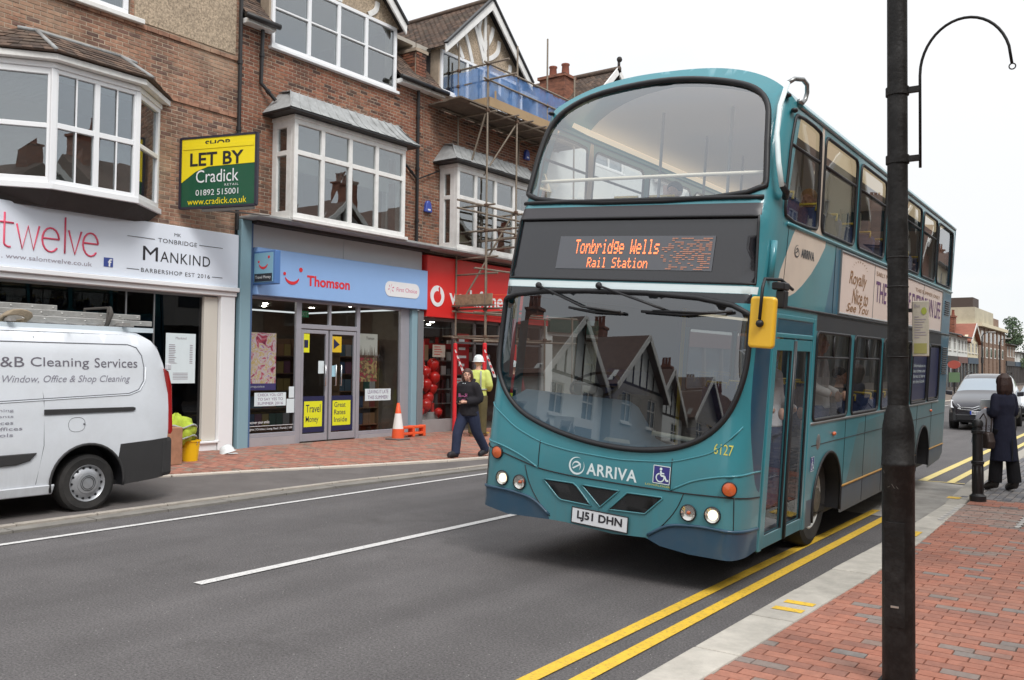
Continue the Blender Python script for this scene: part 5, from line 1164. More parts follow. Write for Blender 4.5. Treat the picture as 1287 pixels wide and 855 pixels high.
        # guttering, seams, stripe
        for nm, z, mt, u0, u1, r in (('rain_gutter', 4.07, silver, 1.5, 10.5, .016), ('moulding', 3.045, teal, 1.7, 10.5, .02), ('moulding', 2.345, gasket, 1.66 if sg > 0 else 1.6, 10.5, .014), ('seam', 1.075, gasket, 3.0, 10.5, .004), ('stripe', .565, mat('gold_stripe', srgb(176, 132, 62), rough=.5), 4.18, 8.16, .012), ('stripe', .565, MATS['gold_stripe'], 9.24, 10.5, .012), ('window_rail', 1.29, silver, 2.9, 9.8, .014)):
            m = MB(); pts = [(u0 + (u1 - u0) * i / 24, z) for i in range(25)]; m.path([BP(sg * u, zz, .003) for u, zz in pts], r, 6); m.build(nm, mt, B, smooth=True)
        for i, u in enumerate((3.25 if False else 4.22, 5.1, 6.05, 7.0, 8.15, 9.3)):
            m = MB(); m.path([BP(sg * u, .3, .001), BP(sg * u, 1.28, .001)], .003, 4); m.build('seam', gasket, B)
        for u in (1.78, 3.45, 9.7): m = MB(); m.path([BP(sg * u, 2.36, .001), BP(sg * u, 3.04, .001)], .003, 4); m.build('seam', gasket, B)
        for c, r in ((3.64, .52), (8.7, .5)):
            m = MB(); pts = [(sg * (c + (r - .005) * cos(radians(a))), .46 + (r - .005) * sin(radians(a))) for a in range(-15, 196, 10)]
            vs = [BP(u, z, .01) for u, z in pts] + [BP(u, z, -.3) for u, z in pts]; n = len(pts); m.add(vs, [(i, i + 1, n + i + 1, n + i) for i in range(n - 1)]); m.build('wheel_arch', gasket, B, smooth=True, fix=False)
            m = MB(); m.path([BP(u, z, .006) for u, z in pts], .014, 6); m.build('arch_trim', gasket, B, smooth=True)
    side(1); side(-1)
    # ---- roof
    mb = MB(); nx, ny = 41, 30; vs = []
    for j in range(ny):
        for i in range(nx):
            x = -1 + 2 * i / (nx - 1); x = math.copysign(abs(x) ** .85, x); z = ztop(x); u = UX(abs(x)) * (1 if x > 0 else -1)
            if abs(x) > .9999: u = (1.4) * (1 if x > 0 else -1)
            p = BP(u, z); s0 = p.y; s = s0 + (9.40 - s0) * (j / (ny - 1))
            e = 1 - ((j / (ny - 1)) ** 8) * .12
            vs.append((p.x, s, 4.08 + (z - 4.08) * e))
    fs = [(j * nx + i, j * nx + i + 1, (j + 1) * nx + i + 1, (j + 1) * nx + i) for j in range(ny - 1) for i in range(nx - 1)]
    mb.add(vs, fs); mb.build('roof', teal, B, smooth=True)
    # seal the roof edge with the side
    for sg in (1, -1):
        mb = MB(); mb.path([BP(sg * u, 4.08, 0) for u in np.linspace(1.4, 10.5, 30)], .022, 8); mb.build('cornice', teal, B, smooth=True)
    mb = MB(); pts = [(-1.25 + 1.25 * x, 9.4, z) for x, z in [(-1, .4), (1, .4), (1, 4.08)] + [(x, 4.08 + (ztop(x) - 4.08) * .88) for x in np.linspace(.95, -.95, 18)] + [(-1, 4.08)]]
    mb.prism(pts, (0, .06, 0)); mb.build('rear_panel', teal2, B, bevel=.02)
    # ---- glass and gaskets at the front
    w = loopmesh('upper_windscreen', ug, -.012, upglass); gask(ug, .026, .004, name='upper_gasket')
    m = MB(); m.path([BP(u, 3.215, .012) for u in np.linspace(-1.19, 1.17, 20)], .02, 6); m.build('lower_rail', gasket, w, smooth=True)
    w2 = loopmesh('windscreen', ws, -.012, wsglass); gask(ws, .024, .004, name='windscreen_gasket')
    dsp = loopmesh('destination_panel', ds, -.02, blackpan, step=.08); gask(ds, .012, .002, name='panel_frame')
    led = loopmesh('display', [(-.68, 2.585), (.83, 2.585), (.83, 2.885), (-.68, 2.885)], -.014, mat('display_dark', srgb(86, 88, 94), rough=.25, coat=.5), step=.1)
    # dot-matrix text
    FONT = {'T': '11111 00100 00100 00100 00100 00100 00100', 'o': '00000 00000 01110 10001 10001 10001 01110', 'n': '00000 00000 10110 11001 10001 10001 10001', 'b': '10000 10000 10110 11001 10001 10001 11110', 'r': '00000 00000 10110 11001 10000 10000 10000', 'i': '00100 00000 01100 00100 00100 00100 01110', 'd': '00001 00001 01101 10011 10001 10001 01111', 'g': '00000 01111 10001 10001 01111 00001 01110', 'e': '00000 00000 01110 10001 11111 10000 01110', 'W': '10001 10001 10001 10101 10101 11011 10001', 'l': '01100 00100 00100 00100 00100 00100 01110', 's': '00000 00000 01111 10000 01110 00001 11110', 'R': '11110 10001 10001 11110 10100 10010 10001', 'a': '00000 00000 01110 00001 01111 10001 01111', 'S': '01111 10000 10000 01110 00001 00001 11110', 't': '01000 01000 11110 01000 01000 01001 00110', ' ': '00000 00000 00000 00000 00000 00000 00000'}
    amber = mat('led_amber', srgb(255, 136, 84), emit=1.1, rough=.5)
    m = MB()
    for word, u0, u1, z0, z1 in (('Tonbridge Wells', -.5, .345, 2.725, 2.855), ('Rail Station', -.35, .255, 2.6, 2.69)):
        cw = (u1 - u0) / (len(word) * 6); ch = (z1 - z0) / 7
        for k, c in enumerate(word):
            for j, row in enumerate(FONT[c].split()):
                for i, bit in enumerate(row):
                    if bit == '1':
                        u = u0 + (k * 6 + i) * cw; z = z1 - (j + 1) * ch; q = [BP(u, z, -.008), BP(u + cw * .86, z, -.008), BP(u + cw * .86, z + ch * .86, -.008), BP(u, z + ch * .86, -.008)]; m.add(q, [(0, 1, 2, 3)])
    m.build('lettering', amber, led, fix=False, kind='stuff')
    m = MB(); rr = random.Random(2)
    for j in range(17):
        for i in range(16):
            if rr.random() < .3 + .3 * (i / 16): u = .36 + i * .028; z = 2.595 + j * .0165; m.add([BP(u, z, -.009), BP(u + .026, z, -.009), BP(u + .026, z + .007, -.009), BP(u, z + .007, -.009)], [(0, 1, 2, 3)])
    m.build('display_lines', mat('led_dim', srgb(190, 132, 108), emit=.12, rough=.5), led, fix=False, kind='stuff')
    # ---- trims on the front
    def line(pts, r=.004, off=.002, mt=gasket, name='seam', sm=True):
        m = MB(); q = dens(pts, .06, closed=False)
        if sm:
            for _ in range(3): q = [q[0]] + [((q[i - 1][0] + 2 * q[i][0] + q[i + 1][0]) / 4, (q[i - 1][1] + 2 * q[i][1] + q[i + 1][1]) / 4) for i in range(1, len(q) - 1)] + [q[-1]]
        m.path([BP(u, z, off) for u, z in q], r, 5); m.build(name, mt, B, smooth=True)
    line([(-1.5, .96), (-1.2, .9), (-.6, .765), (-.3, .75), (.35, .755), (.8, .765), (1.2, .79), (1.6, .76)], .006)
    line([(-.61, 1.02), (-.61, .77)]); line([(.66, 1.03), (.66, .77)]); line([(1.19, .79), (1.2, .52)]); line([(-1.16, .86), (-1.17, .54)])
    line([(-1.21, 1.3), (-.9, 1.1), (-.6, 1.0), (-.3, .965), (.2, .955), (.66, 1.0), (1.0, 1.12), (1.22, 1.35)], .007, .0, teal, 'moulding')
    line([(.66, .77), (.85, .88), (1.1, .95), (1.4, .98), (1.6, .97)], .009, .0, teal, 'moulding'); line([(-.61, .77), (-.8, .86), (-1.05, .93), (-1.4, .97)], .009, .0, teal, 'moulding')
    line([(.487, .36), (.6, .45), (.73, .62), (.78, .765)]); line([(-.45, .36), (-.57, .45), (-.7, .62), (-.75, .775)])
    line([(.49, .37), (.66, .49), (.93, .522), (1.3, .517), (1.6, .5)], .014, .004, navyb, 'bumper_lip'); line([(-.46, .37), (-.63, .49), (-.9, .522), (-1.27, .517), (-1.5, .5)], .014, .004, navyb, 'bumper_lip')
    for poly in ([(-.545, .682), (-.235, .69), (-.2, .67), (-.045, .522), (-.345, .525), (-.38, .54)], [(-.155, .69), (.21, .695), (.04, .525)], [(.285, .69), (.59, .702), (.6, .69), (.455, .54), (.12, .52)]):
        loopmesh('grille', poly, .004, mat('grille_black', srgb(26, 26, 28), rough=.7, bump=.6, bs=400)); gask(poly, .007, .006, name='grille_frame', mt=teal)
    # ---- lamps
    refl = mat('lamp_reflector', srgb(225, 222, 215), rough=.12, metal=.9); lens = glassmat('lamp_glass', (.95, .95, .95), 1.45)
    warm = mat('headlight_lit', (1, .86, .6), emit=1.3); orange = mat('amber_lens', srgb(206, 98, 52), rough=.2, coat=.6); red_lens = mat('red_lens', srgb(160, 30, 30), rough=.2, coat=.6)
    def lamp(u, z, r, kind):
        c = BP(u, z); n = (BP(u, z, .05) - c).normalized(); q = n.to_track_quat('Z', 'Y')
        T = MB(); T.lathe([(r * .98, .016), (r * .75, .007), (r * .45, .003), (r * .18, .002), (0.001, .002)], n=22); T2 = MB(); T2.lathe([(r * .98, .0), (r * 1.12, .006), (r * 1.12, .02), (r * .98, .022)], n=22)
        h = T2.build('headlight' if kind != 'ind' else 'indicator', gasket, B, smooth=True); h.location = c; h.rotation_mode = 'QUATERNION'; h.rotation_quaternion = q
        T.build('reflector', refl if kind != 'ind' else orange, h, smooth=True)
        if kind == 'on': m = MB(); m.sph((0, 0, .006), (r * .66, r * .66, .012), 16, 8); m.build('bulb', warm, h, smooth=True)
        if kind == 'off': m = MB(); m.sph((0, 0, .008), (.016, .016, .012), 10, 6); m.build('bulb', orange, h, smooth=True)
        m = MB(); m.lathe([(0.001, .032), (r * .5, .029), (r * .98, .019)], n=22); m.build('lens', lens if kind != 'ind' else orange, h, smooth=True)
    lamp(1.03, .63, .062, 'on'); lamp(.83, .615, .062, 'off'); lamp(-.985, .622, .062, 'on'); lamp(-.79, .612, .062, 'off'); lamp(1.15, .856, .055, 'ind'); lamp(-1.06, .85, .055, 'ind')
    # ---- number plate, lettering
    pl = loopmesh('number_plate', [(-.215, .358), (.31, .358), (.31, .482), (-.215, .482)], .022, mat('plate_white', srgb(226, 228, 232), rough=.35), step=.1)
    fb = lambda off: (lambda u, v: BP(u, v, off))
    m = MB(); text(m, 'LJ51 DHN', fb(.025), -.165, .265, .375, .465, bold=.03); m.build('lettering', ink, pl, fix=False)
    m = MB(); m.path([BP(u, z, .02) for u, z in dens([(-.22, .352), (.315, .352), (.315, .488), (-.22, .488)], .1)], .006, 5, closed=True); m.build('plate_frame', gasket, pl)
    m = MB(); text(m, 'ARRIVA', fb(.003), -.115, .362, .785, .888, bold=.022, spacing=1.08); m.build('lettering', bwhite, B, fix=False)
    def swirl(cu, cz, r, off, mt, sq=1):
        m = MB()
        for (r0, a0, a1, w) in ((1, 60, 400, .24), (.55, -60, 200, .2)):
            pts = [(cu + sq * r * r0 * cos(radians(a0 + (a1 - a0) * i / 22)), cz + r * r0 * sin(radians(a0 + (a1 - a0) * i / 22))) for i in range(23)]
            inn = [(cu + sq * r * (r0 - w * sin(pi * i / 22)) * cos(radians(a0 + (a1 - a0) * i / 22)), cz + r * (r0 - w * sin(pi * i / 22)) * sin(radians(a0 + (a1 - a0) * i / 22))) for i in range(23)]
            for i in range(22): m.add([BP(*pts[i], off), BP(*pts[i + 1], off), BP(*inn[i + 1], off), BP(*inn[i], off)], [(0, 1, 2, 3)])
        m.add([BP(cu - sq * r * .55, cz - r * .25, off), BP(cu + sq * r * .5, cz + r * .35, off), BP(cu + sq * r * .55, cz + r * .2, off), BP(cu - sq * r * .4, cz - r * .38, off)], [(0, 1, 2, 3)])
        m.build('emblem', mt, B, fix=False)
    swirl(-.215, .845, .078, .003, bwhite)
    ylw = mat('fleet_yellow', srgb(214, 208, 96), rough=.5); m = MB(); text(m, '6127', fb(.003), 1.0, 1.155, 1.115, 1.2); text(m, 'SCANIAMATIC' if False else 'LOWFLOOR', fb(.003), .44, .66, .785, .8); m.build('lettering', ylw, B, fix=False)
    # wheelchair symbol
    def chair(u0, u1, z0, z1, parent=B):
        o = loopmesh('accessible_sign', [(u0, z0), (u1, z0), (u1, z1), (u0, z1)], .003, mat('sign_indigo', srgb(58, 56, 130), rough=.4), step=.05)
        W_, H_ = u1 - u0, z1 - z0; f = lambda a, b: BP(u0 + a * W_, z0 + b * H_, .006); m = MB()
        def ln(pts, w=.05):
            for p, q in zip(pts, pts[1:]):
                d = (q[0] - p[0], q[1] - p[1]); l = hypot(*d); nx_, ny_ = -d[1] / l * w, d[0] / l * w; m.add([f(p[0] - nx_, p[1] - ny_), f(q[0] - nx_, q[1] - ny_), f(q[0] + nx_, q[1] + ny_), f(p[0] + nx_, p[1] + ny_)], [(0, 1, 2, 3)])
        ln([(.02, .02), (.98, .02), (.98, .98), (.02, .98), (.02, .02)], .02); ln([(.45, .72), (.47, .45), (.68, .45), (.8, .2), (.92, .24)], .05); ln([(.46, .6), (.66, .58)], .035)
        ln([(.43 + .23 * cos(radians(a)), .34 + .23 * sin(radians(a))) for a in range(100, 381, 20)], .035)
        m.add([f(.45 + .08 * cos(i * pi / 5), .82 + .08 * sin(i * pi / 5)) for i in range(10)], [tuple(range(10))]); m.build('symbol', bwhite, o, fix=False)
    chair(.505, .655, .81, .96); chair(3.0, 3.11, .83, .97)
    # ---- wipers
    for pts, bl in (([(-.8, 2.42), (-.3, 2.24), (.08, 2.21)], None), ([(-.17, 2.435), (.2, 2.33), (.478, 2.25)], [(.27, 2.225), (.66, 2.215), (1.06, 2.26)])):
        m = MB(); m.path([BP(u, z, .05) for u, z in pts], .011, 6)
        if bl: m.path([BP(u, z, .035) for u, z in bl], .014, 6); m.path([BP(.38, 2.235, .05), BP(.9, 2.24, .05)], .01, 6)
        else: m.path([BP(u, z, .03) for u, z in ((-.45, 2.23), (-.2, 2.2), (.1, 2.2))], .013, 6)
        m.sph(BP(*pts[0], .03), .03); m.build('wiper', gasket, B, smooth=True)
    # ---- mirror
    mi = MB(); q = [Vector((.05 + .0, -.16, 1.98)), Vector((.26, -.16, 1.98)), Vector((.26, -.16, 2.37)), Vector((.05, -.16, 2.37))]
    rr_ = roundrect(.075, .27, 1.985, 2.375, .03); mi.prism([(u, -.2, v) for u, v in rr_], (0, .07, 0)); my = mi.build('wing_mirror', mat('mirror_yellow', srgb(240, 190, 50), rough=.4, coat=.4), B, bevel=.02, seg=3)
    m = MB(); m.path([(.25, .25, 2.46), (.22, .05, 2.52), (.16, -.15, 2.51), (.175, -.23, 2.44), (.17, -.235, 2.2)], .013, 8); m.sph((.17, -.225, 2.17), .03); m.build('arm', gasket, my, smooth=True)
    m = MB(); m.box(.17, .27, -.02, .12, 2.44, 2.5); m.box(.2, .27, .0, .1, 2.3, 2.44); m.build('bracket', gasket, my, bevel=.01)
    m = MB(); m.path([BP(1.41, 3.24, .03), BP(1.33, 3.27, .07), BP(1.25, 3.32, .09)], .03, 8); m.build('buffer', gasket, B, smooth=True)
    m = MB(); tp = [BP(1.25, 3.3, .09), BP(1.2, 3.5, .09), BP(1.17, 3.75, .09), BP(1.16, 4.0, .09), BP(1.17, 4.22, .08)]; m.path(tp, .022, 8); m.build('guard_tube', bwhite, B, smooth=True)
    gp = [BP(1.17, 4.22, .08), BP(1.2, 4.27, .07), BP(1.28, 4.285, .06), BP(1.38, 4.26, .05), BP(1.47, 4.2, .04), BP(1.5, 4.14, .03), BP(1.46, 4.1, .02), BP(1.36, 4.1, .02)]; m = MB(); m.path(gp, .02, 8); m.build('guard_loop', silver, B, smooth=True)
    for u, z in ((1.2, 4.12), (-1.15, 4.15), (1.3, 4.0)): m = MB(); m.sph(BP(u, z, .03), (.03, .04, .02)); m.build('marker_lamp', gasket, B, smooth=True)
    m = MB(); m.path([BP(u, z, .02) for u, z in ((1.36, 2.86), (1.37, 2.72), (1.37, 2.55))], .03, 8); m.build('moulding', teal, B, smooth=True)
    # ---- door
    dm = mat('door_black', srgb(38, 40, 44), rough=.4); dgl = glassmat('door_glass', (.85, .87, .88), 1.55, wave=.02)
    m = MB()
    for (a, b, c, d) in ((1.62, 1.69, .3, 2.28), (2.83, 2.9, .3, 2.28), (1.69, 2.83, 2.08, 2.12), (1.69, 2.83, 2.24, 2.28)): m.prism([BP(a, c, .012), BP(b, c, .012), BP(b, d, .012), BP(a, d, .012)], (-.06, 0, 0))
    m.build('door_frame', teal, B, bevel=.006)
    hd = loopmesh('door_header', [(1.69, 2.12), (2.83, 2.12), (2.83, 2.24), (1.69, 2.24)], .004, mat('header_glass', srgb(50, 96, 116), rough=.12, coat=.8), gu=.4, gv=.4)
    for (a, b) in ((1.7, 2.25), (2.27, 2.82)):
        m = MB()
        for (p, q, r, s) in ((a, a + .055, .31, 2.07), (b - .055, b, .31, 2.07), (a + .055, b - .055, .31, .42), (a + .055, b - .055, 1.97, 2.07)): m.prism([BP(p, r, .006), BP(q, r, .006), BP(q, s, .006), BP(p, s, .006)], (-.04, 0, 0))
        D = m.build('door', teal, B, bevel=.004)
        m = MB(); q = [(a + .05, .42), (b - .05, .42), (b - .05, 1.97), (a + .05, 1.97)]; m.add([BP(u, z, -.012) for u, z in q], [(0, 1, 2, 3)]); m.build('pane', dgl, D, fix=False)
        m = MB(); m.path([BP(u, z, -.005) for u, z in q], .012, 6, closed=True); m.build('gasket', gasket, D)
        hx = a + .2; m = MB(); m.path([BP(hx, .75, -.06), BP(hx, .8, -.08), BP(hx, 1.35, -.08), BP(hx + .03, 1.4, -.06)], .016, 8); m.build('handrail', mat('rail_yellow', srgb(226, 196, 70), rough=.4), D, smooth=True)
        m = MB(); m.path([BP(b if a < 2 else a, z, .012) for z in (.32, 1.2, 2.06)], .016, 6); m.build('door_seal', dm, D, smooth=True)
    # ---- side adverts and lettering
    ad = loopmesh('advert', [(3.64, 2.375), (9.62, 2.375), (9.62, 3.0), (3.64, 3.0)], .006, mat('advert_cream', srgb(228, 212, 202), rough=.5, var=.05, vs=1), gu=.6, gv=.6, step=.2)
    m = MB()
    for u in (5.1, 8.1): m.path([BP(u, 2.38, .007), BP(u, 2.99, .007)], .004, 4)
    m.path([BP(u, z, .008) for u, z in ((3.64, 2.375), (6.5, 2.375), (9.62, 2.375), (9.62, 3.0), (6.5, 3.0), (3.64, 3.0))], .012, 5, closed=True); m.build('advert_frame', silver, ad)
    gold = mat('script_gold', srgb(150, 112, 74), rough=.6); plum = mat('script_plum', srgb(112, 78, 120), rough=.6); fa = fb(.009)
    m = MB(); text(m, 'Royally', fa, 4.0, 4.75, 2.66, 2.84, shear=.3, bold=.01); text(m, 'Nice to', fa, 4.15, 4.85, 2.5, 2.66, shear=.3, bold=.01); text(m, 'See You', fa, 3.95, 4.9, 2.41, 2.5, shear=.3, bold=.01)
    for i in range(9): a = radians(160 - i * 17); m.add([BP(4.42 + .3 * cos(a), 2.84 + .1 * sin(a), .009), BP(4.42 + .36 * cos(a), 2.84 + .13 * sin(a), .009), BP(4.45 + .36 * cos(a), 2.84 + .125 * sin(a), .009)], [(0, 1, 2)])
    text(m, 'EARLY MORNING', fa, 5.2, 6.4, 2.88, 2.93); text(m, 'THIS SUMMER ONLY', fa, 7.5, 9.4, 2.86, 2.91); m.build('lettering', gold, ad, fix=False)
    m = MB(); text(m, 'THE', fa, 5.2, 5.75, 2.58, 2.82, bold=.01); text(m, 'HEART OF', fa, 5.9, 7.2, 2.58, 2.82, bold=.01); text(m, 'EVERDOWN LIFE', fa, 7.3, 9.5, 2.56, 2.82, bold=.01); m.build('lettering', plum, ad, fix=False)
    m = MB(); text(m, 'ARRIVA', fb(.004), 2.26, 2.72, 2.805, 2.885, bold=.03); m.build('lettering', mat('side_ink', srgb(70, 74, 80), rough=.5), B, fix=False); swirl(2.12, 2.845, .055, .004, MATS['side_ink'], sq=1.6)
    loopmesh('window_poster', roundrect(7.66, 8.7, 1.36, 2.12, .04), -.006, mat('bus_poster_navy', srgb(36, 44, 82), rough=.3), gu=.5, gv=.5)
    loopmesh('window_poster', roundrect(8.9, 9.7, 1.36, 2.12, .04), -.006, MATS['bus_poster_navy'], gu=.5, gv=.5)
    m = MB()
    for i, tt in enumerate(('Information on', 'bus times and', 'fares is here', 'at the kiosk')): text(m, tt, fb(-.002), 7.75, 8.6, 1.82 - i * .075, 1.87 - i * .075)
    m.build('lettering', bwhite, B, fix=False)
    for (u0, u1, z0, n) in ((9.95, 10.35, 2.66, 7), (9.95, 10.4, 1.72, 13)):
        for i in range(n): m = MB(); z = z0 + i * .034; m.path([BP(u0, z, .006), BP(u1, z, .006)], .009, 4); m.build('louvre', gasket, B)
    for u, z in ((3.75, 1.15), (9.2, 1.16)): m = MB(); m.sph(BP(u, z, .012), (.02, .05, .022), 10, 6); m.build('side_repeater', orange, B, smooth=True)
    m = MB(); m.lathe([(.001, .012), (.05, .01), (.06, 0)], n=16, axis='x'); o = m.build('filler_cap', silver, B, smooth=True); o.location = BP(3.22, 1.1, .0); o.scale = (1, 1, 1.3)
    # ---- wheels
    tyre = mat('tyre', srgb(38, 37, 37), rough=.85, bump=.3, bs=60, dirt=.4, dirtcol=(.12, .11, .1)); hub = mat('hub_steel', srgb(120, 116, 104), rough=.45, metal=.6, var=.3, vs=20, dirt=.6, ds=8)
    rimw = mat('rim_pale', srgb(190, 190, 186), rough=.5, dirt=.4, ds=6)
    for u in (3.65, 8.71):
        for sg in (1, -1):
            s = u - 1.09; t = .12 if sg > 0 else 2.38; zc = .475 - (.0713 * t + .0079 * s)
            m = MB(); prof = [(.29, -.02), (.30, .0), (.4, .02), (.455, .0), (.475, -.05), (.475, -.22), (.45, -.27), (.3, -.25)]; m.lathe([(r, h * sg) for r, h in prof], axis='x', n=40)
            w = m.build('wheel', tyre, B, smooth=True, auto=30); w.location = (-t, s, zc)
            m = MB(); m.lathe([(r, h * sg) for r, h in [(.30, -.005), (.285, .0), (.27, -.03), (.2, -.05), (.19, -.02), (.12, -.01), (.11, .03), (.06, .045), (.001, .045)]], axis='x', n=36); m.build('rim', rimw, w, smooth=True, auto=30)
            m = MB()
            for i in range(10): a = 2 * pi * i / 10; m.tube((-.03 * sg, .165 * cos(a), .165 * sin(a)), (.02 * sg, .165 * cos(a), .165 * sin(a)), .016, 6)
            m.lathe([(.115, .0), (.115, .05 * sg), (.09, .055 * sg), (.001, .06 * sg)], axis='x', n=20); m.build('hub', hub, w, smooth=True, auto=30)
    # ---- underbody and interior
    inn = mat('bus_inner_grey', srgb(160, 162, 164), rough=.8, var=.05); flo = mat('bus_floor', srgb(84, 88, 98), rough=.8)
    m = MB(); m.box(-2.4, -.1, .35, 9.35, .3, .36); m.box(-2.3, -.2, 1.0, 9.2, .2, .3); m.build('chassis', gasket, B)
    m = MB(); m.box(-2.44, -.06, .5, 1.98, .365, .38); m.box(-2.44, -.06, 3.12, 7.05, .365, .38); m.box(-2.0, -.5, 1.98, 3.12, .365, .38); m.box(-2.0, -.5, 7.05, 9.35, .365, .38); m.build('lower_floor', flo, B)
    m = MB()
    for y0_ in (1.98, 7.05):
        for xa, xb in ((-2.44, -2.0), (-.5, -.06)): m.box(xa, xb, y0_, y0_ + 1.12, .99, 1.02)
        for xx in (-2.0, -.52): m.box(xx, xx + .02, y0_, y0_ + 1.12, .3, 1.0)
    m.build('wheel_box', gasket, B)
    m = MB(); m.box(-2.44, -.06, .55, 9.35, 2.34, 2.42); m.build('upper_floor', inn, B)
    m = MB(); m.box(-2.44, -2.4, 1.0, 9.35, 2.42, 3.08); m.box(-.1, -.06, 1.0, 9.35, 2.42, 3.08); [m.box(x, x + .04, a, b, c, 1.3) for x in (-2.44, -.1) for a, b, c in ((1.0 if x < -1 else 1.9, 1.98, .38), (1.98, 3.12, 1.0), (3.12, 7.05, .38), (7.05, 8.15, 1.0), (8.15, 9.35, .38))]; m.box(-2.4, -.1, 9.3, 9.35, .38, 4.05); m.build('lining', inn, B)
    m = MB(); n = 14; vs = []
    for y in (1.05, 9.3):
        for i in range(n + 1): x = -.93 + 1.86 * i / n; vs.append((-1.25 + 1.22 * x, y + (0.35 * abs(x) if y < 2 else 0), ztop(x) - .1))
    m.add(vs, [(i, i + 1, n + 2 + i, n + 1 + i) for i in range(n)]); m.build('ceiling', mat('bus_ceiling', srgb(222, 222, 220), rough=.7), B, smooth=True, fix=False)
    for sx in (-2.3, -.2): m = MB(); m.bar((sx, 1.1, 4.09), (sx, 9.2, 4.09), .22, .05, up=(0.5 if sx < -1 else -.5, 0, 1)); m.build('cove_light', mat('cove_cream', srgb(226, 204, 168), rough=.5, emit=.5), B)
    for sx in (-1.9, -.6): m = MB(); m.box(sx - .06, sx + .06, 3.2, 9.2, 2.31, 2.335); m.build('fill_strip', mat('bus_fill_glow', srgb(255, 240, 214), emit=.7), B)  # glowing strips added to brighten the lower deck
    rail = mat('rail_cream', srgb(232, 226, 206), rough=.4); ryel = MATS['rail_yellow']
    m = MB(); m.path([BP(u, 3.45, -.1) for u in np.linspace(-1.16, 1.14, 14)], .017, 8); m.build('handrail', rail, B, smooth=True)
    for i in range(7):
        for x in (-1.62, -.88): m = MB(); m.tube((x, 1.6 + i * 1.15, 2.42), (x, 1.6 + i * 1.15, 4.32), .016, 8); m.build('grab_pole', mat('rail_grey', srgb(150, 152, 150), rough=.4), B, smooth=True)
    seatm = mat('seat_moquette', srgb(52, 66, 104), rough=.95, var=.3, vs=30); shell = mat('seat_shell', srgb(90, 96, 108), rough=.6)
    def seats(rows, y0, zf, dy=.78, xs=(-2.08, -1.66, -.84, -.42)):
        for r in range(rows):
            for x in xs:
                y = y0 + r * dy
                m = MB(); m.box(x - .2, x + .2, y, y + .42, zf + .38, zf + .46); b = m.build('seat', seatm, B, bevel=.03, seg=2)
                m = MB(); m.prism([(x - .2, y + .38, zf + .44), (x + .2, y + .38, zf + .44), (x + .2, y + .5, zf + .98), (x + .12, y + .52, zf + 1.04), (x - .12, y + .52, zf + 1.04), (x - .2, y + .5, zf + .98)], (0, .05, .01)); m.build('backrest', seatm, b, bevel=.02)
                m = MB(); m.path([(x - .14, y + .5, zf + 1.0), (x - .14, y + .52, zf + 1.07), (x + .14, y + .52, zf + 1.07), (x + .14, y + .5, zf + 1.0)], .014, 6); m.build('seat_rail', ryel, b, smooth=True)
    seats(9, 1.25, 2.42); seats(5, 4.2, .38, .82, (-2.08, -1.66, -.42))
    # cab: dash, steering wheel, partition, poles
    m = MB(); pts = []
    dash = mat('dash_blue_grey', srgb(150, 180, 202), rough=.6, var=.08, vs=2)
    n = 24; vs = []
    for i in range(n + 1):
        u = -1.16 + 2.3 * i / n; p = BP(u, 1.0 + .25 * (u / 1.2) ** 2 + .06, -.05); h = 1.42 if u < .05 else 1.42 - .34 * min(1, (u - .05) / .25)
        vs += [p, (p.x, p.y + .45, h), (p.x, p.y + .5, .5)]
    m.add(vs, [(3 * i + j, 3 * i + j + 3, 3 * i + j + 4, 3 * i + j + 1) for i in range(n) for j in (0, 1)]); m.build('dashboard', dash, B, smooth=True, fix=False)
    m = MB(); m.add([BP(.0, 1.095, -.03), BP(.26, 1.095, -.03), BP(.24, 1.125, -.04), BP(.02, 1.125, -.04)], [(0, 1, 2, 3)]); m.build('paper_slip', paper, B, fix=False)
    m = MB(); c = Vector((-1.85, .95, 1.5)); m.path([c + Vector((.25 * cos(a * pi / 12), .2 * sin(a * pi / 12), .12 * sin(a * pi / 12))) for a in range(24)], .016, 8, closed=True); m.tube(c, c + Vector((0, -.25, -.4)), .04); m.bar(c + Vector((-.24, 0, 0)), c + Vector((.24, 0, 0)), .04, .02); m.build('steering_wheel', gasket, B, smooth=True)
    m = MB(); m.tube(BP(.4, 1.2, -.14), BP(1.02, 1.17, -.14), .02); m.build('handrail', rail, B, smooth=True)
    m = MB(); m.tube((-1.2, 1.5, .4), (-1.2, 1.5, 2.32), .02); m.tube((-.5, 2.4, .4), (-.5, 2.4, 2.32), .02); m.tube((-2.0, 2.9, .4), (-2.0, 2.9, 2.32), .02); m.build('grab_pole', ryel, B, smooth=True)
    m = MB(); m.box(-2.3, -1.35, 1.75, 1.8, .4, 2.3); m.build('cab_partition', mat('partition', srgb(70, 74, 82), rough=.6), B)
    m = MB(); m.box(-2.1, -1.6, 1.25, 1.65, .8, .92); m.box(-2.1, -1.6, 1.6, 1.7, .9, 1.65); m.build('driver_seat', seatm, B, bevel=.04, seg=2)
    m = MB(); m.box(-1.5, -1.25, .75, 1.0, 1.1, 1.45); m.build('ticket_machine', gasket, B, bevel=.02)
    m = MB(); p = BP(-1.13, 2.1, -.1); m.tube(p, p + Vector((0, 0, .22)), .02); m.build('cab_strap', mat('strap_yellow', srgb(232, 190, 50), rough=.5), B, smooth=True); m = MB(); m.tube(p - Vector((0, 0, .55)), p, .018); m.build('cab_strap', mat('strap_pink', srgb(206, 92, 106), rough=.5), B, smooth=True)
    return B, R
BUS, _ = bus()
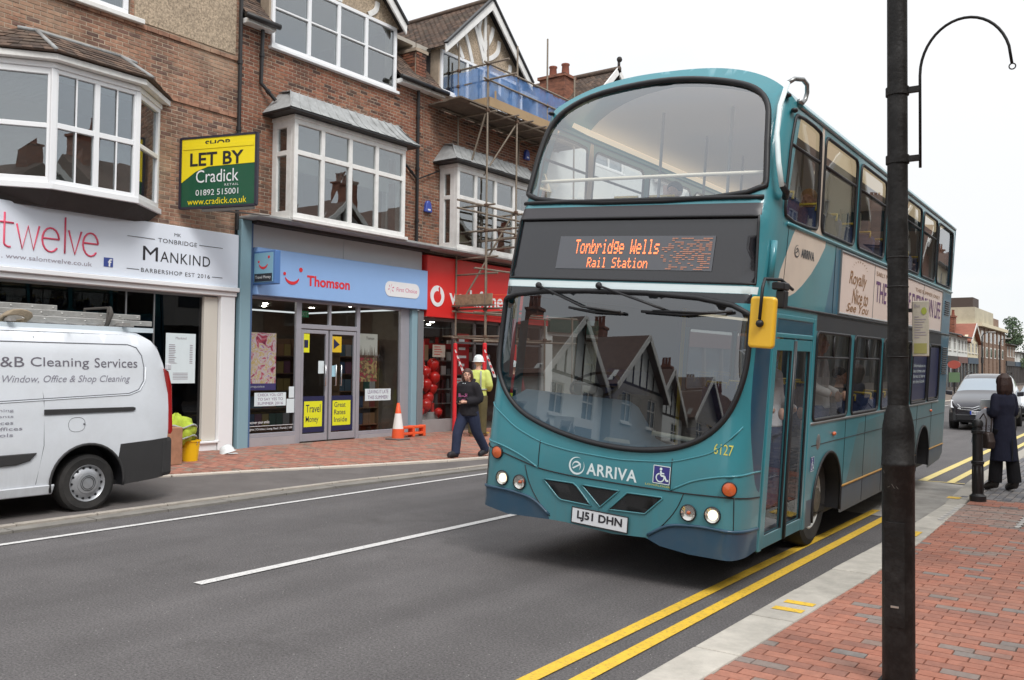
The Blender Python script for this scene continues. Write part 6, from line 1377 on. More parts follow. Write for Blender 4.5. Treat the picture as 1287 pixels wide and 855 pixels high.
# ================================================================== LAMP POST
def lamppost():
    T = thing('lamp_post', 'tall black lamp post with a hooked banner bracket standing on the brick pavement', 'lamp post', (-1.13, 5.14, .0))
    bl = mat('lamp_black', srgb(25, 23, 22), rough=.5, spec=.3, var=.2, vs=9, bump=.25, bs=50, dirt=.3, ds=9, dirtcol=(.1, .1, .1))
    m = MB(); m.box(-.105, .105, -.105, .105, .11, .14); m.build('base_plate', bl, T, bevel=.008)
    m = MB(); m.lathe([(.083, .13), (.0825, .9), (.0825, 1.29), (.086, 1.295), (.086, 1.31), (.0825, 1.315), (.082, 1.47), (.079, 1.51), (.066, 1.58), (.0535, 1.62)], n=40); m.build('base_column', bl, T, smooth=True, auto=35)
    m = MB(); m.lathe([(.0535, 1.61), (.0525, 2.6), (.051, 6.0), (.001, 6.02)], n=36); m.build('shaft', bl, T, smooth=True, auto=35)
    sv = mat('clip_silver', srgb(190, 188, 180), rough=.35, metal=.7)
    for z in (1.88, 2.26, 2.42): m = MB(); m.lathe([(.0535, z - .004), (.0555, z - .003), (.0555, z + .003), (.0535, z + .004)], n=30); m.build('cable_clip', bl if z > 1.8 else bl, T, smooth=True)
    m = MB(); m.box(-.02, .02, -.089, -.078, .55, .56); m.build('door_catch', sv, T)
    m = MB(); m.prism([(-.05, -.0835, .45), (.05, -.0835, .45), (.05, -.0835, 1.0), (-.05, -.0835, 1.0)], (0, -.002, 0)); m.build('access_door', bl, T, bevel=.001)
    rs = random.Random(4); m = MB()
    for k in range(26):
        zc = rs.choice((.62, .95, 1.22)) + rs.uniform(-.05, .05); a = -pi / 2 + rs.uniform(-.5, .5) - .25; da = rs.uniform(-.25, .25); dz = rs.uniform(-.03, .03)
        m.path([(.0832 * cos(a + da * t), .0832 * sin(a + da * t), zc + dz * t + .004 * sin(9 * t)) for t in (0, .33, .66, 1)], .0007, 4)
    m.build('scratches', mat('scratch_pale', srgb(128, 122, 116), rough=.8), T, kind='stuff')
    # bracket: two clamps, an upright and a hook ending in a ring
    d = Vector((1, .05, 0)).normalized()
    for z in (2.955, 3.33): m = MB(); m.lathe([(.052, z - .022), (.06, z - .022), (.06, z + .022), (.052, z + .022)], n=24); m.bar(d * .055 + Vector((0, 0, z)), d * .114 + Vector((0, 0, z)), .03, .03); m.build('clamp', bl, T, smooth=True, auto=30)
    m = MB(); pts = [d * .114 + Vector((0, 0, 2.90)), d * .114 + Vector((0, 0, 3.40))]
    cx, r = .33, .216
    pts += [d * (cx - r * cos(radians(a))) + Vector((0, 0, 3.40 + r * 1.26 * sin(radians(a)))) for a in range(10, 165, 8)] + [d * (cx + r + .01) + Vector((0, 0, 3.45))]
    pts[-1] = d * .548 + Vector((0, 0, 3.392)); m.path(pts, .0075, 10); m.build('banner_hook', bl, T, smooth=True)
    m = MB(); m.path([d * (.55 + .015 * cos(a * pi / 8)) + Vector((0, 0, 3.375 + .015 * sin(a * pi / 8))) for a in range(16)], .0035, 6, closed=True); m.build('ring', bl, T, smooth=True)
lamppost()
def bollard():
    T = thing('bollard', 'black cast iron bollard beside the woman in the dark coat', 'bollard', (-1.9, 13.1, .118))
    m = MB(); m.lathe([(.1, 0), (.1, .07), (.075, .09), (.068, .1), (.066, .48), (.078, .49), (.078, .52), (.064, .53), (.062, .88), (.075, .89), (.075, .92), (.06, .93), (.055, .97), (.07, .98), (.07, 1.02), (.05, 1.06), (.001, 1.08)], n=24); m.build('column', black, T, smooth=True, auto=30)
    m = MB()
    for i in range(8): a = 2 * pi * i / 8; m.tube((.064 * cos(a), .064 * sin(a), .12), (.063 * cos(a), .063 * sin(a), .46), .008, 5)
    m.build('fluting', black, T, smooth=True)
bollard()
def busflag():
    # small timetable case on the far side of the lamp post
    T = thing('timetable_case', 'pale timetable panel with a green mark fixed behind the lamp post', 'timetable', (-1.07, 5.2, 1.885))
    m = MB(); m.box(0, .084, -.003, .008, 0, .30); m.build('panel', mat('timetable_pale', srgb(176, 170, 154), rough=.5, var=.12, vs=12), T, bevel=.003)
    m = MB(); m.box(.01, .074, -.005, -.0031, .015, .07); m.build('band', mat('timetable_olive', srgb(150, 146, 84), rough=.5), T)
    m = MB(); m.prism([(.06 + .014 * cos(a * pi / 6), -.0035, .245 + .02 * sin(a * pi / 6)) for a in range(12)], (0, -.002, 0)); m.build('mark', mat('timetable_green', srgb(150, 160, 60), rough=.5), T)
    m = MB(); rr = random.Random(1)
    for i in range(9): m.box(.012, .03 + rr.random() * .05, -.0045, -.0031, .1 + i * .014, .104 + i * .014)
    text(m, 'Bus', lambda u, v: (u, -.0045, v), .012, .04, .265, .285); m.build('lettering', greyink, T)
    m = MB(); m.box(-.03, .0, -.01, .01, .04, .06); m.box(-.03, 0, -.01, .01, .24, .26); m.build('bracket', black, T)
busflag()
# ================================================================== STREET BEYOND AND OPPOSITE
wr = mat('white_render', srgb(214, 216, 212), rough=.85, var=.05, vs=.8, dirt=.2, ds=.8, dirtcol=(.4, .38, .34), coord='World')
cr_r = mat('cream_render', srgb(214, 204, 176), rough=.85, var=.06, vs=.8, dirt=.25, ds=.8, dirtcol=(.35, .32, .26), coord='World')
gy_r = mat('grey_roughcast', srgb(150, 146, 140), rough=.9, var=.1, vs=1.2, dirt=.3, coord='World')
def brickmat(name, c1, c2):
    m = bpy.data.materials.new(name); m.use_nodes = True; N = m.node_tree.nodes; L = m.node_tree.links; p = N['Principled BSDF']; p.inputs['Roughness'].default_value = .9
    g = N.new('ShaderNodeNewGeometry'); mp = N.new('ShaderNodeVectorMath'); mp.operation = 'MULTIPLY'; mp.inputs[1].default_value = (4.4, 4.4, 13.3); L.new(g.outputs['Position'], mp.inputs[0])
    w = N.new('ShaderNodeTexNoise'); w.inputs['Scale'].default_value = 1; w.inputs['Detail'].default_value = 3; L.new(mp.outputs[0], w.inputs[0])
    c = N.new('ShaderNodeValToRGB'); c.color_ramp.elements[0].position = .3; c.color_ramp.elements[0].color = (*c1, 1); c.color_ramp.elements[1].position = .7; c.color_ramp.elements[1].color = (*c2, 1)
    L.new(w.outputs[0], c.inputs[0]); L.new(c.outputs[0], p.inputs['Base Color']); MATS[name] = m; return m
fbr = brickmat('far_brick', srgb(96, 64, 54), srgb(156, 104, 82)); fbr2 = brickmat('far_brown_brick', srgb(104, 84, 72), srgb(150, 126, 108))
froof = mat('far_roof', srgb(104, 82, 72), rough=.9, var=.3, vs=3, coord='World'); froof2 = mat('far_red_roof', srgb(140, 88, 72), rough=.9, var=.2, vs=2, coord='World')
fglass = mat('far_glass', srgb(66, 74, 82), rough=.08, spec=.8); fframe = mat('far_frame', srgb(214, 212, 206), rough=.6)
def house(label, X, sg, y0, y1, zt, kind='eaves', wall=None, roof=None, win=3, floors=2, shop=None, depth=9, rise=3.2, chim=1, gframe=True, name='building', timber=False, bay=False, cat='building'):
    """X = street face, sg = +1 faces +X, -1 faces -X"""
    wall = wall or fbr; roof = roof or froof
    T = thing(name, label, cat, (X, (y0 + y1) / 2, 0)); w = (y1 - y0) / 2; bx = lambda mb, a, b, c, d, e, f: mb.box(*sorted((sg * a, sg * b)), c, d, e, f)
    mb = MB(); bx(mb, -depth, -.12, -w, w, 0, zt)
    fl0 = 3.3 if shop else .5; fh = (zt - fl0) / floors; opens = []
    for f in range(floors):
        for i in range(win):
            c = -w + (i + .5) * 2 * w / win; ww = min(.62, w / win * .62); opens.append((c - ww, c + ww, fl0 + f * fh + fh * .28, fl0 + f * fh + fh * .86))
    # front skin with true window openings
    m2 = MB(); cutwall(m2, 0, .12, -w, w, (3.3 if shop else 0), zt, opens)
    mb.add([(sg * v[0], v[1], v[2]) for v in m2.v], m2.f); mb.build('wall', wall, T)
    for (a, b, c, d) in opens:
        f = MB(); bx(f, -.09, -.03, a, b, c, c + .06); bx(f, -.09, -.03, a, b, d - .06, d); bx(f, -.09, -.03, a, a + .06, c + .06, d - .06); bx(f, -.09, -.03, b - .06, b, c + .06, d - .06); bx(f, -.09, -.035, (a + b) / 2 - .03, (a + b) / 2 + .03, c + .06, d - .06); bx(f, -.09, -.035, a + .06, b - .06, (c + d) / 2 + .1, (c + d) / 2 + .15); bx(f, 0, .08, a - .08, b + .08, c - .09, c - .01)
        o = f.build('window', fframe, T); g = MB(); bx(g, -.1, -.08, a + .03, b - .03, c + .03, d - .03); g.build('pane', fglass, o)
    if shop:
        m = MB(); bx(m, -.12, .06, -w + .05, w - .05, 2.7, 3.3); m.build('fascia', shop, T)
        m = MB(); n = max(2, int(w * 1.2))
        for i in range(n + 1): c = -w + .1 + (2 * w - .2) * i / n; bx(m, -.12, .03, c - .08, c + .08, 0, 2.7)
        bx(m, -.12, .0, -w + .1, w - .1, 0, .45); m.build('shopfront', mat('far_dark_frame', srgb(92, 86, 82), rough=.6), T); m = MB(); bx(m, -.12, -.08, -w + .1, w - .1, .45, 2.7); m.build('shop_window', fglass, T)
    if bay:
        m = MB(); q = [(0, -w * .5), (.7, -w * .3), (.7, w * .3), (0, w * .5)]
        m.prism([(sg * x, y, 3.5 if shop else .4) for x, y in q], (0, 0, 2.6)); o = m.build('bay', fframe, T); g = MB()
        g.box(*sorted((sg * .7, sg * .72)), -w * .27, w * .27, 4.3 if shop else 1.2, 5.8 if shop else 2.7); g.build('pane', fglass, o)
    ov = .35
    if kind == 'gable':
        za = zt + rise; m = MB(); m.prism([(-sg * .1, -w, zt), (-sg * .1, w, zt), (-sg * .1, 0, za - .1)], (-sg * .3, 0, 0)); m.build('gable', wr if timber else wall, T)
        for s in (-1, 1): m = MB(); m.add([(sg * ov, s * (w + .25), zt - .2), (-sg * depth, s * (w + .25), zt - .2), (-sg * depth, 0, za), (sg * ov, 0, za)], [(0, 1, 2, 3)]); m.add([(sg * ov, s * (w + .25), zt - .32), (-sg * depth, s * (w + .25), zt - .32), (-sg * depth, 0, za - .12), (sg * ov, 0, za - .12)], [(0, 1, 2, 3)]); m.build('roof', roof, T)
        for s in (-1, 1): m = MB(); m.bar((sg * (ov + .02), s * (w + .25), zt - .3), (sg * (ov + .02), 0, za - .1), .05, .26); m.build('bargeboard', fframe, T)
        if timber:
            m = MB()
            for k in range(-3, 4): c = k * w / 3.6; m.box(*sorted((sg * -.09, sg * -.06)), c - .06, c + .06, zt + .05, zt + rise * (1 - abs(c) / w) - .25)
            m.box(*sorted((sg * -.09, sg * -.055)), -w, w, zt - .02, zt + .14); m.build('timber', mat('dark_timber', srgb(58, 50, 46), rough=.8), T, kind='stuff')
    else:
        za = zt + rise; m = MB(); m.prism([(sg * ov, -w - .1, zt - .05), (-sg * depth - sg * ov, -w - .1, zt - .05), (-sg * depth / 2, -w - .1, za)], (0, 2 * w + .2, 0)); m.build('roof', roof, T)
        m = MB(); m.tube((sg * (ov + .05), -w, zt - .02), (sg * (ov + .05), w, zt - .02), .07, 6); m.build('gutter', black, T)
    for k in range(chim):
        cy = -w + .7 + k * (2 * w - 1.4); cx = -depth * .45; m = MB(); bx(m, cx - .9, cx, cy - .35, cy + .35, zt, za + .9); bx(m, cx - .97, cx + .07, cy - .42, cy + .42, za + .9, za + 1.02); c = m.build('chimney', wall if wall in (fbr, fbr2) else fbr, T)
        for j in range(3): m = MB(); m.lathe([(.13, za + 1.02), (.1, za + 1.5), (.13, za + 1.55)], (sg * (cx - .2 - j * .26), cy, 0), n=10); m.build('chimney_pot', froof2, c, smooth=True)
    return T
# unit 4: white rendered house with the tiled gable and chimney seen over the bus
def unit4():
    B = thing('building', 'white rendered house with tiled gable roof and two-pot chimney rising behind the scaffolding', 'building')
    y0, y1 = 22.5, 30.4; hol = [(23.2, 25.0, 5.2, 7.0), (25.9, 27.4, 5.2, 7.0), (28.2, 29.7, 5.2, 7.0), (25.4, 27.4, 8.6, 9.8)]
    m = MB(); cutwall(m, FX, .3, y0, y1, .1, 8.9, hol + [(22.9, 30.0, .6, 2.8)]); cutwall(m, FX, .3, 24.2, 28.6, 8.9, 9.9, hol); m.build('wall', wr, B)
    for h in hol: window(B, 'window', (FX - .05, h[0]), (FX - .05, h[1]), h[2], h[3], [.5], [h[3] - .55], mt=oldwhite)
    m = MB(); m.box(-19.5, FX - .3, y0, y1, .1, 8.9); m.build('interior', MATS['room_plaster'], B)
    m = MB(); m.poly([(FX - .1, 22.9, .6), (FX - .1, 30, .6), (FX - .1, 30, 2.8), (FX - .1, 22.9, 2.8)]); m.build('pane', shop_g, B, fix=False)
    m = MB(); m.box(FX - .05, FX + .1, y0 + .1, y1 - .1, 2.9, 3.7); m.build('fascia', mat('dark_green', srgb(38, 70, 60), rough=.5), B)
    yc, za, half, zf = 26.4, 11.95, 3.3, 8.95; ang = atan2(za - zf, half); sl = hypot(za - zf, half) + .1
    m = MB(); m.prism([(FX - .1, yc - 2.2, 9.9), (FX - .1, yc + 2.2, 9.9), (FX - .1, yc, za - .1)], (-.2, 0, 0)); m.build('gable', wr, B)
    for s in (-1, 1):
        b = Vector((FX + .3, yc + s * half, zf)); vd = Vector((0, -s * cos(ang), sin(ang)))
        if s < 0: tileroof(B, b, (-1, 0, 0), vd, 5, sl, seed=40)
        else: tileroof(B, b + Vector((-5, 0, 0)), (1, 0, 0), vd, 5, sl, seed=41)
        m = MB(); q = b - Vector((0, 0, .04)); m.add([q, q + Vector((-5, 0, 0)), q + Vector((-5, 0, 0)) + vd * sl, q + vd * sl], [(0, 1, 2, 3)]); m.build('roof_deck', soffit, B)
        m = MB(); m.bar(b, b + vd * sl, .05, .2); m.build('bargeboard', oldwhite, B)
    m = MB(); m.tube((FX + .35, yc, za + .05), (-20, yc, za + .05), .09, 8); m.build('ridge', tilem, B, smooth=True, tint=True)
    m = MB(); m.tube((FX + .3, yc, za + .08), (FX + .3, yc, za + .28), .05, 8); m.sph((FX + .32, yc, za + .36), .1, 8, 6); m.build('finial', soffit, B, smooth=True)
    mainroof(B, y0, y1, 23.3, 29.6)
    m = MB(); m.box(-17.0, -16.0, 25.0, 25.6, 9.5, 11.62); m.box(-17.06, -15.94, 24.94, 25.66, 11.62, 11.72); c = m.build('chimney', fbr, B)
    for x in (-16.15, -16.65): m = MB(); m.lathe([(.14, 11.72), (.12, 12.05), (.15, 12.08), (.14, 12.12)], (x, 25.3, 0), n=12); m.build('chimney_pot', froof2, c, smooth=True)
unit4()
# rest of the left row up the street (hidden by the bus until far away)
rows = [(30.6, 38, 8, 'gable', wr), (38.1, 46, 7.6, 'eaves', fbr), (46.1, 55, 8.2, 'gable', cr_r), (55.1, 64, 7.4, 'eaves', fbr2), (64.1, 74, 8, 'gable', fbr), (74.1, 84, 7, 'eaves', wr)]
for k, (a, b, z, kd, w) in enumerate(rows):
    house(['white gabled house next up the street from the scaffolding, hidden by the bus', 'red brick terrace behind the middle of the bus', 'cream gabled house behind the rear of the bus', 'brown brick terrace beyond the bus', 'red brick gabled house well beyond the bus', 'low white shop row beyond the bus'][k], FX, 1, a, b, z, kd, w, win=3, shop=mat('fascia_%d' % (k % 3), [srgb(104, 66, 58), srgb(50, 70, 90), srgb(60, 60, 64)][k % 3], rough=.5), chim=1 if k % 2 else 2)
far = [(84.5, 92, 5.3, 'eaves', wr, froof, 'white shop with dark slate roof just right of the bus, far up the street', 1.5, mat('fascia_dark', srgb(60, 54, 50), rough=.6)),
       (92.2, 97.5, 5.2, 'eaves', wr, froof2, 'small white house with red tiled roof far up the street', 1.6, MATS['fascia_0']),
       (97.7, 104, 5.0, 'gable', cr_r, froof2, 'cream house with red gabled roof left of the tall brick block', 1.8, MATS['fascia_1']),
       (126, 134, 5.4, 'eaves', fbr2, froof, 'brown brick house beyond the tall block with the white-banded windows', 1.2, MATS['fascia_2']),
       (134.2, 146, 4.6, 'eaves', wr, froof, 'lowest pale building at the far end of the street', 1.0, MATS['fascia_1'])]
for a, b, z, kd, w, rf, lab, rise, sh in far: house(lab, FX, 1, a, b, z, kd, w, rf, win=3, floors=1, shop=sh, rise=rise, chim=2)
# tall brick corner block with cream attic and tank
def tower():
    T = thing('building', 'tall brown brick block with cream attic storey and a dark water tank on its roof', 'building')
    m = MB(); m.box(-25, FX, 104.5, 124, 0, 6.7); m.build('wall', fbr2, T)
    m = MB(); m.box(-25.3, FX + .4, 104.2, 124.3, 6.7, 7.05); m.build('cornice', cr_r, T)
    m = MB(); m.box(-25, FX - .4, 104.8, 118, 7.05, 8.75); m.build('attic', mat('attic_cream', srgb(186, 178, 156), rough=.85, var=.12, vs=.6, dirt=.4, ds=.5, coord='World'), T); m = MB(); m.box(-24, FX - .6, 118, 124, 7.05, 8.3); m.build('attic', fbr2, T)
    m = MB(); m.box(-19.6, -16.2, 109, 113, 8.75, 10.1); m.build('tank', mat('tank_brown', srgb(72, 60, 56), rough=.8), T)
    for i in range(6):
        y = 106 + i * 3.1
        for z in (3.4, 5.1): m = MB(); m.box(FX, FX + .05, y, y + 1.3, z, z + 1.2); w = m.build('window', fframe, T); m = MB(); m.box(FX + .05, FX + .06, y + .15, y + 1.15, z + .12, z + 1.08); m.build('pane', fglass, w)
        m = MB(); m.box(FX, FX + .12, y + 1.9, y + 2.3, 0, 6.6); m.build('pilaster', fbr2, T)
    m = MB()
    for x in (-23, -21, -19, -17): m.box(x, x + 1, 104.44, 104.5, 3.2, 4.6)
    m.build('blind_window', fframe, T, kind='stuff')
tower()
# leaning chimneys on the far roofs
for i, (y, z) in enumerate(((93.5, 8.0), (95.2, 7.8), (99.5, 8.0))):
    T = thing('chimney_stack', ['tall brick chimney stack nearest the bus on the far roofs', 'second brick chimney stack from the bus on the far roofs', 'broad brick chimney stack left of the cream attic'][i], 'chimney', (-17, y, 0)); m = MB(); m.box(-.6, .6, -.5, .5, 5, z - .6); m.box(-.68, .68, -.58, .58, z - .6, z - .45); m.build('stack', fbr, T)
    for k in range(3): m = MB(); m.lathe([(.16, z - .45), (.12, z + .1), (.16, z + .15)], (-.4 + k * .4, 0, 0), n=8); m.build('pot', froof2, T, smooth=True)
# trees
def tree(label, x, y, h, r, seed, dark=False, cone=False, n=2600):
    T = thing('tree', label, 'tree', (x, y, 0)); rnd = random.Random(seed)
    bark = mat('bark', srgb(80, 68, 56), rough=.95, bump=.6, bs=20)
    m = MB(); m.path([(0, 0, 0), (.1, 0, h * .3), (.0, .1, h * .6), (0, 0, h * .85)], .2, 8, rs=[.28, .2, .12, .05])
    for i in range(9): a = rnd.random() * 6.28; z = h * rnd.uniform(.3, .75); m.path([(0, 0, z), (r * .4 * cos(a), r * .4 * sin(a), z + r * .25), (r * .75 * cos(a), r * .75 * sin(a), z + r * .4)], .05, 5, rs=[.08, .05, .02])
    m.build('trunk', bark, T, smooth=True)
    lm = tintmat('leaf_dark' if dark else 'leaf_green', [(0, srgb(40, 56, 40)), (.5, srgb(62, 82, 54)), (1, srgb(92, 108, 72))] if dark else [(0, srgb(56, 74, 42)), (.5, srgb(84, 108, 60)), (1, srgb(120, 136, 84))], rough=.7, mott=.3, ms=3, bump=0)
    m = MB(); cl = []
    for i in range(26):
        a = rnd.random() * 6.28; t = rnd.random(); z = h * (.32 + .62 * t); rr = r * ((1 - t) * .9 + .12 if cone else sqrt(max(.05, 1 - (2 * t - .9) ** 2 * .8)) * .75) * rnd.uniform(.4, 1); cl.append((rr * cos(a), rr * sin(a), z, r * rnd.uniform(.22, .42), rnd.random()))
    for i in range(n):
        cx, cy, cz, cr_, tt = rnd.choice(cl); a = rnd.random() * 6.28; b = math.acos(rnd.uniform(-1, 1)); q = cr_ * rnd.random() ** .4; p = Vector((cx + q * sin(b) * cos(a), cy + q * sin(b) * sin(a), cz + q * cos(b) * .8)); s = rnd.uniform(.06, .13) * max(1, r / 2.2)
        u = Vector((rnd.gauss(0, 1), rnd.gauss(0, 1), rnd.gauss(0, .6))).normalized() * s; v = u.orthogonal().normalized() * s * .8
        m.add([p - u, p + v, p + u, p - v], [(0, 1, 2, 3)], 0, min(1, max(0, tt * .6 + rnd.random() * .4)))
    m.build('crown', lm, T, tint=True, fix=False, kind='stuff')
tree('tall dark conifer rising behind the brick block at the far end of the street', -16, 141, 9.6, 3.0, 1, True, True, 3500)
tree('dark tree to the right of the conifer at the end of the street', -13.5, 150, 7.6, 3.0, 2, True)
tree('green tree at the far end of the road, right edge of the view', -12, 175, 6.6, 5, 3)
tree('round green tree low behind the cars at the right edge', -6, 180, 5.8, 5, 4)
house('cream building closing the far end of the street', -8, 1, 185, 200, 3.4, 'eaves', cr_r, froof, win=4, floors=1, rise=1.2, chim=0)
# far street furniture
def pole(label, x, y, h, sgn=None):
    T = thing('street_lamp', label, 'street lamp', (x, y, .1)); m = MB(); m.lathe([(.11, 0), (.11, .9), (.07, 1), (.05, h)], n=10); m.path([(0, 0, h), (.1, 0, h + .2), (.5, 0, h + .3)], .035, 6); m.build('column', black, T, smooth=True, auto=30)
    m = MB(); m.box(.4, .9, -.1, .1, h + .24, h + .34); m.build('lantern', steel, T, bevel=.03)
    if sgn: m = MB(); m.box(-.05, .06, -.3, .3, 2.4, 2.85); m.build('sign', black, T, bevel=.02)
pole('street lamp with a dark box on its column, far up on the left pavement', -10.4, 74, 4.4, True); pole('thin street lamp before the cream attic block', -11, 88, 4.4)
T = thing('shop_banner', 'red oval sign above a green panel beside the bus tail, far up the street', 'sign', (-8.3, 50, .1)); m = MB(); m.lathe([(.001, -.05), (.3, -.05), (.3, .05), (.001, .05)], n=20, axis='y'); o = m.build('disc', mat('sign_red_far', srgb(176, 84, 72), rough=.5), T); o.location = (0, 0, 2.1); o.scale = (1, 1, .7)
m = MB(); m.box(-.25, .25, -.04, .04, 1.2, 1.7); m.build('panel', mat('sign_green_far', srgb(104, 130, 96), rough=.5), T); m = MB(); m.tube((0, 0, 0), (0, 0, 2), .04); m.build('post', black, T)
# ---- houses out of frame: behind the camera on the left, and the whole opposite side (seen in the glass)
house('white gabled shop next to the salon, left of the view', FX, 1, -3.2, 2.1, 7.6, 'gable', wr, shop=MATS['fascia_2'], chim=1)
y = -12.0; k = 0
labs = ['white half-timbered gabled house behind the camera, number %s along' % w for w in ('one', 'two', 'three', 'four', 'five', 'six', 'seven', 'eight', 'nine', 'ten', 'eleven', 'twelve', 'thirteen', 'fourteen', 'fifteen')]
while y > -92:
    w = [6.5, 7.2, 6.0, 6.8][k % 4]; house(labs[k], FX - 1.8 + [0, .5, -.4, .2][k % 4], 1, y - w, y - .15, [4.5, 4.9, 4.3, 4.7][k % 4], 'gable', [wr, gy_r, wr, gy_r][k % 4], win=2, shop=None, chim=1, timber=k % 4 != 3, rise=2.4, bay=k % 2 == 0); y -= w; k += 1
y = -34; k = 0
nl = ['brick', 'cream', 'white', 'grey']
while y < 130:
    w = [7.5, 9, 6.5, 8.2][k % 4]; z = [7.2, 8.4, 6.6, 7.8][k % 4]
    house('%s %s house on the near side of the street, %s from its south end' % (nl[k % 4], ['gabled', 'long-roofed', 'gabled'][k % 3], ['first', 'second', 'third', 'fourth', 'fifth', 'sixth', 'seventh', 'eighth', 'ninth', 'tenth', 'eleventh', 'twelfth', 'thirteenth', 'fourteenth', 'fifteenth', 'sixteenth', 'seventeenth', 'eighteenth', 'nineteenth', 'twentieth', 'twenty-first', 'twenty-second'][k]), 5.4, -1, y, y + w - .1, z, ['gable', 'eaves', 'gable'][k % 3], [fbr, cr_r, wr, gy_r][k % 4], win=[2, 3, 2][k % 3], shop=MATS['fascia_%d' % (k % 3)], chim=1 + k % 2, timber=k % 3 == 2, bay=k % 2 == 1); y += w; k += 1
# ================================================================== SCAFFOLDING
def scaffold():
    T = thing('scaffold', 'steel tube scaffold with blue debris netting in front of the half-timbered gable', 'scaffold')
    st = mat('scaffold_steel', srgb(140, 128, 114), rough=.5, metal=.35, var=.25, vs=14, dirt=.5, ds=10, dirtcol=(.18, .14, .1)); rust = mat('coupler_rust', srgb(96, 74, 60), rough=.8, var=.3, vs=20)
    XO, XI = -13.85, -14.82; r = .026
    def tb(name, a, b, rr=r): m = MB(); m.tube(a, b, rr, 10); return m.build(name, st, T, smooth=True, auto=50)
    ysx = (18.0, 19.3, 20.75, 22.2)
    for y, zt in zip(ysx, (10.6, 10.45, 11.1, 10.4)): tb('standard', (XO, y, .12), (XO, y, zt))
    for y, zt in zip(ysx, (10.35, 10.2, 10.0, 10.2)): tb('standard', (XI, y, .12), (XI, y, zt))
    for z in (9.6, 9.18): tb('guard_rail', (XO + .04, 17.8, z), (XO + .04, 22.6, z)); tb('guard_rail', (-15.3, 18.03, z + .02), (-13.2 if z > 9.3 else -12.95, 18.03, z + .02)); tb('guard_rail', (XO, 22.2, z), (XI, 22.2, z))
    for x in (XO - .04, XI + .04): tb('ledger', (x, 17.3, 8.42), (x, 22.8, 8.42)); 
    for y in (18.06, 18.7, 19.36, 20.0, 20.8, 21.5, 22.2): tb('transom', (-15.0, y, 8.36), (-13.35 if y > 18.5 else -13.6, y, 8.36))
    tb('transom', (-15.35, 18.04, 5.98), (-13.6, 18.04, 5.96)); tb('transom', (-15.3, 18.05, 5.32), (-13.05, 18.05, 5.3)); tb('transom', (-15.3, 18.05, 4.2), (-13.5, 18.05, 4.2)); tb('transom', (-15.1, 18.05, 4.62), (-13.5, 18.05, 4.62)); tb('transom', (-15.35, 18.05, 3.3), (-13.2, 18.05, 3.3)); tb('transom', (-15.3, 18.05, 2.6), (-13.4, 18.05, 2.58))
    for z in (5.78, 5.98, 3.24, 2.52): tb('ledger', (XO - .05, 16.9 if z > 5 else 17.6, z - .06), (XO - .05, 22.6, z))
    tb('ledger', (XI + .05, 17.8, 5.7), (XI + .05, 22.4, 5.74)); tb('ledger', (XI + .05, 17.8, 3.24), (XI + .05, 22.4, 3.24))
    tb('brace', (XO - .06, 18.0, 8.33), (-14.78, 18.0, 6.0)); tb('brace', (-14.76, 17.97, 6.0), (-14.2, 19.3, 3.3)) if False else tb('brace', (XO - .07, 19.3, 5.95), (-14.75, 18.0, 3.3))
    for x in (XI, XO):
        for y in (18.0, 19.3, 20.75):
            for z in (2.58, 3.28, 5.3, 5.95, 8.4, 9.18, 9.6):
                m = MB(); m.box(x - .045, x + .045, y - .045, y + .05, z - .04, z + .04); m.build('coupler', rust, T, bevel=.012)
    rs = random.Random(12)
    for z in (5.45, 5.12, 4.95): tb('transom', (-15.2 + rs.random() * .2, 18.3 + rs.random(), z), (-13.3 + rs.random() * .3, 18.3 + rs.random() * .4, z + rs.uniform(-.1, .1)))
    for y in (19.36, 20.8): 
        for z in (5.9, 5.3, 3.3, 2.55): tb('transom', (-15.1, y, z), (-13.4 - rs.random() * .3, y, z))
    tb('ledger', (XO - .05, 17.7, 5.36), (XO - .05, 22.4, 5.4)); tb('ledger', (XO - .05, 17.6, 4.3), (XO - .05, 20.2, 4.34)); tb('brace', (-14.78, 18.1, 5.9), (-13.9, 19.3, 8.3)); tb('standard', (-14.3, 18.6, 3.3), (-14.3, 18.62, 6.1)); tb('ledger', (XI + .05, 17.8, 2.56), (XI + .05, 22.4, 2.56))
    wood = mat('scaffold_board', srgb(172, 146, 112), rough=.85, var=.25, vs=3, bump=.3, bs=30, dirt=.4, ds=3)
    wood2 = mat('old_board', srgb(108, 96, 84), rough=.9, var=.3, vs=4, dirt=.4)
    for i in range(5): m = MB(); m.box(-14.97 + i * .228, -14.97 + i * .228 + .22, 16.9 + random.uniform(0, .1), 22.9, 8.46, 8.498); m.build('board', wood2, T)
    m = MB(); m.box(XO + .045, XO + .08, 18.0, 22.7, 8.5, 8.74); m.build('toe_board', wood, T); m = MB(); m.box(-15.0, XO, 17.93, 17.965, 8.5, 8.72); m.build('toe_board', wood, T)
    m = MB(); m.prism([(XO - .02, 18.0, 8.74), (XO - .02, 18.9, 8.74), (XO - .02, 18.35, 9.0)], (.02, 0, 0)); m.build('plywood', wood, T)
    for i in range(3): m = MB(); m.box(-15.0 + i * .5, -14.55 + i * .5, 17.85, 18.0, 3.36, 3.4); m.build('board', wood2, T)
    m = MB(); m.box(-15.0, -13.62, 17.98, 18.01, 3.4, 3.68); m.build('sign_board', mat('osb', srgb(150, 128, 104), rough=.9, var=.4, vs=10), T)
    om = mat('orange_mesh', srgb(226, 110, 60), rough=.6); m = MB()
    for i in range(14): m.tube((-13.6 + i * .07, 18.5, 3.35), (-13.58 + i * .07, 18.5, 3.62), .006, 4)
    for j in range(4): m.tube((-15.1, 17.9, 3.42 + j * .09), (-12.9, 18.5, 3.4 + j * .08), .007, 4)
    m.build('orange_mesh', om, T, kind='stuff')
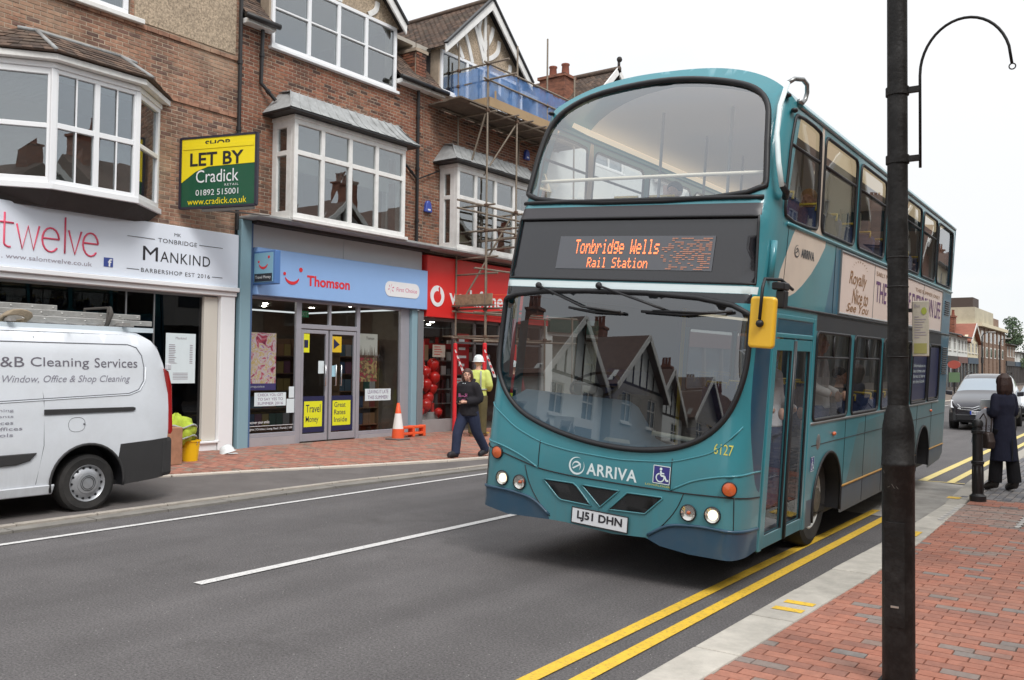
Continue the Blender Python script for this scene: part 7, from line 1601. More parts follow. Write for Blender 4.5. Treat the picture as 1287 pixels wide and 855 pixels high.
    # netting
    n = bpy.data.materials.new('debris_net'); n.use_nodes = True; N = n.node_tree.nodes; L = n.node_tree.links; p = N['Principled BSDF']; p.inputs['Roughness'].default_value = .7; p.inputs['Base Color'].default_value = (*srgb(112, 164, 232), 1)
    t = N.new('ShaderNodeTexNoise'); t.inputs['Scale'].default_value = 2.2; t.inputs['Detail'].default_value = 6; g = N.new('ShaderNodeNewGeometry'); L.new(g.outputs['Position'], t.inputs[0])
    mr = N.new('ShaderNodeMapRange'); mr.inputs['From Min'].default_value = .35; mr.inputs['From Max'].default_value = .65; mr.inputs['To Min'].default_value = .5; mr.inputs['To Max'].default_value = .74; L.new(t.outputs[0], mr.inputs[0])
    tr = N.new('ShaderNodeBsdfTransparent'); tl = N.new('ShaderNodeBsdfTranslucent'); tl.inputs[0].default_value = (*srgb(140, 184, 245), 1); m1 = N.new('ShaderNodeMixShader'); m1.inputs[0].default_value = .45; m2 = N.new('ShaderNodeMixShader'); o = N['Material Output']
    L.new(p.outputs[0], m1.inputs[1]); L.new(tl.outputs[0], m1.inputs[2]); L.new(mr.outputs[0], m2.inputs[0]); L.new(tr.outputs[0], m2.inputs[1]); L.new(m1.outputs[0], m2.inputs[2]); L.new(m2.outputs[0], o.inputs[0])
    def net(a, b, z0, z1, seed):
        rnd = random.Random(seed); a = Vector(a); b = Vector(b); L_ = (b - a).length; nu, nv = int(L_ / .08), 10; d = (b - a) / L_; nn = Vector((d.y, -d.x, 0)); m = MB(); vs = []
        for j in range(nv + 1):
            for i in range(nu + 1):
                v = j / nv; sag = -.05 * sin(pi * ((i * .08) % 1.3) / 1.3) * (v ** 2) if j == nv else 0
                off = .025 * sin(i * .9 + seed) * (1 - v * .5) + .015 * sin(i * 2.3 + v * 5) + rnd.uniform(-.004, .004); vs.append(a + d * (L_ * i / nu) + nn * off + Vector((0, 0, z0 + (z1 - z0) * v + sag + .015 * sin(i * .7) * (1 - v))))
        m.add(vs, [(j * (nu + 1) + i, j * (nu + 1) + i + 1, (j + 1) * (nu + 1) + i + 1, (j + 1) * (nu + 1) + i) for j in range(nv) for i in range(nu)]); m.build('netting', n, T, smooth=True, fix=False)
    net((XO + .02, 18.0, 0), (XO + .02, 22.6, 0), 8.66, 9.6, 1); net((-15.35, 18.0, 0), (XO, 18.0, 0), 8.62, 9.58, 2)
    # red foam sleeves and tape on the lower standards
    rd = mat('sleeve_red', srgb(226, 48, 56), rough=.6)
    for x, y in ((XI, 18.0), (XO, 18.0), (XO, 19.3)):
        m = MB(); m.lathe([(.03, .14), (.055, .14), (.055, 2.4), (.03, 2.42)], (x, y, 0), n=14); s = m.build('foam_sleeve', rd, T, smooth=True, auto=30)
    tp = mat('barrier_tape', srgb(232, 228, 226), rough=.5)
    for x, y in ((XI, 18.0), (XO, 18.0)):
        m = MB(); m.add([(x, y - .07, 2.32), (x + .04, y - .06, 2.3), (x + .42, y - .05, 1.55), (x + .35, y - .07, 1.55)], [(0, 1, 2, 3)]); q = m.build('tape', tp, T, fix=False)
        m = MB()
        for k in range(5): a = k / 5; b = a + .09; P = lambda t, s: Vector((x + s * .05 + .37 * t, y - .075, 2.32 - .77 * t)); m.add([P(a, 0), P(a, 1), P(b, 1.1), P(b, .1)], [(0, 1, 2, 3)])
        m.build('tape_stripe', rd, q, fix=False)
    for y in (18.0, 19.3):
        m = MB(); m.box(XO - .1, XO + .1, y - .1, y + .1, .118, .15); m.build('base_pad', mat('pad_yellow', srgb(214, 176, 60), rough=.7), T)
scaffold()
# ================================================================== SMALL THINGS ON THE PAVEMENT
def cone():
    T = thing('traffic_cone', 'orange and white traffic cone in front of the travel shop pillar', 'traffic cone', (-14.1, 15.1, .12))
    og = mat('cone_orange', srgb(236, 92, 48), rough=.5, dirt=.2); m = MB(); m.lathe([(.145, .03), (.125, .25)], n=20); m.lathe([(.072, .6), (.03, .84), (.018, .84)], n=20); m.build('body', og, T, smooth=True)
    m = MB(); m.lathe([(.125, .25), (.073, .6)], n=20); m.build('sleeve', mat('cone_white', srgb(232, 230, 228), rough=.4), T, smooth=True)
    m = MB(); m.prism([(x, y, 0) for x, y in roundrect(-.22, .22, -.22, .22, .06)], (0, 0, .035)); m.build('base', mat('cone_base', srgb(110, 100, 96), rough=.8), T, bevel=.008)
    T = thing('barrier_foot', 'low orange plastic barrier foot beside the traffic cone', 'barrier', (-14.45, 15.95, .12)); m = MB()
    for z in (.05, .2): m.box(-.08, .08, -.42, .42, z, z + .06)
    for y in (-.38, .0, .38): m.box(-.09, .09, y - .04, y + .04, 0, .27)
    m.build('frame', og, T, bevel=.012)
cone()
def bucket():
    T = thing('bucket', 'bright yellow bucket behind the van', 'bucket', (-13.6, 9.33, .12)); ym = mat('bucket_yellow', srgb(246, 196, 20), rough=.35, coat=.3)
    m = MB(); m.lathe([(.001, .0), (.125, .0), (.165, .34), (.18, .34), (.18, .365), (.16, .365), (.12, .02)], n=24); m.build('body', ym, T, smooth=True, auto=35)
    m = MB(); m.path([(.18 * cos(a * pi / 10), .02, .34 - .12 * sin(a * pi / 10)) for a in range(11)], .006, 6); m.build('handle', steel, T, smooth=True)
    T = thing('high_vis_jacket', 'crumpled yellow high-visibility jacket lying on the yellow bucket', 'jacket', (-13.6, 9.2, .45)); m = MB(); rnd = random.Random(3); n1, n2 = 22, 14; vs = []
    for i in range(n2 + 1):
        a = pi * i / n2
        for j in range(n1):
            b = 2 * pi * j / n1; q = 1 + .14 * sin(3 * b + 4 * a) + .1 * sin(7 * b - 3 * a) + rnd.uniform(-.04, .04); vs.append((.2 * q * sin(a) * cos(b), -.1 * (1 + cos(a)) * .9 + .28 * q * sin(a) * sin(b), .2 + .26 * q * cos(a)))
    m.add(vs, [(i * n1 + j, (i + 1) * n1 + j, (i + 1) * n1 + (j + 1) % n1, i * n1 + (j + 1) % n1) for i in range(n2) for j in range(n1)]); hv = mat('hivis_yellow', srgb(172, 190, 60), rough=.8, var=.3, vs=8, bump=.6, bs=12); m.build('cloth', hv, T, smooth=True)
    m = MB()
    for z in (.1, .28): m.path([(.215 * cos(t * pi / 12) * (1 + .05 * sin(3 * t)), -.08 + .3 * sin(t * pi / 12), z + .03 * sin(t)) for t in range(24)], .018, 5, closed=True)
    m.build('reflective_strip', mat('reflective_grey', srgb(160, 164, 160), rough=.4), T, smooth=True)
    T = thing('cardboard_roll', 'brown paper-wrapped box standing between the van and the bucket', 'box', (-13.35, 8.78, .12)); m = MB(); m.prism([(x, y, 0) for x, y in roundrect(-.16, .16, -.14, .14, .05)], (0, 0, .62)); m.build('body', mat('kraft', srgb(166, 122, 96), rough=.85, var=.2, vs=6, bump=.4, bs=14), T, bevel=.01)
    T = thing('hard_hat', 'white hard hat lying on the pavement by the white pilaster', 'hard hat', (-14.2, 10.55, .12)); m = MB(); m.lathe([(.001, .17), (.06, .165), (.11, .13), (.135, .07), (.14, .03), (.17, .02), (.17, .01), (.13, .01)], n=24); o = m.build('shell', mat('hat_white', srgb(226, 232, 232), rough=.35, coat=.3), T, smooth=True); o.rotation_euler = (radians(12), radians(-14), 0)
    m = MB(); m.prism([(x, y, .01) for x, y in ((.1, -.1), (.24, -.06), (.24, .06), (.1, .1))], (0, 0, .012)); m.build('peak', MATS['hat_white'], T, bevel=.004)
bucket()
# ================================================================== VAN
def van():
    T = thing('van', 'white cleaning company van with ladders on its roof parked in the bay', 'van')
    wv = mat('van_white', srgb(226, 230, 236), rough=.3, var=.02, coat=.5, dirt=.25, ds=1.4, dirtcol=(.42, .41, .39), grime=.3, gz=(.2, 1.0)); pl = mat('van_plastic', srgb(52, 51, 52), rough=.7, bump=.3, bs=120, var=.1)
    X0, X1 = -10.4, -12.25
    def sx(z, sgn=1):
        d = max(0, z - 1.25); e = .075 * d + .35 * max(0, d - .72) ** 1.5 * 2 + .05 * max(0, .6 - z)
        return (X0 - e) if sgn > 0 else (X1 + e)
    out = [(1.95, .35), (2.2, .28), (5.2, .27)] + [(5.74 + .46 * cos(radians(a)), .37 + .46 * sin(radians(a))) for a in range(190, -11, -10)] + [(6.25, .30), (6.78, .34), (6.83, .84), (6.86, 1.2), (6.84, 1.55), (6.76, 1.8), (6.66, 2.0), (6.58, 2.09), (6.48, 2.14), (6.3, 2.155), (3.4, 2.15), (3.1, 2.1), (2.5, 1.45), (2.05, 1.15), (1.92, .7)]
    win = smoothloop([(2.72, 1.42), (3.75, 1.42), (3.75, 2.0), (3.2, 2.0)], 2)
    for sg in (1, -1):
        m = MB(); bump = [(6.08, .2), (6.9, .2), (6.9, .845), (6.15, .80), (6.12, .6)]
        panel(m, out, [win], [(bump, 1)], lambda u, v: Vector((sx(v, sg) + (-.06 * sg * sm01((u - 6.55) / .3)), u, v)), .06, .12, .12); m.build('side_panel', [wv, pl], T, fix=False, smooth=True)
        m = MB(); m.add([(sx(v, sg) - .01 * sg, u, v) for u, v in win], [tuple(range(len(win)))]); m.build('side_window', MATS['dark_shop_glass'], T)
        m = MB(); pts = [(5.74 + .455 * cos(radians(a)), .37 + .455 * sin(radians(a))) for a in range(-10, 191, 10)]; n = len(pts)
        m.add([(X0 if sg > 0 else X1, u, v) for u, v in pts] + [((X0 - .3) if sg > 0 else X1 + .3, u, v) for u, v in pts], [(i, i + 1, n + i + 1, n + i) for i in range(n - 1)]); m.build('wheel_arch', gasket, T, smooth=True, fix=False)
        m = MB(); m.path([((X0 + .006) if sg > 0 else X1 - .006, u, v) for u, v in pts], .016, 6); m.build('arch_trim', pl, T, smooth=True)
    # roof
    m = MB(); ys = [3.1, 3.4, 4.5, 5.6, 6.3, 6.48, 6.58, 6.66]; zs = [2.1, 2.15, 2.16, 2.16, 2.155, 2.14, 2.09, 2.0]; n = 12; vs = []
    for y, z in zip(ys, zs):
        for i in range(n + 1): t = i / n; vs.append((sx(z) + (sx(z, -1) - sx(z)) * t, y, z + .09 * (1 - (2 * t - 1) ** 4)))
    m.add(vs, [(j * (n + 1) + i, j * (n + 1) + i + 1, (j + 1) * (n + 1) + i + 1, (j + 1) * (n + 1) + i) for j in range(len(ys) - 1) for i in range(n)]); m.build('roof', wv, T, smooth=True)
    m = MB(); zs2 = [(.84, 6.83), (1.2, 6.86), (1.55, 6.84), (1.8, 6.76), (2.0, 6.66), (2.02, 6.62)]; vs = []
    for z, y in zs2: vs += [(sx(z) - .06, y, z), (sx(z) - .15, y + .05, z), (sx(z, -1) + .15, y + .05, z), (sx(z, -1) + .06, y, z)]
    m.add(vs, [(4 * j + i, 4 * j + i + 1, 4 * j + i + 5, 4 * j + i + 4) for j in range(5) for i in range(3)]); m.build('rear_door', wv, T, smooth=True)
    m = MB(); m.prism([(X0 - .03, 6.75, .34), (X0 - .12, 6.95, .34), (X1 + .12, 6.95, .34), (X1 + .03, 6.75, .34)], (0, 0, .5)); m.build('rear_bumper', pl, T, bevel=.05, seg=3)
    m = MB(); m.prism([(X0 - .05, 6.76, 1.74), (X0 - .03, 6.815, 1.7), (X0 - .045, 6.875, 1.5), (X0 - .045, 6.9, .92), (X0 - .03, 6.86, .88), (X0 - .05, 6.84, .9), (X0 - .05, 6.83, 1.4)], (-.08, .0, 0)); m.build('tail_light', mat('red_lens', srgb(160, 30, 30)), T, bevel=.01)
    m = MB(); m.box(X0 - .06, X0 - .0, 6.77, 6.83, 1.72, 1.8); m.build('tail_light', mat('pale_lens', srgb(200, 200, 205), rough=.2), T, bevel=.01)
    # windscreen, bonnet, nose (out of frame)
    m = MB(); xs = [X0 - .1, X0 - .5, X1 + .5, X1 + .1]; pr = [(3.1, 2.12), (2.5, 1.45), (2.05, 1.15), (1.92, .7), (1.95, .35)]; vs = [(x, y - (.12 if i in (1, 2) else 0), z) for y, z in pr for i, x in enumerate(xs)]
    m.add(vs, [(4 * j + i, 4 * j + i + 1, 4 * j + i + 5, 4 * j + i + 4) for j in range(4) for i in range(3)]); [m.m.__setitem__(k, 1) for k in range(3)]; m.build('nose', [wv, MATS['dark_shop_glass']], T, smooth=True)
    m = MB(); m.box(X1 + .15, X0 - .15, 2.1, 6.5, .29, .34); m.box(X1 + .35, X0 - .35, 3.0, 6.75, .32, 1.3); m.build('chassis', gasket, T)
    # panel lines, mouldings
    P = lambda u, v, o=.002: (sx(v) + o, u, v)
    hl = mat('van_highlight', srgb(226, 230, 236), rough=.3, coat=.5); sh = mat('van_seam_shade', srgb(120, 122, 128), rough=.6)
    m = MB(); m.path([P(*q) for q in ((3.0, 2.03), (4.7, 2.035), (6.25, 2.035), (6.36, 2.0), (6.43, 1.9), (6.46, 1.75), (6.45, 1.58), (6.38, 1.47), (6.25, 1.425), (4.7, 1.36), (3.2, 1.33))], .006, 6); m.build('pressing_shading', sh, T, smooth=True)  # grey line paints the shade along the pressed contour
    m = MB(); m.path([P(*q) for q in ((3.2, 1.318), (4.7, 1.345), (6.26, 1.41), (6.4, 1.46), (6.475, 1.58), (6.485, 1.75))], .008, 6); m.build('pressing_shading', hl, T, smooth=True)  # pale line paints the highlight beside it
    m = MB(); m.prism([P(*q, .0) for q in ((5.2, 1.195), (6.3, 1.205), (6.33, 1.22), (6.33, 1.245), (6.3, 1.255), (5.2, 1.255))], (.014, 0, 0)); m.build('door_rail', pl, T)
    for pts in (((5.13, .4), (5.21, .84), (5.2, 1.36), (5.1, 2.1)), ((3.9, .4), (3.85, 1.3), (3.82, 2.1))): m = MB(); m.path([P(*q, .001) for q in pts], .004, 4); m.build('door_seam', sh, T)
    m = MB(); m.path([P(*q, .001) for q in smoothloop([(5.49, .98), (5.69, .98), (5.69, 1.15), (5.49, 1.15)], 2)], .003, 4, closed=True); m.sph(P(5.68, 1.07, .003), .014, 8, 6); m.build('fuel_flap', sh, T)
    m = MB(); m.prism([P(*q, .0) for q in ((3.0, .6), (4.9, .64), (5.05, .68), (5.13, .765), (3.0, .74))], (.025, 0, 0)); m.build('side_moulding', pl, T, bevel=.01)
    m = MB(); m.prism([P(2.4, .27, -.02), P(5.32, .27, -.02), P(5.34, .385, .0), P(2.4, .37, .0)], (.03, 0, 0)); m.build('sill', wv, T, bevel=.01)
    dk = mat('van_letter', srgb(110, 106, 116), rough=.6); f = lambda u, v: P(u, v, .004)
    m = MB()
    for w, a, b in (('B&B', 4.6, 4.98), ('Cleaning', 5.05, 5.74), ('Services', 5.81, 6.37)): text(m, w, f, a, b, 1.745 if w != 'Cleaning' else 1.72, 1.86)
    m.build('lettering', dk, T, fix=False)
    m = MB(); text(m, 'Window, Office & Shop Cleaning', f, 4.74, 6.27, 1.545, 1.65, shear=.3)
    for i, (w, a) in enumerate((('Carpet Cleaning', 4.2), ('Shop Fronts', 4.36), ('Residences', 4.36), ('Home Offices', 4.28), ('Schools', 4.46))): text(m, w, f, a, 4.86 + (.1 if i == 3 else .0), 1.235 - i * .068, 1.275 - i * .068)
    m.build('lettering', mat('van_letter_pale', srgb(140, 138, 150), rough=.6), T, fix=False)
    # wheels
    tyre = MATS['tyre']; cap = mat('wheel_cap', srgb(176, 178, 182), rough=.35, metal=.5, dirt=.4, ds=9, dirtcol=(.2, .19, .18))
    for y in (2.85, 5.77):
        for x, sg in ((X0 - .06, 1), (X1 + .06, -1)):
            m = MB(); m.lathe([(r, h * sg) for r, h in [(.2, -.03), (.215, .0), (.3, .012), (.34, -.01), (.35, -.05), (.35, -.18), (.32, -.21), (.2, -.2)]], axis='x', n=40); w = m.build('wheel', tyre, T, smooth=True, auto=30); w.location = (x, y, .35)
            m = MB(); m.lathe([(r, h * sg) for r, h in [(.225, -.01), (.218, .006), (.2, -.012), (.19, -.03), (.165, -.012), (.13, .0), (.125, .008), (.11, .012), (.001, .016)]], axis='x', n=40); m.build('hub_cap', cap, w, smooth=True, auto=25)
            m = MB()
            for i in range(14): a = 2 * pi * i / 14; c = Vector((0, .185 * cos(a), .185 * sin(a))); m.tube(c + Vector((-.03 * sg, 0, 0)), c + Vector((-.012 * sg, 0, 0)), .015, 8)
            m.build('cap_hole', gasket, w)
            m = MB()
            for r in (.09, .07): m.path([(.0175 * sg, r * cos(a * pi / 14), r * sin(a * pi / 14)) for a in range(28)], .003, 4, closed=True)
            m.build('cap_ring', gasket, w)
    return T
van()
def ladders():
    al = mat('ladder_aluminium', srgb(190, 188, 184), rough=.4, metal=.5, var=.12, vs=6, dirt=.3, ds=8)
    T = thing('roof_rack', 'grey roof rack with crossbars on the white van', 'roof rack')
    for y in (3.3, 4.9, 6.3): m = MB(); m.box(-12.1, -10.55, y - .03, y + .03, 2.27, 2.31); m.build('crossbar', steel, T)
    for xa in (-10.72, -12.0): m = MB(); m.box(xa, xa + .06, 3.0, 6.72, 2.2, 2.26); m.build('rail', mat('rack_pale', srgb(196, 206, 212), rough=.5), T)
    for y in (3.3, 4.9, 6.3):
        for x in (-10.69, -11.97): m = MB(); m.box(x - .03, x + .03, y - .06, y + .06, 2.15, 2.2); m.build('foot', gasket, T)
    for lab, x, z, ya, yb, w in (('topmost and shortest aluminium ladder on the van roof', -11.0, 2.47, 2.2, 5.62, .34), ('middle aluminium ladder on the van roof', -10.88, 2.40, 2.0, 6.66, .38), ('lowest and longest aluminium ladder on the van roof', -10.8, 2.32, 2.0, 6.78, .42)):
        L = thing('ladder', lab, 'ladder'); 
        for xx in (x, x - w): m = MB(); m.box(xx - .014, xx + .014, ya, yb, z - .03, z + .035); m.build('stile', al, L, bevel=.004)
        y = ya + .12
        while y < yb: m = MB(); m.tube((x + .016, y, z), (x - w - .016, y, z), .014, 8); m.build('rung', al, L, smooth=True); m = MB(); m.tube((x + .014, y, z), (x + .017, y, z), .014, 8); y += .25
    T = thing('rope_bundle', 'bundled beige rope and cloth tied over the ladders on the van roof', 'rope'); rp = mat('rope_beige', srgb(150, 136, 116), rough=.95, bump=.6, bs=60)
    m = MB(); rnd = random.Random(2)
    for k in range(6): m.path([(-10.72 + .05 * sin(a), 4.98 + .15 * cos(a * 1.0) + k * .01, 2.3 + .06 * sin(a) + k * .008) for a in [i * pi / 6 for i in range(12)]], .02, 6, closed=True)
    m.build('coil', rp, T, smooth=True); m = MB(); m.path([(-10.74, 6.12, 2.18), (-10.74, 6.14, 2.5), (-11.3, 6.14, 2.5), (-11.3, 6.12, 2.18)], .018, 6); m.path([(-10.75, 6.1, 2.2), (-10.7, 6.16, 2.42), (-10.78, 6.18, 2.5)], .03, 6); m.build('lashing', mat('strap_dark', srgb(72, 68, 64), rough=.9), T, smooth=True)
ladders()
# ================================================================== CARS
def car(label, loc, rz, col, L=4.7, Wd=1.85, H=1.72, kind='mpv', plate=None, chevron=False, detail=True):
    T = thing('car', label, 'car', loc, rz); bm_ = mat('car_%s' % kind, col, rough=.28, metal=.2 if col[0] < .2 else 0, coat=.7); w = Wd / 2
    # stations: y, bottom, belt/bonnet z, top z, half width, half width at top
    if kind in ('mpv', 'mpv2', 'van'): st = [(0, .32, .62, .64, .62, .55), (.05, .25, .74, .78, .8, .72), (.25, .22, .86, .90, .92, .84), (.8, .2, .98, 1.05, 1.0, .9), (1.15, .2, 1.03, 1.12, 1.0, .88), (2.0, .2, 1.06, 1.62, 1.0, .74), (2.5, .2, 1.07, 1.70, 1.0, .74), (3.6, .2, 1.08, 1.70, 1.0, .74), (4.3, .22, 1.08, 1.62, .98, .74), (4.65, .28, 1.0, 1.1, .92, .82), (4.7, .32, .8, .85, .85, .8)]
    else: st = [(0, .32, .55, .58, .7, .62), (.06, .25, .66, .70, .86, .78), (.3, .22, .78, .82, .94, .85), (1.1, .2, .9, .94, 1.0, .9), (1.3, .2, .92, 1.0, 1.0, .86), (2.1, .2, .95, 1.42, 1.0, .72), (2.8, .2, .96, 1.47, 1.0, .72), (3.7, .2, .97, 1.4, 1.0, .72), (4.4, .25, .95, 1.1, .96, .78), (4.5, .3, .75, .8, .88, .8)]
    sc = H / max(s[3] for s in st); ly = L / st[-1][0]; m = MB(); n = 13; vs = []
    for y, zb, zt, zr, a, b in st:
        y *= ly; zb *= 1; zt *= sc; zr *= sc; a *= w; b *= w
        half = [(0, zb), (a * .85, zb), (a * .97, zb + .1), (a, (zb + zt) / 2), (a * .97, zt - .03), (a * .93, zt), (b, zr - .07), (b * .8, zr - .015), (0, zr)]
        ring = half + [(-x, z) for x, z in half[-2:0:-1]]; vs += [(x, y, z) for x, z in ring]
    k = 16; fs = []; mi = []
    for j in range(len(st) - 1):
        for i in range(k):
            i2 = (i + 1) % k; fs.append((j * k + i, j * k + i2, (j + 1) * k + i2, (j + 1) * k + i)); z0 = st[j][3] - st[j][2]; z1 = st[j + 1][3] - st[j + 1][2]; g = 0
            if i in (5, 10) and z0 > .15 and z1 > .15: g = 1
            if (z0 < .2) != (z1 < .2) and max(z0, z1) > .3 and i in (5, 6, 7, 8, 9, 10): g = 1
            mi.append(g)
    m.add(vs, fs); m.m = mi; m.f += [tuple(range(k))[::-1], tuple((len(st) - 1) * k + i for i in range(k))]; m.m += [0, 0]; m.t += [.5, .5]
    gl = mat('car_glass', srgb(120, 136, 150), rough=.04, spec=1.0, coat=1.0)
    b = m.build('body', [bm_, gl], T, smooth=True); md = b.modifiers.new('sub', 'SUBSURF'); md.levels = 1; md.render_levels = 2
    for y in (.9, L - .95):
        for s in (-1, 1):
            m = MB(); m.lathe([(r, h * s) for r, h in [(.18, .0), (.29, .02), (.32, -.02), (.32, -.2), (.18, -.2)]], axis='x', n=26); wl = m.build('wheel', MATS['tyre'], T, smooth=True); wl.location = (s * (w - .03), y, .32)
            m = MB(); m.lathe([(r, h * s) for r, h in [(.19, .0), (.15, -.02), (.05, .01), (.001, .01)]], axis='x', n=20); m.build('rim', MATS['wheel_cap'], wl, smooth=True)
            m = MB(); m.lathe([(.36, -.02 * s), (.36, .012 * s), (.33, .012 * s)], axis='x', n=26); a = m.build('arch_trim', gasket, T, smooth=True); a.location = (s * (w - .01), y, .33)
    z_b = st[1][2] * sc
    for s in (-1, 1):
        m = MB(); m.prism([(s * .55 * w, .02, z_b - .14), (s * .9 * w, .2, z_b - .1), (s * .93 * w, .5, z_b + .16), (s * .86 * w, .42, z_b + .13), (s * .6 * w, .06, z_b - .02)], (0, -.06, .015)); m.build('headlight', mat('car_lamp', srgb(222, 224, 226), rough=.15, coat=1), T, bevel=.015)
        m = MB(); m.prism([(s * (w + .0), 1.45, 1.05), (s * (w + .2), 1.42, 1.07), (s * (w + .2), 1.42, 1.22), (s * (w + .0), 1.45, 1.2)], (0, .1, 0)); m.build('door_mirror', bm_, T, bevel=.03, seg=2)
    m = MB(); m.box(-.72 * w, .72 * w, -.07, .06, .3, .5); m.build('air_intake', gasket, T, bevel=.03); m = MB(); m.prism([(-w * .98, .25, .26), (-w * .8, -.04, .26), (w * .8, -.04, .26), (w * .98, .25, .26)], (0, .1, .3)); m.build('bumper', gasket if kind == 'mpv' else bm_, T, bevel=.05, seg=2)
    ch = mat('chrome', srgb(220, 220, 222), rough=.12, metal=.9)
    for dz in ((0, .07) if chevron else (0,)): m = MB(); m.path([(-.6 * w, -.01, z_b - .13 + dz), (-.2 * w, -.05, z_b - .15 + dz), (0, -.06, z_b - (.08 if chevron else .15) + dz), (.2 * w, -.05, z_b - .15 + dz), (.6 * w, -.01, z_b - .13 + dz)], .015, 6); m.build('grille_bar', ch, T, smooth=True)
    m = MB(); m.box(-.26, .26, -.1, -.085, .5, .61); p = m.build('number_plate', MATS['plate_white'], T)
    if plate: m = MB(); text(m, plate, lambda u, v: (u, -.102, v), -.2, .24, .52, .59, bold=.02); m.build('lettering', ink, p, fix=False); m = MB(); m.box(-.26, -.215, -.1035, -.1, .5, .61); m.build('band', mat('plate_blue', srgb(40, 70, 170), rough=.5), p)
    if kind == 'mpv':
        m = MB(); m.path([(-.75 * w, 1.3, 1.16), (-.2, 1.12, 1.1), (.15, 1.1, 1.09)], .012, 5); m.path([(.75 * w, 1.3, 1.16), (.5, 1.16, 1.12), (.2, 1.1, 1.09)], .012, 5); m.build('wiper', gasket, T)
        for s in (-1, 1): m = MB(); m.path([(s * .66 * w, 2.3, H), (s * .66 * w, 2.4, H + .06), (s * .66 * w, 4.1, H + .05), (s * .66 * w, 4.2, H - .02)], .014, 6); m.build('roof_rail', gasket, T, smooth=True)
    return T
car('dark grey people carrier with a chrome double-chevron grille waiting behind the bus', (-4.42, 30.9, 0), radians(3), srgb(48, 47, 54), plate='BL06 YUW', chevron=True, H=1.78)
car('white car at the right edge behind the dark grey people carrier', (-3.55, 38.5, 0), radians(1), srgb(206, 210, 214), kind='sedan', L=4.5, Wd=1.78, H=1.5, plate='YJ58 KLM')
car('dark van far behind the white car at the right edge', (-4.0, 58, 0), 0, srgb(48, 50, 56), kind='van', L=4.9, Wd=1.95, H=1.95)
car('blue estate car reflected in the bus windscreen, behind the camera', (-8.0, -26, 0), radians(180), srgb(40, 60, 96), kind='mpv2', L=4.6, H=1.6)
# ================================================================== PEOPLE
def remesh(o, vox, smooth=4):
    md = o.modifiers.new('remesh', 'REMESH'); md.mode = 'VOXEL'; md.voxel_size = vox; md.use_smooth_shade = True
    sm = o.modifiers.new('smooth', 'SMOOTH'); sm.factor = .5; sm.iterations = smooth
def ell(m, c, r, n=14, k=10): return m.sph(c, r, n, k)
def loft(m, rings, n=18):
    vs = []
    for (x, y, z, rx, ry) in rings: vs += [(x + rx * cos(2 * pi * j / n), y + ry * sin(2 * pi * j / n), z) for j in range(n)]
    k = len(rings); fs = [(i * n + j, i * n + (j + 1) % n, (i + 1) * n + (j + 1) % n, (i + 1) * n + j) for i in range(k - 1) for j in range(n)]; fs += [tuple(range(n))[::-1], tuple((k - 1) * n + j for j in range(n))]
    return m.add(vs, fs)
def limb(m, pts, rs):
    pts = [Vector(p) for p in pts]; q = []; r = []
    for i in range(len(pts) - 1):
        for t in range(4): q.append(pts[i].lerp(pts[i + 1], t / 4)); r.append(rs[i] + (rs[i + 1] - rs[i]) * t / 4)
    q.append(pts[-1]); r.append(rs[-1])
    for _ in range(2): q = [q[0]] + [(q[i - 1] + 2 * q[i] + q[i + 1]) / 4 for i in range(1, len(q) - 1)] + [q[-1]]
    return m.path(q, 0, 12, rs=r)
def hand(m, w, d, side, curl=.5, s=1.0):
    """palm and five fingers leaving the wrist w in direction d"""
    w = Vector(w); d = Vector(d).normalized(); a = Vector((0, 0, 1)) if abs(d.z) < .8 else Vector((0, -1, 0)); u = d.cross(a).normalized() * side; n = u.cross(d).normalized()
    pc = w + d * .045 * s
    m.path([w, w + d * .02 * s, w + d * .05 * s, w + d * .085 * s], 0, 10, rs=[.024 * s, .03 * s, .036 * s, .03 * s])
    for i, (off, l) in enumerate(((-.028, .068), (-.010, .078), (.010, .073), (.028, .058))):
        b = w + d * .08 * s + u * off * s; k = b + d * l * .45 * s - n * curl * .012 * s; t = k + d * l * .5 * s * (1 - curl * .5) - n * curl * .035 * s
        m.path([b - d * .02 * s, b, k, t], 0, 8, rs=[.0105 * s, .0105 * s, .0095 * s, .008 * s])
    b = w + d * .03 * s - u * .028 * s; m.path([b, b - u * .025 * s + d * .02 * s - n * .01 * s, b - u * .03 * s + d * .05 * s - n * .02 * s], 0, 8, rs=[.014 * s, .012 * s, .0095 * s])
skin_m = mat('skin', srgb(206, 160, 138), rough=.55, var=.06, vs=12, spec=.4)
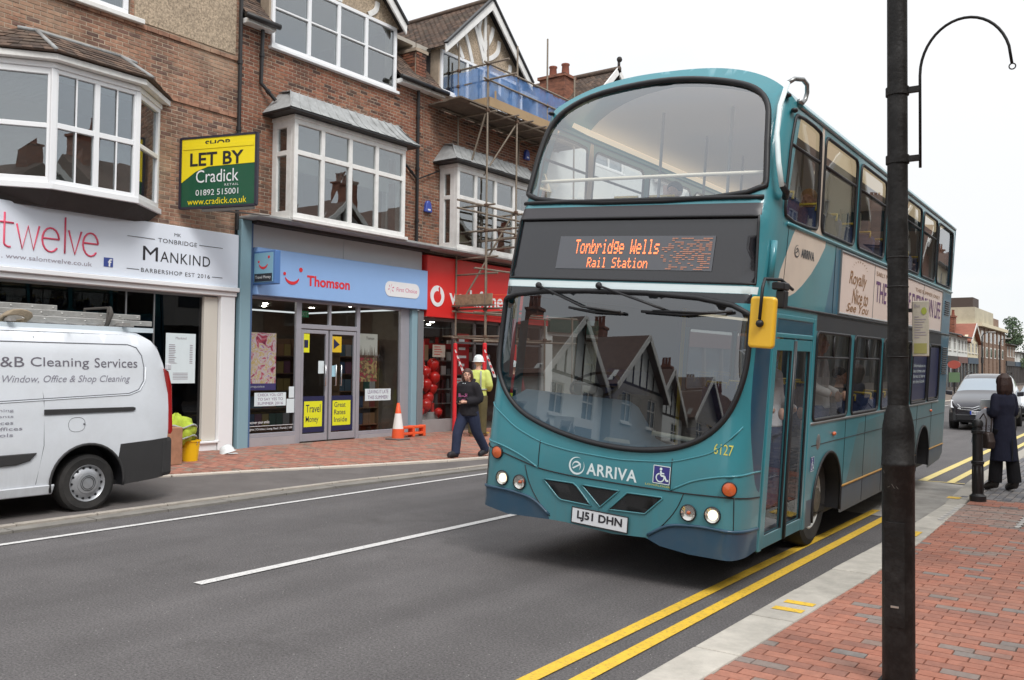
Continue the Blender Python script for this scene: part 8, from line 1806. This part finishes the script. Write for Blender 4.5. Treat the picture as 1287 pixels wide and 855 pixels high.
def person(label, loc, rz, J, top, bottom, hairc, cat='person', scale=1.0, name='person', hair='short', helmet=None, coat=None, shoes=None, hands_curl=.5, headyaw=0, detail=True, bag=None, fem=False, garments=()):
    T = thing(name, label, cat, loc, rz); T.scale = (scale,) * 3
    g = lambda k: Vector(J[k])
    # body: one continuous surface
    m = MB(); loft(m, [(g('hip').x, g('hip').y, g('hip').z - .1, .13, .095), (g('hip').x, g('hip').y, g('hip').z, .155, .11), (*((g('hip') + g('chest')) / 2), .125, .09), (*g('chest'), .16, .11), (*(g('neck') - Vector((0, 0, .06))), .13, .08), (*g('neck'), .06, .06)])
    limb(m, [g('neck') - Vector((0, 0, .06)), g('neck'), g('head') - Vector((0, 0, .06))], [.075, .058, .052])
    for s in ('L', 'R'):
        limb(m, [g('sh' + s), g('el' + s), g('wr' + s)], [.055, .042, .026]); limb(m, [g('hp' + s), g('kn' + s), g('an' + s)], [.085, .058, .038]); limb(m, [g('an' + s), g('to' + s)], [.04, .032])
        if detail: hand(m, g('wr' + s), g('hd' + s) if 'hd' + s in J else (g('wr' + s) - g('el' + s)), 1 if s == 'L' else -1, hands_curl)
        else: ell(m, g('wr' + s) + (g('wr' + s) - g('el' + s)).normalized() * .07, (.035, .035, .06))
    hd = g('head'); cy_, sy_ = cos(headyaw), sin(headyaw); R = lambda x, y, z: (hd.x + x * cy_ - y * sy_, hd.y + x * sy_ + y * cy_, hd.z + z)
    ell(m, R(0, 0, .02), (.074, .088, .098), 20, 14); ell(m, R(0, -.03, -.05), (.056, .06, .065)); ell(m, R(0, -.05, -.088), (.03, .028, .022))
    m.path([R(0, -.082, .02), R(0, -.104, -.018), R(0, -.088, -.028)], 0, 8, rs=[.008, .014, .012])
    for s in (-1, 1): ell(m, R(s * .076, .005, -.005), (.012, .02, .03)); ell(m, R(s * .035, -.06, -.03), (.026, .024, .022)); ell(m, R(s * .03, -.08, .028), (.022, .012, .01))
    ell(m, R(0, -.086, -.052), (.022, .012, .006)); ell(m, R(0, -.084, -.062), (.018, .012, .006))
    b = m.build('body', skin_m, T, smooth=True); remesh(b, .0075, 3)
    if detail:
        for s in (-1, 1):
            m = MB(); ell(m, R(s * .031, -.082, .008), (.012, .007, .008), 10, 8); e = m.build('eye', mat('eye_white', srgb(222, 218, 212), rough=.3), T, smooth=True); m = MB(); ell(m, R(s * .031, -.088, .008), (.006, .004, .006), 8, 6); m.build('iris', gasket, e, smooth=True)
            m = MB(); m.path([R(s * .015, -.092, .03), R(s * .032, -.094, .036), R(s * .05, -.08, .03)], .004, 5); m.build('eyebrow', mat('brow', srgb(70, 52, 42), rough=.9), T)
        m = MB(); ell(m, R(0, -.094, -.056), (.02, .005, .007)); m.build('lips', mat('lip', srgb(172, 100, 92), rough=.5), T, smooth=True)
    # hair
    hm = mat('hair_%s' % '_'.join(str(int(c * 255)) for c in hairc), hairc, rough=.6, var=.35, vs=30, bump=.6, bs=60, coord='Object')
    m = MB(); ell(m, R(0, .018, .045), (.088, .1, .092), 18, 12)
    if hair == 'bob':
        ell(m, R(0, .02, .03), (.118, .12, .112), 18, 12); ell(m, R(0, .035, -.04), (.122, .1, .11), 18, 12)
        rn = random.Random(3)
        for i in range(26): a = pi * (i / 25) * 1.3 - pi * .15; q = rn.uniform(.97, 1.06); m.path([R(.03 * cos(a), .03 + .03 * sin(a), .145), R(.1 * q * cos(a), .03 + .098 * q * sin(a), .08), R(.124 * q * cos(a), .035 + .112 * q * sin(a), -.02), R(.128 * q * cos(a), .035 + .108 * q * sin(a), -.1), R(.11 * cos(a), .03 + .09 * sin(a), -.16 + rn.uniform(-.03, .02))], 0, 6, rs=[.01, .012, .012, .012, .006])
    if hair == 'long':
        for s in (-1, 1): limb(m, [R(s * .06, 0, .04), R(s * .085, .0, -.04), R(s * .075, -.01, -.12)], [.04, .035, .022])
        ell(m, R(0, .05, -.05), (.08, .05, .1))
    if not helmet:
        h = m.build('hair', hm, T, smooth=True); remesh(h, .006 if hair == 'bob' else .009, 1)
    else:
        m = MB(); m.lathe([(.001, .145), (.05, .138), (.09, .105), (.112, .05), (.116, .0), (.145, -.008), (.145, -.016), (.11, -.016)], R(0, .0, .04), n=24); m.prism([R(-.08, -.1, .03), R(-.06, -.165, .022), R(.06, -.165, .022), R(.08, -.1, .03)], (0, 0, .01)); m.build('hard_hat', MATS['hat_white'], T, smooth=True, auto=40)
    # top garment
    th = top.get('thick', .022); m = MB(); zt0 = g('hip').z - top.get('drop', .06); hx, hy = g('hip').x, g('hip').y
    loft(m, [(hx, hy, zt0, .165 + th, .12 + th), (hx, hy, g('hip').z + .06, .15 + th, .115 + th), (*((g('hip') + g('chest')) / 2), .14 + th, .105 + th), (*g('chest'), .165 + th, .12 + th), (*(g('neck') - Vector((0, 0, .07))), .15 + th, .09 + th), (*(g('neck') - Vector((0, 0, .02))), .075 + th, .07 + th * .6)])
    for s in ('L', 'R'):
        wr = g('wr' + s); el = g('el' + s); e2 = el + (wr - el) * top.get('sleeve', .94)
        ell(m, g('sh' + s) + Vector((0, 0, -.02)), (.045 + th, .045 + th, .05 + th)); limb(m, [g('sh' + s) + Vector((0, 0, -.02)), el, e2], [.046 + th, .046 + th, .032 + th * .8] if top.get('sleeve', 1) > .3 else [.06 + th, .055 + th, .055 + th])
    o = m.build(top['name'], top['mat'], T, smooth=True); remesh(o, .012, 5)
    # wrinkled surface through bump already in the cloth materials
    m = MB(); th = bottom.get('thick', .016)
    t2 = bottom.get('hip', th); loft(m, [(hx, hy, g('hip').z - .14, .155 + t2, .11 + t2), (hx, hy, g('hip').z, .16 + t2, .115 + t2), (hx, hy, g('hip').z + .08, .15 + t2, .11 + t2)])
    for s in ('L', 'R'):
        an = g('an' + s); kn = g('kn' + s); fl = bottom.get('flare', 0)
        limb(m, [g('hp' + s), g('hp' + s).lerp(kn, .5), kn, kn.lerp(an, .5), an + Vector((0, 0, -.02))], [.092 + th, .085 + th, .066 + th + fl * .4, .058 + th + fl * .8, .052 + th + fl])
    o = m.build(bottom['name'], bottom['mat'], T, smooth=True); remesh(o, .012, 4)
    for s in ('L', 'R'):
        an = g('an' + s); to = g('to' + s); d = (to - an); d.z = 0; d.normalize(); zf = min(an.z - .07, to.z - .02); m = MB(); hl = an - d * .05
        up = (to.z - (an.z - .06))
        m.path([hl + Vector((0, 0, -.035)), an + Vector((0, 0, -.025)), an.lerp(to, .6) + Vector((0, 0, .0)), to + d * .03 + Vector((0, 0, .004))], 0, 12, rs=[.05, .062, .056, .044]); m.path([hl + Vector((0, 0, -.06)), to + d * .045 + Vector((0, 0, -.01))], 0, 8, rs=[.036, .042])
        sh = m.build('shoe', shoes or mat('shoe_black', srgb(34, 32, 34), rough=.4), T, smooth=True); remesh(sh, .009, 3)
    for fn in garments: fn(T, g, R)
    return T
def cloth(name, c, **k): return mat(name, c, rough=.9, var=.14, vs=9, bump=1.0, bs=9, spec=.25, **k)
# walking figure: local -Y is ahead; left foot forward
Jw = dict(hip=(0, 0, .90), chest=(0, -.02, 1.22), neck=(0, -.03, 1.42), head=(0, -.05, 1.54), shL=(.18, -.02, 1.34), shR=(-.18, -.02, 1.34), elL=(.24, .06, 1.08), elR=(-.23, .03, 1.08), wrL=(.1, -.2, 1.04), wrR=(-.06, -.2, 1.02), hdL=(-.8, -.5, .05), hdR=(.7, -.6, .1),
          hpL=(.09, 0, .86), hpR=(-.09, 0, .86), knL=(.09, .12, .47), knR=(-.09, -.21, .48), anL=(.08, .40, .13), anR=(-.08, -.27, .085), toL=(.08, .26, .04), toR=(-.08, -.42, .06))
def hood(T, g, R):
    m = MB(); hm = MATS['hoodie_black']; n = g('neck'); m.path([(n.x + .1 * cos(a * pi / 8), n.y + .02 + .1 * sin(a * pi / 8), n.z - .0 + (.03 if sin(a * pi / 8) > 0 else -.03)) for a in range(16)], .034, 8, closed=True); m.build('hood', hm, T, smooth=True)
    f = lambda u, v: (u, -.168 - .01 * cos(u * 9), v); m = MB(); text(m, 'BENCH', f, -.11, .11, 1.13, 1.2, bold=.03); m.build('lettering', mat('hoodie_pink', srgb(196, 110, 160), rough=.8), T, fix=False)
    m = MB(); m.path([(-.11 + .22 * i / 8, -.166, 1.105 - .02 * sin(pi * i / 8)) for i in range(9)], .006, 5); m.build('print', MATS['hoodie_pink'], T)
    m = MB(); m.box(-.005, .055, -.33, -.322, 1.02, 1.13); m.build('phone', gasket, T, bevel=.004)
    m = MB(); m.prism([(-.04, -.126, 1.395), (.04, -.126, 1.395), (.0, -.155, 1.27)], (0, -.012, 0)); m.build('shirt', paper, T)
person('person in a black hoodie and dark jeans walking past the phone shop', (-10.46, 13.13, .12), radians(-4), Jw, dict(name='hoodie', mat=cloth('hoodie_black', srgb(42, 40, 44)), thick=.05, drop=.12), dict(name='jeans', mat=cloth('denim_dark', srgb(48, 54, 76)), thick=.032), srgb(72, 46, 38), hair='long', headyaw=radians(42), scale=.99, shoes=mat('trainer', srgb(40, 38, 44), rough=.6), garments=(hood,))
Jst = dict(hip=(0, 0, .92), chest=(0, .0, 1.24), neck=(0, -.01, 1.46), head=(0, -.03, 1.59), shL=(.19, 0, 1.38), shR=(-.19, 0, 1.38), elL=(.26, .03, 1.1), elR=(-.26, .03, 1.1), wrL=(.2, -.2, 1.02), wrR=(-.2, -.2, 1.02), hpL=(.1, 0, .88), hpR=(-.1, 0, .88), knL=(.11, -.02, .49), knR=(-.11, .0, .49), anL=(.12, .02, .085), anR=(-.12, .0, .085), toL=(.14, -.14, .035), toR=(-.14, -.16, .035))
hvt = MATS['hivis_yellow']; refl_g = MATS['reflective_grey']
def vest(T, g, R):
    m = MB()
    for s in (-1, 1): m.path([(s * .1, .166, 1.42), (s * .1, .178, 1.25), (s * .1, .165, 1.05), (s * .1, .16, .92)], .018, 5); m.path([(s * .1, -.166, 1.4), (s * .1, -.18, 1.2), (s * .1, -.165, .92)], .018, 5)
    m.path([(.2 * cos(a * pi / 12), .165 * sin(a * pi / 12), 1.02) for a in range(24)], .018, 5, closed=True); m.build('reflective_strip', refl_g, T, smooth=True)
person('person in white hard hat and pale yellow jacket with their back to the street', (-13.35, 17.1, .12), radians(205), Jst, dict(name='jacket', mat=cloth('hivis_pale', srgb(204, 214, 120)), thick=.04, drop=.12), dict(name='trousers', mat=cloth('work_trousers', srgb(92, 86, 60)), thick=.03), srgb(110, 80, 60), helmet=True, scale=1.12, shoes=mat('boot_tan', srgb(120, 92, 62), rough=.8), garments=(vest,))
person('person in dark red jumper and high-visibility trousers half hidden behind the bus', (-13.15, 18.25, .12), radians(190), Jst, dict(name='jumper', mat=cloth('jumper_red', srgb(120, 32, 40)), thick=.035, drop=.05), dict(name='trousers', mat=cloth('hivis_trousers', srgb(196, 216, 60)), thick=.04), srgb(60, 44, 36), helmet=True, scale=1.05, shoes=MATS['boot_tan'])
# woman by the bollard
Jf = dict(hip=(0, 0, .93), chest=(0, .0, 1.22), neck=(0, .0, 1.41), head=(0, -.03, 1.53), shL=(.165, 0, 1.34), shR=(-.165, 0, 1.34), elL=(.22, .04, 1.08), elR=(-.23, -.02, 1.09), wrL=(.16, -.2, 1.14), wrR=(-.17, -.24, 1.12), hpL=(.08, 0, .88), hpR=(-.08, 0, .88), knL=(.11, -.04, .5), knR=(-.11, .04, .5), anL=(.14, -.05, .14), anR=(-.13, .08, .14), toL=(.16, -.21, .04), toR=(-.14, -.08, .04))
def coatf(T, g, R):
    m = MB(); loft(m, [(0, 0, .43, .235, .19), (0, 0, .47, .23, .185), (0, 0, .7, .2, .16), (0, 0, .95, .18, .14), (0, 0, 1.1, .165, .13), (0, 0, 1.2, .17, .13)], 28)
    o = m.build('coat_skirt', MATS['coat_navy'], T, smooth=True); remesh(o, .014, 4)
    m = MB(); m.path([(.075 * cos(a * pi / 8), .01 + .075 * sin(a * pi / 8), 1.40 + .01 * sin(a * pi / 8)) for a in range(16)], .02, 8, closed=True); m.build('collar', MATS['coat_navy'], T, smooth=True)
    m = MB(); m.box(-.012, .012, .195, .2, .44, .75); m.build('vent', gasket, T)
person('woman in a knee-length navy coat with a brown bob standing beside the black bollard', (-1.76, 14.48, .118), radians(225), Jf, dict(name='coat', mat=cloth('coat_navy', srgb(38, 40, 56)), thick=.026, drop=.1), dict(name='trousers', mat=cloth('trousers_black', srgb(32, 31, 34)), thick=.022, flare=.034, hip=-.02), srgb(56, 36, 30), hair='bob', headyaw=radians(12), garments=(coatf,), shoes=mat('shoe_patent', srgb(52, 46, 44), rough=.25))
bpy.data.objects[[o.name for o in COL.objects if o.get('label', '').startswith('woman in a knee')][0]].scale = (.84, .84, 1.0)
def woman_things():
    R = Matrix.Rotation(radians(225), 3, 'Z'); o = Vector((-1.76, 14.48, .118)); P = lambda x, y, z: tuple(o + R @ Vector((x, y, z)))
    T = thing('handbag', 'dark brown leather handbag hanging from the arm of the woman in the navy coat', 'handbag', P(.24, -.08, .60), radians(225)); lb = mat('leather_brown', srgb(60, 48, 44), rough=.45, var=.2, bump=.4, bs=30)
    m = MB(); m.prism([(-.05, -.15, 0), (-.05, .15, 0), (-.05, .17, .1), (-.05, .12, .24), (-.05, -.12, .24), (-.05, -.17, .1)], (.12, 0, 0)); m.build('body', lb, T, bevel=.03, seg=3)
    m = MB()
    for x in (-.03, .05): m.path([(x, -.08, .23), (x - .02, -.07, .42), (x - .03, 0, .5), (x - .02, .07, .42), (x, .08, .23)], .009, 6)
    m.build('handle', lb, T, smooth=True)
    T = thing('carrier_bag', 'pale plastic carrier bag held by the woman in the navy coat', 'bag', P(.2, -.16, .66), radians(262)); m = MB(); m.prism([(-.03, -.17, 0), (-.03, .15, .02), (-.03, .12, .4), (-.03, .02, .52), (-.03, -.1, .42)], (.06, 0, 0)); m.build('body', mat('bag_pale', srgb(190, 192, 200), rough=.5, var=.1, vs=8, bump=.5, bs=14), T, bevel=.015)
    m = MB(); text(m, 'REISS', lambda u, v: (.033, u, v), -.12, .1, .2, .27); m.build('lettering', greyink, T, fix=False); m = MB(); text(m, 'REISS', lambda u, v: (-.033, -u, v), -.1, .1, .2, .27); m.build('lettering', greyink, T, fix=False)
    T = thing('leaflet', 'folded white leaflet held up in the hands of the woman in the navy coat', 'leaflet', P(.1, -.3, 1.15), radians(225)); m = MB(); m.prism([(-.09, 0, 0), (.09, .02, 0), (.1, .08, .14), (-.08, .06, .14)], (0, .006, -.002)); m.build('sheet', paper, T)
woman_things()
# passengers on the bus
def W(t, s, z): return BUS.matrix_world @ Vector((-t, s, z))
lt = cloth('shirt_pale', srgb(226, 224, 228)); gy_t = cloth('shirt_grey', srgb(196, 192, 192)); jn = cloth('jeans_blue', srgb(62, 76, 112))
for lab, (t, s, z), rz, sc, tm, hc, hr in (('fair-haired passenger in a white top standing inside the bus door', (.32, 1.75, .38), 80, .98, lt, srgb(176, 132, 90), 'long'), ('fair-haired passenger in a pale striped top behind the first lower window of the bus', (.3, 3.35, .5), 95, .98, gy_t, srgb(186, 148, 104), 'long'), ('dark-haired passenger near the second lower window of the bus', (.45, 4.9, .2), 90, .92, cloth('coat_dark', srgb(50, 48, 56)), srgb(40, 32, 30), 'short')):
    person(lab, W(t, s, z), radians(rz), Jst, dict(name='top', mat=tm, thick=.02), dict(name='jeans', mat=jn), hc, hair=hr, scale=sc, detail=False)
Js = dict(Jst); Js.update(hip=(0, 0, .5), chest=(0, .02, .82), neck=(0, 0, 1.03), head=(0, -.02, 1.16), shL=(.19, 0, .95), shR=(-.19, 0, .95), elL=(.24, -.05, .7), elR=(-.24, -.05, .7), wrL=(.12, -.28, .62), wrR=(-.12, -.28, .62), hpL=(.1, 0, .48), hpR=(-.1, 0, .48), knL=(.11, -.42, .48), knR=(-.11, -.42, .48), anL=(.11, -.42, .09), anR=(-.11, -.42, .09), toL=(.11, -.56, .04), toR=(-.11, -.56, .04))
for lab, (t, s), hc, tm in (('dark-haired passenger seated upstairs by the left window of the bus', (1.66, 2.25), srgb(44, 34, 30), cloth('coat_dark', srgb(50, 48, 56))), ('fair-haired passenger seated upstairs on the kerb side of the bus', (.42, 3.0), srgb(190, 150, 110), cloth('coat_dark', srgb(50, 48, 56)))):
    person(lab, W(t, s, 2.44), radians(1), Js, dict(name='coat', mat=tm, thick=.03), dict(name='trousers', mat=jn), hc, detail=False)
# ================================================================== groups of repeated things
_G = {'building': 'buildings along the street', 'ladder': 'ladders on the van roof', 'person': 'people in the street and on the bus', 'car': 'vehicles on the road', 'tree': 'trees at the far end of the street', 'poster': 'posters in the travel shop', 'notice': 'notices in the shop windows', 'card': 'cards on the travel shop doors', 'street_lamp': 'far street lamps', 'chimney_stack': 'chimney stacks on the far roofs', 'fascia_sign': 'fascia signs over the shops', 'brochure_rack': 'brochure racks in the travel shop', 'alarm_box': 'alarm boxes on the brick wall'}
for o in COL.objects:
    if o.parent is None and 'category' in o and 'group' not in o:
        k = o.name.split('.')[0]
        if k in _G: o['group'] = _G[k]
